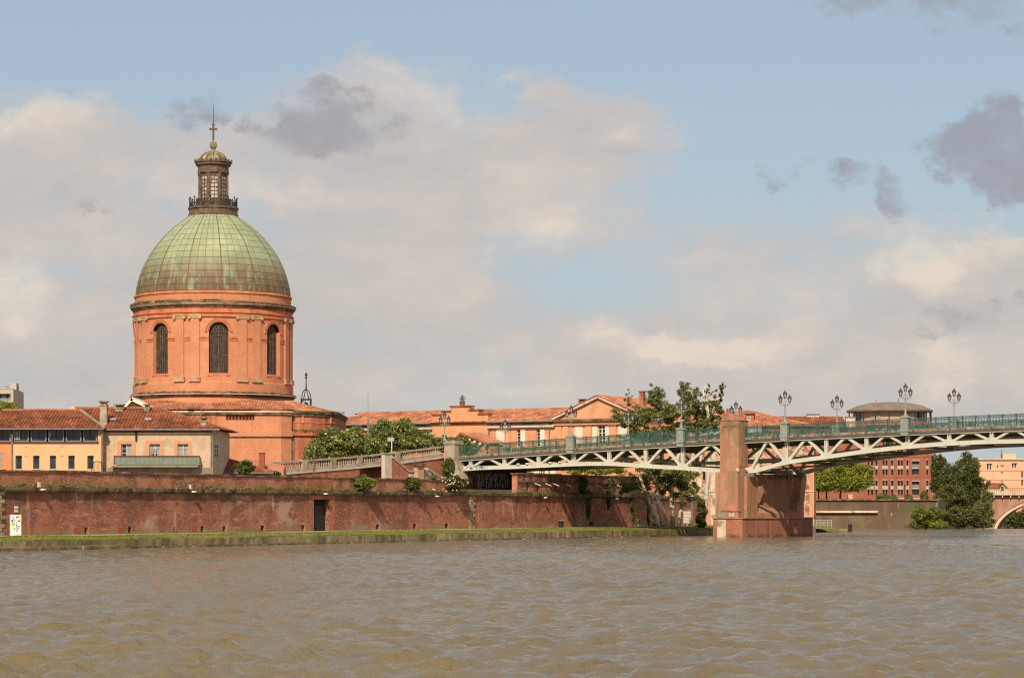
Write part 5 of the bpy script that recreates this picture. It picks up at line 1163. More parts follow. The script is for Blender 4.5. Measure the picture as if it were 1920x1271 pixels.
# lower wind bracing between the trusses near the pier
for t0, t1 in ((-11, -6), (-6.2, -1), (2, 6.5), (6.5, 11.2), (11.2, 15.9)):
    MB().bar((t0, .8, zl(t0) + .15), (t1, WB - .8, zl(t1) + .15), .3, .2, (0, 0, 1)).build('wind_brace', M['bridge_dark'], bridge); MB().bar((t1, .8, zl(t1) + .16), (t0, WB - .8, zl(t0) + .16), .3, .2, (0, 0, 1)).build('wind_brace', M['bridge_dark'], bridge)
# railings in lengths between the lamp pedestals
def railing(a, b, y):
    a, b = a + .45, b - .45
    fr = strip(MB(), a, b, y - .04, y + .04, lambda t: zr(t) - .07, zr, 2.); strip(fr, a, b, y - .03, y + .03, lambda t: zr(t) - .28, lambda t: zr(t) - .23, 2.); strip(fr, a, b, y - .03, y + .03, lambda t: zd(t) + .08, lambda t: zd(t) + .13, 2.)
    n = max(1, round((b - a) / 1.55))
    for i in range(n + 1): t = a + (b - a) * i / n; fr.box(t - .055, t + .055, y - .055, y + .055, zd(t), zr(t) + .03)
    o = fr.build('railing', M['rail_green'], bridge); pk = MB(); w = (b - a) / n
    for i in range(n):
        t0 = a + w * i; k = max(3, round(w / .155))
        for j in range(1, k):
            t = t0 + w * j / k; pk.box(t - .026, t + .026, y - .02, y + .02, zd(t) + .1, zr(t) - .25)
        for j in range(k):                                  # scrolls under the top rail and along the foot
            t = t0 + w * (j + .5) / k; pk.bar((t - .07, y, zr(t) - .23), (t + .07, y, zr(t) - .08), .03, .03); pk.bar((t + .07, y, zr(t) - .231), (t - .07, y, zr(t) - .081), .03, .03)
        c = t0 + w / 2
        for s in (-1, 1):
            pk.bar((c, y, zd(c) + .32), (c + s * w * .40, y, zd(c) + .62), .04, .035); pk.bar((c + s * w * .40, y, zd(c) + .18), (c, y, zd(c) + .46), .04, .035)
    pk.build('pickets', M['rail_green'], o, kind='stuff')
ends = [T0 + .4] + lamps_t[:2] + [-.3] ; 
for y in (.06, WB - .06):
    seq = [-36.9] + lamps_t + [T1]
    for a, b in zip(seq, seq[1:]): railing(a, b, y)
# pedestals (part of the bridge) and lamps (things of their own)
def pedestal(t, y):
    z0 = zd(t) - .58; z1 = zr(t) + .28
    p = MB().box(t - .42, t + .42, y - .36, y + .36, z0, z1 - .22).build('pedestal', M['lamp_paint'], bridge)
    MB().box(t - .48, t + .48, y - .42, y + .42, z0 + .42, z0 + .60).build('pedestal_moulding', M['lamp_paint'], p); MB().box(t - .50, t + .50, y - .44, y + .44, z1 - .22, z1 - .08).box(t - .40, t + .40, y - .34, y + .34, z1 - .08, z1).build('pedestal_cap', M['lamp_paint'], p)
    MB().box(t - .28, t + .28, y - .385, y - .362, z0 + .75, z1 - .35).build('pedestal_panel', M['lamp_paint'], p)
    return z1
LSY = .20
def make_lamp():
    r = thing('street_lamp', '', 'street lamp', (0, 0, 0), QF.a, 'three-headed lamps along the bridge')
    MB().lathe([(.26, 0), (.26, .10), (.18, .16), (.13, .34), (.16, .40), (.10, .50), (.075, .9), (.06, 1.4), (.055, 1.95), (.10, 2.0), (.10, 2.06), (.05, 2.1), (.05, 2.55), (.03, 2.75)], 10).build('post', M['lamp_paint'], r, smooth=True)
    ar = MB()
    for s in (-1, 1):
        ar.tube([(0, 0, 1.98), (s * .30, 0, 2.0), (s * .56, 0, 2.04), (s * .60, 0, 2.2)], [.05, .045, .045, .04], 6)
        ar.tube([(s * .06, 0, 1.70), (s * .30, 0, 1.86), (s * .50, 0, 2.02)], .03, 5); ar.tube([(s * .04, 0, 2.4), (s * .22, 0, 2.22), (s * .34, 0, 2.06)], .028, 5); ar.ball((s * .72, 0, 2.06), .06, 6, 4)
    ar.build('arms', M['lamp_paint'], r)
    for x, z in ((-.60, 2.2), (.60, 2.2), (0, 2.72)):
        l = MB().lathe([(.13, z + .06), (.23, z + .52)], 6, (x, 0)).build('lantern', M['lamp_glass'], r)
        MB().lathe([(.06, z), (.15, z + .03), (.14, z + .075)], 6, (x, 0)).build('lantern_cup', M['lamp_dark'], l); c = MB().lathe([(.27, z + .52), (.27, z + .56), (.20, z + .68), (.10, z + .75), (.10, z + .82), (.06, z + .86), (.03, z + .98), (.01, z + 1.02)], 6, (x, 0)); c.build('lantern_cap', M['lamp_dark'], l)
        b = MB()
        for k in range(6):
            a = k * math.pi / 3; b.bar((x + .135 * math.sin(a), -.135 * math.cos(a), z + .06), (x + .235 * math.sin(a), -.235 * math.cos(a), z + .53), .03, .03)
        b.build('lantern_bars', M['lamp_dark'], l)
    return r
lamp0 = make_lamp(); used = False
NL = ['nearest the left abutment on the river side', 'third', '']
names = {(-37.6, 0): 'three-headed lamp on the stone pillar at the left end of the bridge', (-20.4, 0): 'three-headed lamp on near railing in front of the hospital pediment', (-6.2, 0): 'three-headed lamp on near railing just left of the stone pylon',
         (6.5, 0): 'three-headed lamp on near railing just right of the stone pylon', (20.5, 0): 'three-headed lamp on near railing in front of the round roofed pavilion', (34.6, 0): 'three-headed lamp on near railing beyond the right edge',
         (-37.6, 1): 'three-headed lamp on far railing left of the white hospital shutters', (-20.4, 1): 'three-headed lamp on far railing among the tree leaves', (-6.2, 1): 'three-headed lamp on far railing above the stone pylon',
         (6.5, 1): 'three-headed lamp on far railing left of the round roofed pavilion', (20.5, 1): 'rightmost three-headed lamp against the sky on the far railing'}
for (t, side), lab in names.items():
    y = .0 if side == 0 else WB
    if side == 0 and t == -37.6: z = None
    z = pedestal(t, y) if t > -30 or side else None
    if t == -37.6 and side == 0: z = P(843, 826, 299).z; 
    w = QF.w(t, y if not (t == -37.6 and side == 0) else -.1, z)
    if t > 30: continue
    o = lamp0 if not used else dup(lamp0); used = True
    o.location = w; o.rotation_euler = (0, 0, QF.a); o['label'] = lab; o.scale = (.92, .92, .93)
# lamps under the parapet lip (small white floodlights on the truss)
for t in (-27.6, -26.4, -23.3, -22.0):
    MB().box(t - .16, t + .16, .1, .3, zl(t) + .42, zl(t) + .56).build('floodlight', M['sign_white'], bridge)
# blue graffiti tag on the end of the bottom chord
gt = MB(); rs = random.Random(77)
for i in range(60):
    t = rs.uniform(-36.4, -31.9); z = zl(t) + rs.uniform(.05, .36); gt.bar((t, .270, z), (t + rs.uniform(-.35, .35), .270, z + rs.uniform(-.2, .2)), rs.uniform(.06, .14), .006)
gt.build('graffiti', M['graffiti_blue'], bridge)
# bearings
for y in (.5, WB - .5): MB().box(1.5, 2.6, y - .4, y + .4, 6.55, 6.98).build('bearing', M['bridge_dark'], bridge)
# ---- stone pylon and pier
pier = fthing('bridge_pier', 'pink concrete bridge pier with tall pylon standing in the river', 'bridge pier', QF)
pz = lambda px, py, d: QF.pix(px, py, d)[1]
zb_ = pz(1365, 970, -2.4); z_m = pz(1362, 888, -1.8); z_t = pz(1368, 788, -1.2)
xs_ = [QF.X(1337, -2.4), QF.X(1392, -2.4)]
bs = MB().box(xs_[0], xs_[1], -2.4, 14.9, -1.5, zb_ - .12).build('base', M['pier_base'], pier)
MB().box(xs_[0] - .1, xs_[1] + .1, -2.5, 15., zb_ - .12, zb_).build('base_coping', M['pier'], bs)
for y in (.8, 4.2, 8., 11.6): MB().box(xs_[1] + .002, xs_[1] + .012, y, y + .05, 0, zb_ - .12).build('base_joint', M['pier_joint'], bs)
a, b = QF.X(1341, -1.8), QF.X(1383.5, -1.8)
nl = MB().box(a, b, -1.8, 2.2, zb_, z_m).build('near_leg', M['pier'], pier)
MB().box(b + .002, b + .35, -.3, 2.2, zb_, z_m - .3).build('leg_pilaster', M['pier'], nl)
MB().box(a + .15, b - .15, -1.65, 1.9, z_m + .002, z_m + .22).build('leg_cap', M['pier'], nl)
c, d = QF.X(1350.5, -1.2), QF.X(1385.5, -1.2)
py_ = MB().box(c, d, -1.2, .9, z_m + .22, z_t).build('pylon', M['pier'], pier)
MB().hexa([(c - .07, -1.28, z_t), (d + .07, -1.28, z_t), (d + .07, .98, z_t), (c - .07, .98, z_t)], [(c + .3, -.8, z_t + .16), (d - .3, -.8, z_t + .16), (d - .3, .6, z_t + .16), (c + .3, .6, z_t + .16)]).build('pylon_cap', M['pier'], py_)
zf0, zf1 = pz(1368, 872, -1.2), pz(1368, 796, -1.2)
pf = MB().box(c + .003, c + .26, -1.27, -1.202, zf0, zf1).box(d - .26, d - .003, -1.27, -1.202, zf0, zf1).box(c + .26, d - .26, -1.27, -1.202, zf1 - .18, zf1).box(c + .003, d - .003, -1.27, -1.202, z_m + .25, zf0); pf.build('pylon_panel_frame', M['pier'], py_)
MB().box(d + .002, d + .05, -1.0, .8, z_m + .8, z_t - .3).build('pylon_side_panel', M['pier'], py_)
# pigeons' ledge bits, cutwater with pointed cap, grey plate and pale patch
e, f = QF.X(1346, -2.9), QF.X(1380, -2.9)
cw = MB().box(e, f, -2.35, -1.802, zb_ + .002, pz(1362, 958, -2.3)).build('cutwater', M['pier'], pier)
zt_, zc_ = pz(1362, 942, -1.9), pz(1362, 958, -2.3); m = (e + f) / 2
MB().add([(e - .1, -2.45, zc_), (f + .1, -2.45, zc_), (f + .1, -1.803, zc_), (e - .1, -1.803, zc_), (m, -1.803, zt_)], [(0, 1, 4), (1, 2, 4), (3, 0, 4), (2, 3, 4), (3, 2, 1, 0)]).build('cutwater_cap', M['pier_base'], cw)
MB().box(QF.X(1345.5, -2.5), QF.X(1361, -2.5), -2.53, -2.36, pz(1353, 970, -2.5), pz(1353, 962, -2.5)).build('plate', M['plate'], cw)
MB().box(QF.X(1345, -2.42), QF.X(1361, -2.42), -2.43, -2.402, .0, pz(1353, 971.5, -2.42) - .14).build('pale_patch', M['pale_stone'], bs, label='patch of pale stone blocks')
wm = MB(); rs = random.Random(3)
for i in range(4): x = QF.X(1368 + i * 2.6, -2.36); wm.bar((x, -2.362, zb_ + .12), (x + rs.uniform(-.08, .08), -2.362, zb_ + .12 + rs.uniform(.25, .5)), .09, .006)
wm.build('graffiti', M['grafitti'], cw)
# slanting struts, saddle and far leg
def sy(px, x): 
    # local y of a pixel column on the plane x = const
    r = Vector(((px - 960) / F, 1, 0)); o = QF.o; t = (x + o.dot(QF.u)) / r.dot(QF.u); p = r * t - o; return p.dot(QF.n)
XS = b
def SP(px, py, x=None):
    x = XS if x is None else x; r = Vector(((px - 960) / F, 1, (HZ - py) / F)); t = (x + QF.o.dot(QF.u)) / r.dot(QF.u); p = Vector((0, 0, CAMZ)) + r * t - QF.o; return p.dot(QF.n), p.z
def side(name, pts, x0, x1, mat, par=None):
    q = [SP(*p) for p in pts]; return MB().hexa([(x0, y, z) for y, z in q], [(x1, y, z) for y, z in q]).build(name, mat, par or pier)
side('near_strut', [(1402, 890), (1419, 890), (1418, 944), (1404, 944)], a + .3, b - .05, M['pier'])
side('near_strut_foot', [(1402, 944.2), (1415, 944.2), (1415, 969.5), (1402, 969.5)], a + .3, b + .25, M['pier'])
side('saddle', [(1415, 962), (1490, 962), (1490, 969.5), (1415, 969.5)], a + .2, b + .3, M['pier'])
sd = [SP(1415, 962), SP(1490, 962)]; xm = (a + b) / 2; zz = SP(1450, 943, xm)[1]
MB().hexa([(a + .2, sd[0][0], sd[0][1] + .002), (b + .3, sd[0][0], sd[0][1] + .002), (b + .3, sd[1][0], sd[1][1] + .002), (a + .2, sd[1][0], sd[1][1] + .002)],
          [(xm - .1, sd[0][0], zz), (xm + .1, sd[0][0], zz), (xm + .1, sd[1][0], zz), (xm - .1, sd[1][0], zz)]).build('saddle_ridge', M['pier'], pier)
fl = side('far_leg', [(1436, 889), (1512, 889), (1514, 969.5), (1447, 969.5)], a, b - .6, M['pier'])
side('far_leg_top_shade', [(1450, 890), (1486, 890), (1486, 898), (1450, 898)], b - .599, b - .55, M['cornice_dark'], fl)  # flat dark panel colouring in the shade at the top of the far leg
side('far_strut', [(1501, 889), (1509, 892), (1504, 941), (1495, 941)], b - .597, b + .25, M['pier'], fl)
side('far_strut_foot', [(1491, 941.2), (1503, 941.2), (1503, 969.5), (1491, 969.5)], b - .598, b + .28, M['pier'], fl)
# statue-like stone heads on the leg cap
for t, y in ((b - .2, -1.5), (b + .1, .4)): MB().ball((t, y, z_m + .38), .22, 8, 6).build('stone_boss', M['cornice_pale'], pier)
# second pier out of the picture carries the bridge on
p2 = MB().box(72, 76, 0, WB, -1.5, 7.5); o = p2.build('downstream_pier', M['pier'], None, 'plain far bridge pier beyond the right edge', 'bridge pier', loc=QF.o); o.rotation_euler = (0, 0, QF.a)
# abutment pillar
ab = fthing('abutment_pillar', 'weathered stone pillar where the balustrade meets the bridge railing', 'pillar', QF)
a, b = QF.X(833, -.9), QF.X(852, -.9); zt = P(843, 833, 299).z
MB().box(a, b, -.9, .9, 4.8, zt).build('shaft', M['concrete'], ab); MB().box(a - .1, b + .1, -1., 1., zt, zt + .18).box(a, b, -.8, .8, zt + .18, P(843, 826, 299).z - .002).build('cap', M['concrete'], ab)
MB().hexa([(b, -.7, 6.0), (b + .9, -.7, 6.0), (b + .9, .9, 6.0), (b, .9, 6.0)], [(b, -.7, zd(-36) - .6), (b + .12, -.7, zd(-36) - .6), (b + .12, .9, zd(-36) - .6), (b, .9, zd(-36) - .6)]).build('bearing_wall', M['concrete'], ab)
MB().box(a - 8, b, 1.0, WB + 2, 5., zd(-37.5) - .1).build('abutment_mass', M['grey_wall'], ab)
gr = MB(); rs = random.Random(21); y = 4.2
while y < 11.2:                              # illegible pale graffiti on the shaded abutment face
    z0, z1 = 5.5 + rs.uniform(0, .2), 7.2 + rs.uniform(-.25, .15); w = rs.uniform(.12, .22)
    pts = [(y + rs.uniform(-.14, .14), z0 + (z1 - z0) * i / 4) for i in range(5)]
    for i in range(4): gr.bar((b + .012, pts[i][0], pts[i][1]), (b + .012, pts[i + 1][0], pts[i + 1][1]), w, .01, (1, 0, 0))
    if rs.random() < .7: zz = rs.uniform(z0 + .3, z1 - .1); gr.bar((b + .016, y, zz), (b + .016, y + rs.uniform(.3, .7), zz + rs.uniform(-.3, .3)), w * .8, .01, (1, 0, 0))
    y += rs.uniform(.4, .66)
gr.build('graffiti', M['grafitti'], ab)
bt = fthing('brick_buttress', 'square red brick buttress under the bridge right of the graffiti', 'buttress', QF)
MB().box(b + .05, b + 1.2, 11.6, 14.2, 5.1, 7.3).build('shaft', M['brick_door'], bt); MB().box(b - .05, b + 1.35, 11.45, 14.35, 7.3, 7.5).build('cap', M['cornice_dark'], bt)
# ================================================================== OLD MILL BEHIND THE PIER
MF = Fr((1420 - 960) / F * 372, 372, -8); mp = lambda px, py, d=0.: MF.pix(px, py, d)
mill = fthing('old_mill', 'old patched brick and stone riverside building behind the bridge pier', 'building', MF)
x0, x1 = mp(1232, 0)[0], mp(1526, 0)[0]; zt = mp(1420, 812)[1]
def arch_win(px0, px1, py0, py1): return (mp(px0, 0)[0], mp(px1, 0)[0], mp(px0, py0)[1], mp(px0, py1)[1])
hs = [arch_win(*q) for q in ((1317, 1323.5, 962, 934), (1250, 1258, 962, 934), (1428, 1433, 944, 932), (1268, 1276, 900, 870), (1318, 1325, 900, 868), (1288, 1296, 900, 870), (1426, 1432, 915, 880), (1452, 1458, 915, 880), (1516.5, 1519.5, 944, 925), (1410, 1415, 845, 832), (1440, 1446, 850, 832))]
mb = MB().wall(x0, x1, -1, zt, hs, 0, .45); mb.quad((x1, 0, -1), (x1, 14, -1), (x1, 14, zt), (x1, 0, zt)); mb.build('wall', M['mill'], mill)
for a, b, c, d in hs:
    w = MB().box(a - .05, b + .05, .44, .5, c - .05, d + .05).build('window', M['dark_void'], mill)
    m = MB(); r = (b - a) / 2 + .18
    for k in range(8):
        p, q = math.pi * k / 8, math.pi * (k + 1) / 8; cx_ = (a + b) / 2
        m.hexa([(cx_ + rr * math.cos(t), -.08, d - .1 + rr * math.sin(t)) for t, rr in ((p, r), (p, r - .28), (q, r - .28), (q, r))], [(cx_ + rr * math.cos(t), -.002, d - .1 + rr * math.sin(t)) for t, rr in ((p, r), (p, r - .28), (q, r - .28), (q, r))])
    m.build('arch', M['surround'], w)
for py in (921, 866): MB().box(x0, x1 + .1, -.2, -.002, mp(1400, py + 1)[1], mp(1400, py - 1)[1]).build('string_course', M['pale_stone'], mill)
for px in (1311, 1327, 1337, 1420, 1442, 1522): MB().box(mp(px, 0)[0] - .35, mp(px, 0)[0] + .35, -.12, -.004, 0, zt).build('stone_strip', M['pale_stone'] if px in (1311, 1337, 1420) else M['surround'], mill)
rs = random.Random(61)
for i in range(150):                                 # rough pale stones set in the brick
    px = rs.uniform(1312, 1350) if i % 2 else rs.uniform(1416, 1450); q = mp(px, rs.uniform(830, 985)); w = rs.uniform(.12, .34)
    MB().box(q[0] - w, q[0] + w, -.07, .0, q[1] - w * .55, q[1] + w * .55).build('stone', M['pale_stone'], mill)
# roofs above the railing
t = MB(); za, zb_, zc_ = mp(1400, 800, -.4)[1], mp(1360, 770, 7)[1], mp(1500, 798, 7)[1]
zrr = mp(1375, 770, 7)[1]; tiles(t, (mp(1285, 0)[0], -.5, za), (mp(1535, 0)[0], -.5, za), (mp(1405, 0, 7)[0], 7, zrr), (mp(1285, 0)[0], 7, zrr), pitch=.36, row=.6, lift=.09); tiles(t, (mp(1535, 0)[0], -.5, za), (mp(1535, 0)[0], 14, za), (mp(1405, 0, 7)[0], 7.5, zrr), (mp(1405, 0, 7)[0], 7, zrr), pitch=.36, row=.6, lift=.09)
t.build('roof', M['tile_orange'], mill, kind='stuff')
KF = Fr((1500 - 960) / F * 455, 455, 0); kp = lambda px, py, d=0.: KF.pix(px, py, d)
bk = fthing('brown_roofed_house', 'long brown tiled house behind the lime green tree, seen over the railing', 'house', KF)
k0, k1 = kp(1440, 0)[0], kp(1588, 0)[0]; zk, zk1 = kp(1500, 800)[1], kp(1500, 781, 6)[1]
MB().box(k0, k1, 0, 12, 3, zk - .05).build('wall', M['brick_red'], bk)
t = MB(); tiles(t, (k0, -.5, zk), (k1, -.5, zk), (k1, 6, zk1), (k0, 6, zk1), pitch=.4, row=.7, lift=.1); t.quad((k1, 12.5, zk), (k0, 12.5, zk), (k0, 6, zk1), (k1, 6, zk1)); t.build('roof', M['tile_dark'], bk, kind='stuff')
for p, q, top in ((1513, 1536, 776), (1585, 1603, 781), (1454, 1470, 783)):
    o = MB().box(kp(p, 0, 6)[0], kp(q, 0, 6)[0], 5.5, 6.5, zk, kp(p, top + 2, 6)[1]).build('chimney', M['cornice_pale'], bk); MB().box(kp(p - .7, 0, 6)[0], kp(q + .7, 0, 6)[0], 5.4, 6.6, kp(p, top + 2, 6)[1], kp(p, top, 6)[1]).build('chimney_cap', M['roof_metal'], o)
chimney(mill, mp(1363, 0, 5)[0], mp(1375, 0, 5)[0], 4.6, 5.6, za, mp(1370, 766.5, 5)[1], M['brick_door'])
dm_ = MB().box(mp(1399, 0, 2)[0], mp(1414, 0, 2)[0], 1.5, 4.5, za, mp(1405, 776, 2)[1]).build('dormer', M['brick_door'], mill); MB().box(mp(1400.5, 0, 1.5)[0], mp(1408, 0, 1.5)[0], 1.44, 1.497, mp(1405, 790, 1.5)[1], mp(1405, 780, 1.5)[1]).build('pane', M['pale_glass'], dm_)
MB().box(mp(1397, 0, 2)[0], mp(1415, 0, 2)[0], 1.2, 4.7, mp(1405, 776, 2)[1], mp(1405, 774, 2)[1]).build('dormer_roof', M['roof_metal'], dm_)
# ================================================================== FAR RIVER WALL AND TERRACE
XL, XR = (1518 - 960) / F * 402, (1762 - 960) / F * 402
fw = thing('far_river_wall', 'brown sloping river wall beyond the pier with ledge and pale streaks', 'wall', (XL, 402, 0))
Lw = XR - XL; zt = P(1600, 938, 402).z; zled = P(1600, 961, 402).z
xk = (1648 - 960) / F * 402 - XL
MB().hexa([(-30, 0, -4), (Lw, 0, -4), (Lw, 6, -4), (-30, 6, -4)], [(-30, 1.6, zled), (Lw, 1.6, zled), (Lw, 6, zled), (-30, 6, zled)]).build('sloping_wall', M['far_wall'], fw)
MB().box(-30, Lw, 1.9, 6, zled + .002, zt).build('upper_wall', M['far_wall'], fw)
MB().box(-30, Lw + .1, 1.6, 6.2, zt, zt + .22).build('coping', M['cornice_dark'], fw)
MB().box(-30, xk, 1.0, 1.88, zled + .003, zled + .32).build('ledge', M['cornice_pale'], fw)
MB().prism([(-14, 2.2), (Lw - .2, 2.2), (Lw + 30, 140), (Lw + 60, 300), (Lw + 200, 700), (-100, 700), (-60, 60)], -4, zt - .05).build('terrace_ground', M['earth'], None, 'terrace ground behind the far river wall', None, None, 'structure', (XL, 402, 0))
# short piece of quay right of the pier with railing and bin
q2 = thing('stone_landing', 'short grassy stone landing right of the bridge pier', 'quay', ((1520 - 960) / F * 345, 345, 0))
s = F / 345; w = (1590 - 1520) / s
MB().box(-6, w, 0, 20, -1, P(1550, 991.5, 345).z).build('masonry', M['quay_slab'], q2); MB().box(-6, w - .1, .1, 20, P(1550, 991.5, 345).z, P(1550, 991.5, 345).z + .05).build('turf', M['grass'], q2)
rl = thing('landing_railing', 'pale metal railing on the landing right of the pier', 'railing', ((1524 - 960) / F * 352, 352, P(1550, 988, 352).z - .25))
lw = (1559 - 1524) / (F / 352); k = .32
for i in range(6): MB().tube([(lw * i / 5, 0, 0), (lw * i / 5, 0, 1.25)], .05, 6).build('post', M['sign_grey'], rl)
rr = MB()
for i in range(5): rr.box(0, lw, -.03, .03, .3 + i * .22, .36 + i * .22)
rr.build('rails', M['sign_grey'], rl)
bn = P(1594, 993, 352); b_ = thing('litter_bin', 'dark upright post bin at the end of the stone landing', 'bin', (bn.x, bn.y, -.6))
MB().lathe([(.24, 0), (.26, .3), (.26, 1.75), (.2, 1.8)], 12).build('body', M['iron'], b_); MB().lathe([(.29, 1.6), (.29, 1.7)], 12).build('rim', M['zinc'], b_)
# ================================================================== RED BRICK APARTMENTS WITH ROUND PAVILION ROOF
GF = Fr((1690 - 960) / F * 560, 560, 0); gp = lambda px, py, d=0.: GF.pix(px, py, d)
apr = fthing('red_brick_apartments', 'red brick apartment building with rows of narrow windows and round pavilion roof', 'apartment building', GF)
x0, x1 = gp(1560, 0)[0], gp(1748, 0)[0]; zt = gp(0, 790)[1]
hs = []; kinds = []
rows = [(928, 900), (890, 862), (852, 824), (814, 796)]
for (pb_, pt_) in rows:
    for a, b in ((1627, 1630), (1633, 1637), (1641.5, 1645), (1655, 1658.5), (1660.5, 1664), (1671, 1674.5), (1683.5, 1687), (1689, 1692.5), (1700, 1703), (1737, 1740)): hs.append((gp(a, 0)[0], gp(b, 0)[0], gp(0, pb_)[1], gp(0, pt_)[1])); kinds.append(0)
    hs.append((gp(1710, 0)[0], gp(1723.5, 0)[0], gp(0, pb_ - 1)[1], gp(0, pt_ + 2)[1])); kinds.append(1)
mb = MB().wall(x0, x1, 3, zt, hs, 0, .6); mb.quad((x1, 0, 3), (x1, 15, 3), (x1, 15, zt), (x1, 0, zt)); mb.quad((x0, 0, zt), (x1, 0, zt), (x1, 15, zt), (x0, 15, zt)); mb.build('wall', M['brick_red'], apr)
for (a, b, c, d), k in zip(hs, kinds):
    w = MB().quad((a, .58, c), (b, .58, c), (b, .58, d), (a, .58, d)).build('window', M['glass'], apr)
    if k == 0:
        h = d - c; MB().box(a - .12, b + .12, -.12, -.003, c + h * .38, c + h * .62).build('railing_panel', M['sign_grey'], w); MB().box(a - .1, b + .1, -.1, -.002, d, d + .12).build('lintel', M['concrete_white'], w)
    else:
        h = d - c; MB().box(a, b, .1, .3, c + h * .42, c + h * .48).build('balcony_edge', M['concrete_white'], w); MB().box(a, b, .12, .14, c + h * .48, c + h * .75).build('balcony_glass', M['zinc'], w); MB().box(a - .1, b + .1, -.1, -.002, d, d + .15).build('lintel', M['concrete_white'], w)
for py in (894, 856, 818): MB().box(x0, x1 + .02, -.10, -.004, gp(0, py + .6)[1], gp(0, py - .6)[1]).build('string_course', M['brick_red'], apr)
for px in (1622, 1639, 1650, 1667.5, 1679, 1696.5, 1707, 1727, 1744): MB().box(gp(px, 0)[0] - .12, gp(px, 0)[0] + .12, -.16, -.005, 3, zt).build('pier_strip', M['brick_red'], apr)
cxp, cyp = gp(1668, 0, 9)[0], 9.; sg = F / 569; rad = lambda px: px / sg
zg0 = gp(0, 795, 9)[1]; ze = gp(0, 773, 9)[1]
pv = MB().lathe([(rad(68), zg0), (rad(68), ze)], 48, (cxp, cyp)).build('pavilion_wall', M['pavilion'], apr)
MB().lathe([(rad(60), ze - .002), (rad(80), ze), (rad(80.5), ze + .35), (rad(77), ze + .6), (rad(62), ze + 1.4), (rad(40), ze + 2.0), (rad(15), ze + 2.25), (.1, ze + 2.3)], 48, (cxp, cyp)).build('pavilion_roof', M['roof_metal'], apr)
for k in range(14):
    an = R(-78 + k * 12); s_, c_ = math.sin(an), math.cos(an); r = rad(68.3); ww = 1.1
    if k in (0, 1, 4, 9, 10, 12, 13):
        MB().hexa([(cxp + r * s_ - ww * c_, cyp - r * c_ - ww * s_, zg0 + .6), (cxp + r * s_ + ww * c_, cyp - r * c_ + ww * s_, zg0 + .6), (cxp + (r + .1) * s_ + ww * c_, cyp - (r + .1) * c_ + ww * s_, zg0 + .6), (cxp + (r + .1) * s_ - ww * c_, cyp - (r + .1) * c_ - ww * s_, zg0 + .6)],
                  [(cxp + r * s_ - ww * c_, cyp - r * c_ - ww * s_, ze - .2), (cxp + r * s_ + ww * c_, cyp - r * c_ + ww * s_, ze - .2), (cxp + (r + .1) * s_ + ww * c_, cyp - (r + .1) * c_ + ww * s_, ze - .2), (cxp + (r + .1) * s_ - ww * c_, cyp - (r + .1) * c_ - ww * s_, ze - .2)]).build('pavilion_window', M['curtain'] if k in (4, 9) else M['glass'], pv)
for k in range(10):
    an = R(-85 + k * 19); r = rad(77); MB().tube([(cxp + r * math.sin(an), cyp - r * math.cos(an), zg0), (cxp + r * math.sin(an), cyp - r * math.cos(an), ze)], .14, 6).build('pavilion_post', M['lamp_dark'], pv)
MB().tube([(cxp + 2, cyp, ze + 2.2), (cxp + 2, cyp, ze + 3.1)], .06, 5).build('aerial', M['iron'], pv); MB().tube([(cxp - 3, cyp, ze + 2.2), (cxp - 3, cyp, ze + 2.8)], .06, 5).build('aerial', M['iron'], pv)
# garden wall, low fence and shrubs in front of the apartments
fn = thing('garden_fence', 'low grey fence in front of the red brick apartments', 'fence', P(1645, 940, 520)); 
for i in range(12): MB().box(i * .72, i * .72 + .66, 0, .06, -.4, .75).build('fence_panel', M['sign_grey'], fn)
for px in (1667, 1696.5): 
    p = P(px, 941, 430); pole = thing('thin_pole', 'thin dark pole on the far wall %s' % ('left of the balcony bays' if px < 1680 else 'right, before the wide balcony bays'), 'pole', (p.x, p.y, p.z - .3)); MB().tube([(0, 0, 0), (0, 0, 3.2)], .06, 6).build('shaft', M['iron'], pole); MB().ball((0, 0, 3.22), .09, 6, 4).build('knob', M['iron'], pole)
gw = thing('garden_wall', 'low red brick garden wall right of the apartments', 'wall', P(1748, 945, 500)); MB().box(0, 3.6, 0, .4, -2, 1.9).build('masonry', M['brick_red'], gw); MB().box(-.05, 3.65, -.05, .45, 1.9, 2.).build('coping', M['cornice_pale'], gw)
sh_ = thing('white_shed', 'pale low wall with salmon panels behind the lime green tree', 'wall', P(1527, 941, 470)); MB().box(0, 5.5, 0, .3, -.5, 1.5).build('masonry', M['concrete_white'], sh_); MB().box(2.6, 3.6, -.05, -.002, 0, 1.5).build('panel', M['salmon'], sh_); MB().box(5.6, 7.0, 0, .3, -.5, 1.4).build('salmon_wall', M['salmon'], sh_)
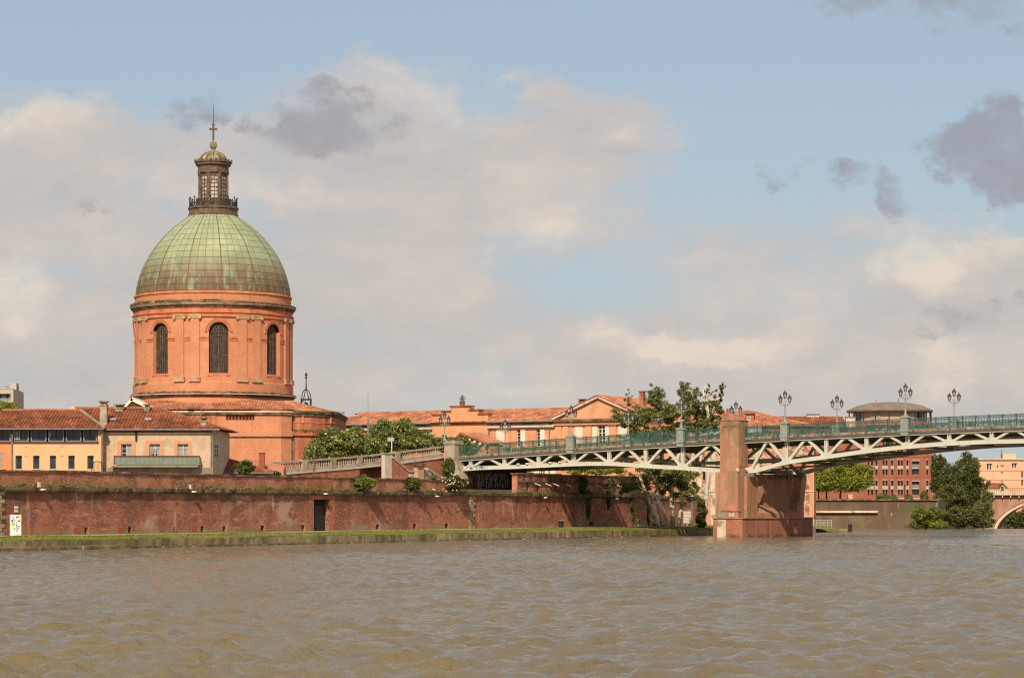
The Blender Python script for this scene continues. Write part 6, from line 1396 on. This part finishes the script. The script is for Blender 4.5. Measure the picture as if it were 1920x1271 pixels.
# ================================================================== RIGHT: SALMON BUILDING, COTTAGE, STONE ARCH BRIDGE
SF = Fr((1836 - 960) / F * 640, 640, 0); sp = lambda px, py, d=0.: SF.pix(px, py, d)
sal = fthing('salmon_building', 'flat roofed salmon pink building at the right edge', 'building', SF)
x0, x1 = sp(1836, 0)[0], sp(2010, 0)[0]; zt = sp(0, 862)[1]
hs = [(sp(a, 0)[0], sp(b, 0)[0], sp(0, c)[1], sp(0, d)[1]) for a, b, c, d in ((1850, 1860, 880, 869), (1897, 1907, 876, 868), (1869, 1871.5, 876, 872), (1876, 1882, 874, 872), (1877, 1880, 887, 884), (1877, 1880, 903.5, 901), (1915, 1918, 895, 884), (1915, 1918, 910, 900), (1935, 1950, 876, 866), (1965, 1980, 876, 866))]
mb = MB().wall(x0, x1, 0, zt, hs, 0, .5); mb.quad((x0, 15, 0), (x0, 0, 0), (x0, 0, zt), (x0, 15, zt)); mb.quad((x0, 0, zt), (x1, 0, zt), (x1, 15, zt), (x0, 15, zt)); mb.build('wall', M['salmon'], sal)
for a, b, c, d in hs:
    w = MB().quad((a, .48, c), (b, .48, c), (b, .48, d), (a, .48, d)).build('window', M['glass'], sal)
    if b - a > 1: MB().box((a + b) / 2 - .1, (a + b) / 2 + .1, .4, .47, c, d).box(a, a + .12, .4, .47, c, d).box(b - .12, b, .4, .47, c, d).build('window_frame', M['white_paint'], w)
for py in (882, 899, 915): MB().box(x0, x1, -.10, -.003, sp(0, py + .5)[1], sp(0, py - .5)[1]).build('string_course', M['surround'], sal)
MB().box(x0 - .3, x1, -.4, 14, zt, zt + .3).build('roof_slab', M['concrete_white'], sal); MB().box(sp(1879, 0, 5)[0], sp(1903, 0, 5)[0], 4, 7, zt + .3, sp(0, 851, 5)[1]).build('roof_house', M['salmon'], sal)
MB().box(sp(1830, 0)[0] - .5, x0 - .01, -1, 6, 0, sp(0, 884)[1]).build('side_block', M['concrete_white'], sal); MB().tube([(sp(1878, 0, 5)[0], 5, zt), (sp(1878, 0, 5)[0], 5, sp(0, 843, 5)[1])], .07, 5).build('aerial', M['iron'], sal)
CF = Fr((1868 - 960) / F * 600, 600, 0); cpx = lambda px, py, d=0.: CF.pix(px, py, d)
cot = fthing('small_cottage', 'small cottage with brown tile roof in front of the salmon building', 'cottage', CF)
a, b, c = cpx(1848, 0)[0], cpx(1874, 0)[0], cpx(1888, 0)[0]; ze, zr_ = cpx(0, 915)[1], cpx(0, 906)[1]
MB().box(a, c, 0, 5, 0, ze).build('wall', M['cornice_pale'], cot); m = (b + c) / 2 - .2
MB().wall_prism([(b, ze), (c, ze), (m, zr_)], 0, 5).build('gable', M['cornice_pale'], cot)
t = MB(); tiles(t, (a, -.3, ze), (b, -.3, ze), (m, 2.5, zr_ + .1), (a + .6, 2.5, zr_ + .1), pitch=.4, row=.6, lift=.06); t.quad((b - .1, -.3, ze), (m, 2.5, zr_ + .12), (m, -.35, zr_ + .12), (b - .3, -.35, ze)); t.build('roof', M['tile_dark'], cot, kind='stuff')
MB().bar((m, -.3, zr_ + .1), (c + .3, -.3, ze - .15), .2, .3).build('verge', M['tile_dark'], cot); MB().box(m - .3, m + .3, -.03, -.002, ze - .6, ze + .4).build('window', M['glass'], cot)
# stone arch bridge
AFb = Fr((1855 - 960) / F * 470, 470, -14); ab_ = lambda px, py, d=0.: AFb.pix(px, py, d)
sb = fthing('stone_arch_bridge', 'far rosy stone arch bridge at the right edge of the river', 'bridge', AFb)
x0 = ab_(1855, 0)[0]; x1 = ab_(2060, 0)[0]; zdk = ab_(1855, 928)[1]
sp0 = ab_(1868, 990); cr_ = ab_(1985, 937); Rx = cr_[0] - sp0[0]; Rz = cr_[1] - sp0[1] + 1.0
xc_ = cr_[0]; arc = lambda x: sp0[1] - 1.0 + Rz * math.sqrt(max(0, 1 - ((x - xc_) / Rx) ** 2))
m = MB(); N = 40
xsn = [x0] + [xc_ - Rx * math.cos(math.pi * i / N) for i in range(N + 1)] + [xc_ + Rx + 3]
for i in range(len(xsn) - 1):
    a, b = xsn[i], xsn[i + 1]; za = arc(a) if sp0[0] < a < xc_ + Rx else -4; zb_ = arc(b) if sp0[0] < b < xc_ + Rx else -4
    if a < sp0[0] - .01 or b > xc_ + Rx + .01: za = zb_ = -4
    else: za, zb_ = arc(a), arc(b)
    m.hexa([(a, 0, za), (b, 0, zb_), (b, 12, zb_), (a, 12, za)], [(a, 0, zdk), (b, 0, zdk), (b, 12, zdk), (a, 12, zdk)])
m.build('spandrel', M['bridge_stone'], sb)
for o0, o1, pr in ((0, .55, .25), (.6, 1.2, .4)):
    for i in range(N):
        t0, t1 = math.pi * i / N, math.pi * (i + 1) / N
        q = lambda t, o: (xc_ - (Rx + o) * math.cos(t), sp0[1] - 1 + (Rz + o) * math.sin(t))
        p = [q(t0, o0), q(t1, o0), q(t1, o1), q(t0, o1)]
        MB().wall_prism(p, -pr, -.003).build('arch_stone', M['bridge_stone'] if o0 else M['cornice_pale'], sb)
MB().box(x0 - .3, xc_ + Rx + 3, -.9, 12.9, zdk + .002, zdk + .32).build('deck', M['concrete_white'], sb)
for i in range(14): MB().box(x0 + .8 + i * 1.5, x0 + 1.0 + i * 1.5, -.7, -.003, zdk - .45, zdk).build('corbel', M['concrete_white'], sb)
pr = MB(); pr.box(x0 - .3, xc_ + Rx + 3, -.8, -.7, zdk + 1.15, zdk + 1.25)
for i in range(90): pr.box(x0 + i * .32, x0 + i * .32 + .07, -.78, -.72, zdk + .32, zdk + 1.15)
M['olive'] = surf('olive railing', (.2, .19, .06), rough=.6); pr.build('railing', M['olive'], sb)
MB().box(ab_(1838, 0, -1)[0], x0 - .005, -1.2, 13, -4, zdk - .6).build('abutment', M['pale_stone'], sb); MB().box(ab_(1835, 0, -1)[0], x0 + .2, -1.5, 13, zdk - .6, zdk + .5).build('abutment_cap', M['cornice_dark'], sb)
for i in range(7):
    for s_ in (0, 1): MB().box(x0 - (1.5 if (i + s_) % 2 else 1.0) + .0, x0 + .06, -1.32, -1.21, -1 + i * .8 + s_ * .4, -.64 + i * .8 + s_ * .4).build('quoin_stone', M['pale_stone'], sb) if s_ == 0 else None
MB().tube([(x0 - .8, -1, zdk + .5), (x0 - .8, -1, zdk + 1.9)], .12, 6).build('abutment_post', M['concrete_white'], sb)
# ================================================================== TREES AND BUSHES
def crown_blobs(c, r, n, seed, k0=.26, k1=.42, sq=.8):
    rs = random.Random(seed); out = []
    for i in range(n):
        while True:
            d = Vector((rs.gauss(0, 1), rs.gauss(0, 1), rs.gauss(0, 1))).normalized()
            if d.z > -.75: break
        f = rs.uniform(.3, 1.0); k = rs.uniform(k0, k1) * (1.25 - .5 * f)
        out.append((Vector((c[0] + d.x * r[0] * f, c[1] + d.y * r[1] * f, c[2] + d.z * r[2] * f)), (r[0] * k, r[1] * k, r[2] * k * sq)))
    return out
def tree(name, label, base, crowns, nleaf, size, lm, bark, seed, tr=.22, lean=(0, 0), group=None, nb=20, cat='tree', shell=.15, k0=.15, k1=.30, limbs=9):
    """crowns = [(px, py, rx_px, ry_px, Y)] read off the photograph; base = world foot of the trunk"""
    base = Vector(base); t = thing(name, label, cat, base, 0, group); bl = []; rs = random.Random(seed)
    for j, (px, py, rx, ry, Y) in enumerate(crowns):
        c = P(px, py, Y) - base; s = F / Y; r = (rx / s, max(1., min(rx, ry * 1.3) / s), ry / s)
        bl += [(c, (r[0] * .82, r[1] * .82, r[2] * .82))] + crown_blobs(c, r, max(6, int(2.4 * nb * (rx * ry) / max(q[2] * q[3] for q in crowns))), seed + j, k0, k1)
    me = leaves(bl, int(nleaf * 2.3), size * .58, seed, shell=shell); me.materials.append(lm); link('crown', me, t)
    tops = [b[0] for b in bl]; c0 = sum(tops, Vector()) / len(tops); fork = Vector((c0.x * .55 + lean[0], c0.y * .55, max(.5, min(b.z for b in tops) * .8)))
    tb = MB().tube([(0, 0, -.3), (fork.x * .35, fork.y * .35, fork.z * .5), fork], [tr * 1.25, tr, tr * .8], 8)
    for q in rs.sample(tops, min(limbs, len(tops))):
        m = fork.lerp(q, .5) + Vector((rs.uniform(-.2, .2), rs.uniform(-.2, .2), .25)); tb.tube([fork, m, q], [tr * .6, tr * .4, tr * .12], 6)
    tb.build('trunk', bark, t, smooth=True); return t
G = lambda px, Y, z: ((px - 960) / F * Y, Y, z)
tree('leafy_tree', 'broad green catalpa tree left, low beside the chapel wing', G(640, 289, 5.2), [(640, 838, 66, 38, 289), (590, 850, 26, 24, 286), (690, 845, 36, 30, 291)], 15000, .25, M['leaf_catalpa'], M['bark'], 101, group='broad green trees behind the ramp', nb=26)
tree('leafy_tree', 'tallest broad green catalpa tree behind the thin mast and ramp', G(745, 299, 5.2), [(745, 822, 58, 42, 299), (795, 830, 30, 26, 301), (712, 825, 34, 34, 297)], 15000, .25, M['leaf_catalpa'], M['bark'], 117, group='broad green trees behind the ramp', nb=26)
tree('leafy_tree', 'small green tree behind the abutment pillar', G(838, 308, 5.2), [(842, 835, 34, 18, 308), (868, 827, 14, 12, 308)], 5200, .22, M['leaf_catalpa'], M['bark'], 131, group='broad green trees behind the ramp', nb=16)
tree('leafy_tree', 'small green tree poking over the left end of the bridge railing', G(880, 309, 5.2), [(880, 842, 20, 15, 309)], 2600, .2, M['leaf_catalpa'], M['bark'], 137, group='broad green trees behind the ramp', nb=12)
tree('roof_tree', 'bright green tree behind the yellow house at far left', G(12, 330, 5.2), [(10, 774, 30, 26, 330)], 5200, .24, M['leaf_lime'], M['bark'], 141)
# pale barked trees on the quay beyond the bridge
def slim(name, label, foot, path, radii, crowns, nleaf, seed, size=.17, lm=M['leaf_plane'], nb=14, extra=()):
    base = Vector(foot); t = thing(name, label, 'tree', base, 0, 'pale barked trees on the quay'); bl = []
    for j, (px, py, rx, ry, Y) in enumerate(crowns):
        c = P(px, py, Y) - base; s = F / Y; bl += crown_blobs(c, (rx / s, rx / s, ry / s), max(6, nb * rx * ry // 420 + 5), seed + j, .12, .30)
    me = leaves(bl, int(nleaf * 1.5), size * .70, seed, shell=.05); me.materials.append(lm); link('crown', me, t)
    pts = [P(*q) - base for q in path]; tb = MB().tube([(0, 0, -.2)] + pts, radii, 8)
    rs = random.Random(seed)
    for e in extra: tb.tube([P(*q) - base for q in e], [.15, .11, .08, .05][:len(e)], 6)
    for b in rs.sample(bl, min(10, len(bl))):
        k = min(range(len(pts)), key=lambda i: (pts[i] - b[0]).length + (3 if pts[i].z > b[0].z else 0)); tb.tube([pts[k], pts[k].lerp(b[0], .5) + Vector((0, 0, .2)), b[0]], [.07, .05, .02], 5)
    tb.build('trunk', M['bark_white'], t, smooth=True); return t
YT = 306.
gz = lambda px, Y: G(px, Y, .95)
slim('plane_tree', 'pale trunk leaning left up from the ivy strips on the quay', gz(1236, YT), [(1225, 960, YT), (1210, 920, YT), (1198, 890, YT), (1190, 850, YT), (1180, 800, YT)], [.26, .24, .2, .17, .12, .06],
     [(1185, 785, 42, 30, YT), (1178, 748, 12, 18, YT), (1200, 815, 45, 22, YT), (1188, 905, 28, 32, YT)], 7500, 201, extra=[[(1190, 850, YT), (1192, 800, YT), (1194, 772, YT)]])
slim('plane_tree', 'pale forked trunk rising behind the near railing', gz(1244, YT + 1), [(1236, 950, YT + 1), (1232, 915, YT + 1), (1236, 860, YT + 1), (1237, 800, YT + 1), (1236, 780, YT + 1), (1226, 745, YT + 1)], [.27, .24, .2, .18, .16, .10, .05],
     [(1230, 740, 25, 26, YT + 1), (1240, 770, 44, 30, YT + 1), (1235, 815, 40, 20, YT + 1), (1225, 900, 40, 30, YT + 1), (1232, 878, 40, 22, YT)], 9500, 223, extra=[[(1236, 792, YT + 1), (1240, 770, YT + 1), (1234, 757, YT + 1)], [(1236, 795, YT + 1), (1247, 778, YT + 1)]])
slim('plane_tree', 'thick pale trunk left of the white notice board, tall leafy crown', gz(1262, YT + 2), [(1260, 950, YT + 2), (1259, 915, YT + 2), (1266, 870, YT + 2), (1285, 820, YT + 2), (1294, 775, YT + 2), (1297, 735, YT + 2)], [.32, .30, .26, .22, .18, .14, .06],
     [(1283, 735, 24, 22, YT + 2), (1296, 765, 34, 32, YT + 2), (1280, 800, 44, 22, YT + 2), (1262, 905, 36, 34, YT + 2), (1250, 885, 36, 24, YT)], 10500, 241, extra=[[(1293, 780, YT + 2), (1296, 755, YT + 2), (1299, 738, YT + 2)]])
slim('plane_tree', 'dark curved trunk just behind the white notice board', gz(1272, YT + 3), [(1277, 955, YT + 3), (1282, 925, YT + 3), (1292, 880, YT + 3), (1305, 830, YT + 3), (1308, 780, YT + 3), (1306, 740, YT + 3)], [.28, .25, .2, .18, .15, .1, .05],
     [(1308, 740, 15, 22, YT + 3), (1318, 770, 30, 30, YT + 3), (1312, 802, 36, 20, YT + 3), (1292, 905, 26, 30, YT + 3), (1282, 930, 34, 20, YT + 2)], 8000, 263)
slim('plane_tree', 'pale trunk beside the pier with ivy at its foot and sparse top', gz(1316, YT + 2), [(1322, 950, YT + 2), (1327, 900, YT + 2), (1331, 850, YT + 2), (1330, 790, YT + 2), (1325, 745, YT + 2), (1322, 722, YT + 2)], [.36, .30, .26, .22, .16, .1, .05],
     [(1327, 730, 9, 14, YT + 2), (1352, 730, 10, 22, YT + 2), (1344, 765, 18, 26, YT + 2), (1330, 795, 28, 20, YT + 2)], 4200, 281, extra=[[(1330, 790, YT + 2), (1345, 750, YT + 2), (1356, 716, YT + 2)], [(1331, 830, YT + 2), (1326, 780, YT + 2), (1318, 730, YT + 2)]])
iv = gz(1316, YT + 1); bl = [((random.uniform(-.4, .4), random.uniform(-.3, .2), .15 + i * .16), (.5 - i * .012, .4, .3)) for i in range(20)]
me = leaves(bl, 3000, .12, 6); me.materials.append(M['leaf_ivy']); iv_o = thing('ivy_clump', 'dark ivy clump at the foot of the trunk beside the pier', 'ivy', iv); link('foliage', me, iv_o)
# trees beyond the river wall at right
tree('lime_tree', 'bright lime green tree on the terrace right of the pier', G(1575, 425, 4.2), [(1578, 892, 58, 38, 425), (1546, 894, 26, 36, 424), (1612, 902, 28, 26, 425)], 21000, .27, M['leaf_lime'], M['bark'], 301, tr=.2, nb=34)
for px, s in ((1535, 1), (1550, 2)): tree('lime_tree', 'thin trunked lime green tree %s on the terrace' % ('nearest the old mill' if s == 1 else 'second from the old mill'), G(px, 432, 4.2), [(px, 900, 22, 24, 432)], 3500, .26, M['leaf_lime'], M['bark'], 310 + s, tr=.15, nb=10)
tree('dark_tree', 'tall dark green tree right of the red apartments, pointed top', G(1795, 440, -1), [(1805, 900, 40, 46, 440), (1812, 862, 16, 22, 440), (1790, 935, 42, 36, 438), (1830, 925, 30, 40, 440)], 17000, .26, M['leaf_dark'], M['bark'], 331, nb=30, tr=.3)
tree('dark_tree', 'dense dark tree directly beside the red apartment corner', G(1765, 470, -1), [(1765, 900, 24, 44, 470), (1752, 880, 8, 40, 470)], 8000, .28, M['leaf_dark'], M['bark'], 347, nb=22, tr=.3)
tree('dark_tree', 'sparse greenish tree over the pale stone abutment of the far bridge', G(1843, 420, -1), [(1842, 960, 26, 28, 420), (1850, 935, 14, 20, 420)], 4200, .24, M['leaf_plane'], M['bark'], 353, nb=14)
tree('willow_bush', 'light green willow bush at the water edge below the far wall', G(1738, 397, -.5), [(1742, 968, 36, 23, 397), (1738, 983, 40, 12, 397), (1718, 985, 18, 9, 397)], 9000, .20, M['leaf_bush'], M['bark'], 361, nb=26, cat='bush')
tree('willow_bush', 'dark green bush hanging over the water left of the far arch', G(1800, 399, -.5), [(1800, 970, 40, 22, 399), (1842, 980, 30, 12, 399)], 9000, .22, M['leaf_dark'], M['bark'], 373, nb=24, cat='bush')
tree('willow_bush', 'small pale bush at the water edge in front of the willow', G(1752, 395, -.5), [(1757, 984, 18, 8, 395)], 2500, .18, M['leaf_lime'], M['bark'], 379, nb=10, cat='bush')
tree('arch_trees', 'dark trees seen through the far stone arch', G(1915, 540, -4), [(1905, 975, 40, 22, 540), (1960, 965, 40, 30, 540)], 7000, .35, M['leaf_dark'], M['bark'], 383, nb=20)
for k, (px, w, h, lab) in enumerate(((1655, 16, 9, 'round green shrub at left of the fence before the red apartments'), (1676, 8, 7, 'small green shrub in the middle before the red apartments'), (1704, 9, 8, 'green shrub left of the wide balconies of the red apartments'), (1733, 9, 14, 'upright green shrub at the right corner of the red apartments'))):
    tree('garden_shrub', lab, G(px, 515, 4.4), [(px, 935 - h * .3, w, h, 515)], 1800, .2, M['leaf_bush'], M['bark'], 390 + k, nb=8, cat='shrub', tr=.1, group='shrubs before the red apartments')
# bushes growing on and behind the river wall
def bush(label, px, py, rx, ry, d, z0, n, size, lm, seed, group='bushes on the river wall'):
    x, z = WF.pix(px, py, d); base = WF.w(x, d, z0); Y = base.y
    return tree('wall_bush', label, base, [(px, py, rx, ry, Y)], n, size, lm, M['bark'], seed, tr=.06, nb=16, cat='bush', group=group, shell=.3)
bush('small dark bush behind the parapet by the tiled shed', 459, 876, 19, 16, 3., 5.2, 2600, .17, M['leaf_ivy'], 411)
bush('low light green weed bush right of the tiled shed', 515, 887, 11, 5, 3., 5.2, 700, .13, M['leaf_bush'], 413)
bush('largest green bush on the wall ledge, right of the door', 678, 906, 31, 17, .0, 4.85, 4200, .18, M['leaf_bush'], 417)
bush('middle green bush on the wall ledge below the stair post', 772, 907, 21, 15, .0, 4.85, 2800, .17, M['leaf_ivy'], 419)
bush('tall dark bush climbing up to the abutment pillar', 842, 878, 13, 24, .6, 4.9, 2200, .16, M['leaf_ivy'], 421)
fb = bush('flowering bush with white blossoms below the abutment pillar', 850, 907, 30, 17, .0, 4.85, 3800, .16, M['leaf_dark'], 423)
rs = random.Random(5); fl = MB()
x, z = WF.pix(846, 905, 0)
for i in range(24):
    x, z = WF.pix(rs.gauss(846, 10), rs.gauss(903, 7), -1.0); w = WF.w(x, -1.0 + rs.uniform(-.1, .4), z) - fb.location; fl.ball(tuple(w), rs.uniform(.05, .09), 5, 3)
fl.build('blossoms', M['flower'], fb)
bush('thin weed on the parapet coping by the bridge foot', 812, 897, 9, 5, .6, 6.1, 500, .12, M['leaf_moss'], 425)
bush('grassy weed tuft at the foot of the pale trunks', 1238, 984, 14, 4, -1.0, .95, 900, .14, M['leaf_bush'], 427, 'tufts on the quay')
bush('grassy weed tuft right of the white notice board', 1298, 984, 12, 4, -1.0, .95, 700, .14, M['leaf_bush'], 429, 'tufts on the quay')
# ================================================================== SMALL THINGS
# information banner and plates on the wall
wy = -.16
bx0, bz0 = WF.pix(18.5, 1008, -.5); bx1, bz1 = WF.pix(38.5, 964.5, -.5)
bw_ = WF.w(bx0, -.5, 0); NF = Fr(bw_.x, bw_.y - .3, 14)
bn = fthing('information_banner', 'tall white information banner standing at the foot of the wall', 'banner', NF)
bx0, bz0 = NF.pix(18.5, 1008); bx1, bz1 = NF.pix(38.5, 964.5)
W_, H_ = bx1 - bx0, bz1 - .95
MB().box(bx0, bx1, -.52, -.47, .97, bz1).build('board', M['sign_white'], bn)
MB().box(bx0 - .04, bx0, -.54, -.46, .95, bz1 + .02).box(bx1, bx1 + .04, -.54, -.46, .95, bz1 + .02).build('frame', M['sign_grey'], bn)
def disc(u, v, r, mat, nm):
    c = (bx0 + u * W_, .97 + v * H_); MB().wall_prism([(c[0] + r * math.cos(k * .5236), c[1] + r * math.sin(k * .5236)) for k in range(12)][::-1], -.527, -.521).build(nm, mat, bn)
disc(.80, .91, .11, M['ink_green'], 'green_dot'); disc(.27, .55, .15, M['ink_green'], 'green_dot'); disc(.2, .70, .09, M['ink_blue'], 'blue_dot')
def mark(u, v, w, h, mat): MB().box(bx0 + u * W_ - w / 2, bx0 + u * W_ + w / 2, -.528, -.522, .97 + v * H_ - h / 2, .97 + v * H_ + h / 2).build('picture', mat, bn)
for u, v, w, h in ((.62, .87, .12, .1), (.80, .69, .17, .1), (.83, .43, .1, .08), (.40, .32, .13, .08)): mark(u, v, w, h, M['ink'])
sc = MB(); rs = random.Random(2)
for (u0, v0, u1, v1) in ((.18, .95, .60, .58), (.62, .55, .66, .35), (.55, .22, .75, .40)):
    n = 9
    for i in range(n):
        f = i / n; u = u0 + (u1 - u0) * f; v = v0 + (v1 - v0) * f
        sc.bar((bx0 + u * W_ + rs.uniform(-.05, .05), -.524, .97 + v * H_), (bx0 + u * W_ + rs.uniform(-.05, .05), -.524, .97 + v * H_ - .09), .03, .005)
sc.build('handwriting', M['ink_blue'], bn); MB().box(bx0 + .6 * W_, bx0 + .92 * W_, -.528, -.522, 1.02, 1.06).build('logo', M['ink_green'], bn)
for py, nm in ((951, 'upper small white plate on the wall above the banner'), (957.5, 'lower small white plate on the wall above the banner')):
    a, z = WF.pix(28.7, py + 2.6, -.1); b, z2 = WF.pix(34.6, py - 2.3, -.1)
    o = thing('wall_plate', nm, 'plate', WF.w(a, -.03, z), WF.a, 'white plates on the wall'); MB().box(0, b - a, -.05, .03, 0, z2 - z).build('plate', M['sign_white'], o); MB().box(-.02, b - a + .02, -.02, .03, -.02, z2 - z + .02).build('rim', M['sign_grey'], o)
# lamps hanging below the ledge
labs = {82: 'white wall lamp under the ledge nearest the banner', 365: 'white wall lamp under the ledge below the beige house', 612: 'white wall lamp under the ledge above the black door', 821: 'white wall lamp under the ledge below the flowering bush', 1024: 'white wall lamp under the ledge right of the bridge buttress', 1158: 'white wall lamp under the ledge between the ivy strips'}
for px, lab in labs.items():
    x, z = WF.pix(px, {82: 917.5, 365: 921.5, 612: 925.5, 821: 930, 1024: 932.5, 1158: 934.5}[px], -.5)
    o = thing('wall_lamp', lab, 'wall lamp', WF.w(x, -.02, z), WF.a, 'white lamps under the wall ledge')
    MB().hexa([(-.24, -.62, -.05), (.34, -.52, -.02), (.34, -.30, -.02), (-.24, -.30, -.05)], [(-.17, -.58, .06), (.2, -.50, .07), (.2, -.34, .07), (-.17, -.34, .06)]).build('shade', M['sign_white'], o)
    MB().tube([(0, .02, .0), (0, -.35, .03)], .035, 6).build('bracket', M['zinc'], o)
    MB().box(-.06, .06, -.10, .02, -.10, .14).build('mount', M['zinc'], o)
for px, py, lab in ((76, 901.5, 'small pale box on the ledge above the first wall lamp'), (360, 908, 'small pale box on the ledge below the beige house'), (816, 917, 'small pale box on the ledge below the flowering bush')):
    x, z = WF.pix(px, py, -.05); o = thing('junction_box', lab, 'box', WF.w(x, .1, 4.80), WF.a, 'junction boxes on the ledge'); MB().box(-.11, .11, -.12, .1, 0, .34).build('body', M['cornice_pale'], o); MB().box(-.13, .13, -.14, .12, .34, .39).build('lid', M['sign_white'], o)
# notice board on the quay
x, z = WF.pix(1288.5, 988, -2.0); nb_ = thing('notice_board', 'large pale notice board on a post among the trees on the quay', 'sign board', WF.w(x, -2.0, .92), 0)
s = F / nb_.location.y; zb0, zb1 = CAMZ + (HZ - 980.5) / s - .92, CAMZ + (HZ - 958) / s - .92; hw = 7.2 / s
for i in range(2):
    for j in range(4):
        MB().box(-hw + i * hw + .015, -hw + (i + 1) * hw - .015, -.03, .03, zb0 + (zb1 - zb0) * j / 4 + .015, zb0 + (zb1 - zb0) * (j + 1) / 4 - .015).build('panel', M['concrete_white'], nb_)
MB().box(-hw, hw, .032, .06, zb0, zb1).build('backing', M['sign_grey'], nb_); MB().tube([(0, .1, 0), (0, .1, zb1)], .06, 6).build('post', M['sign_grey'], nb_)
# bins by the wall
for px, py, lab, mat in ((1198, 985, 'olive litter bin at the foot of the wall between the ivy strips', 'olive'), (1052, 986, 'dark low bin at the foot of the wall below the bridge span', 'iron')):
    x, z = WF.pix(px, py, -1.0); o = thing('quay_bin', lab, 'bin', WF.w(x, -1.0, .93), 0); M.setdefault('olive', M['leaf_moss'])
    MB().lathe([(.26, 0), (.30, .7), (.30, .78)], 12).build('body', M[mat], o); MB().lathe([(.33, .78), (.33, .86), (.2, .9)], 12).build('rim', M['zinc'], o)
# masts and signs by the ramp
p = RF.w(*[RF.X(690, 3.), 3., 0]); m1 = thing('tall_mast', 'tall thin grey mast rising behind the ramp balustrade', 'mast', (p.x, p.y, 5.2)); s = F / p.y
zz = lambda py: CAMZ + (HZ - py) / s - 5.2
MB().tube([(0, 0, 0), (0, 0, zz(788))], [.13, .09], 8).build('lower_shaft', M['zinc'], m1); MB().tube([(0, 0, zz(788)), (0, 0, zz(736))], [.05, .02], 6).build('upper_shaft', M['zinc'], m1); MB().box(-.12, .12, -.2, 0, zz(846), zz(838)).build('box', M['sign_grey'], m1)
p = RF.w(RF.X(734.5, .9), .9, 0); s = F / p.y; m2 = thing('road_sign', 'grey backed road sign on a pale post at the head of the stair', 'road sign', (p.x, p.y, RF.pix(734, 860, .9)[1] - 1.0))
z0 = m2.location.z; zz = lambda py: CAMZ + (HZ - py) / s - z0
MB().tube([(0, 0, 0), (0, 0, zz(820))], .055, 8).build('post', M['sign_white'], m2); MB().box(-8 / s, 4.5 / s, -.05, -.01, zz(827), zz(820)).build('board', M['sign_grey'], m2)
p = WF.w(WF.X(588.5, 3.), 3., 0); s = F / p.y; m3 = thing('wooden_pole', 'brown wooden pole behind the parapet left of the door', 'pole', (p.x, p.y, 5.15)); zz = lambda py: CAMZ + (HZ - py) / s - 5.15
MB().tube([(0, 0, 0), (0, 0, zz(846))], [.11, .07], 8).build('shaft', M['bark'], m3); MB().lathe([(.1, zz(846)), (.1, zz(845))], 8).build('cap', M['zinc'], m3)
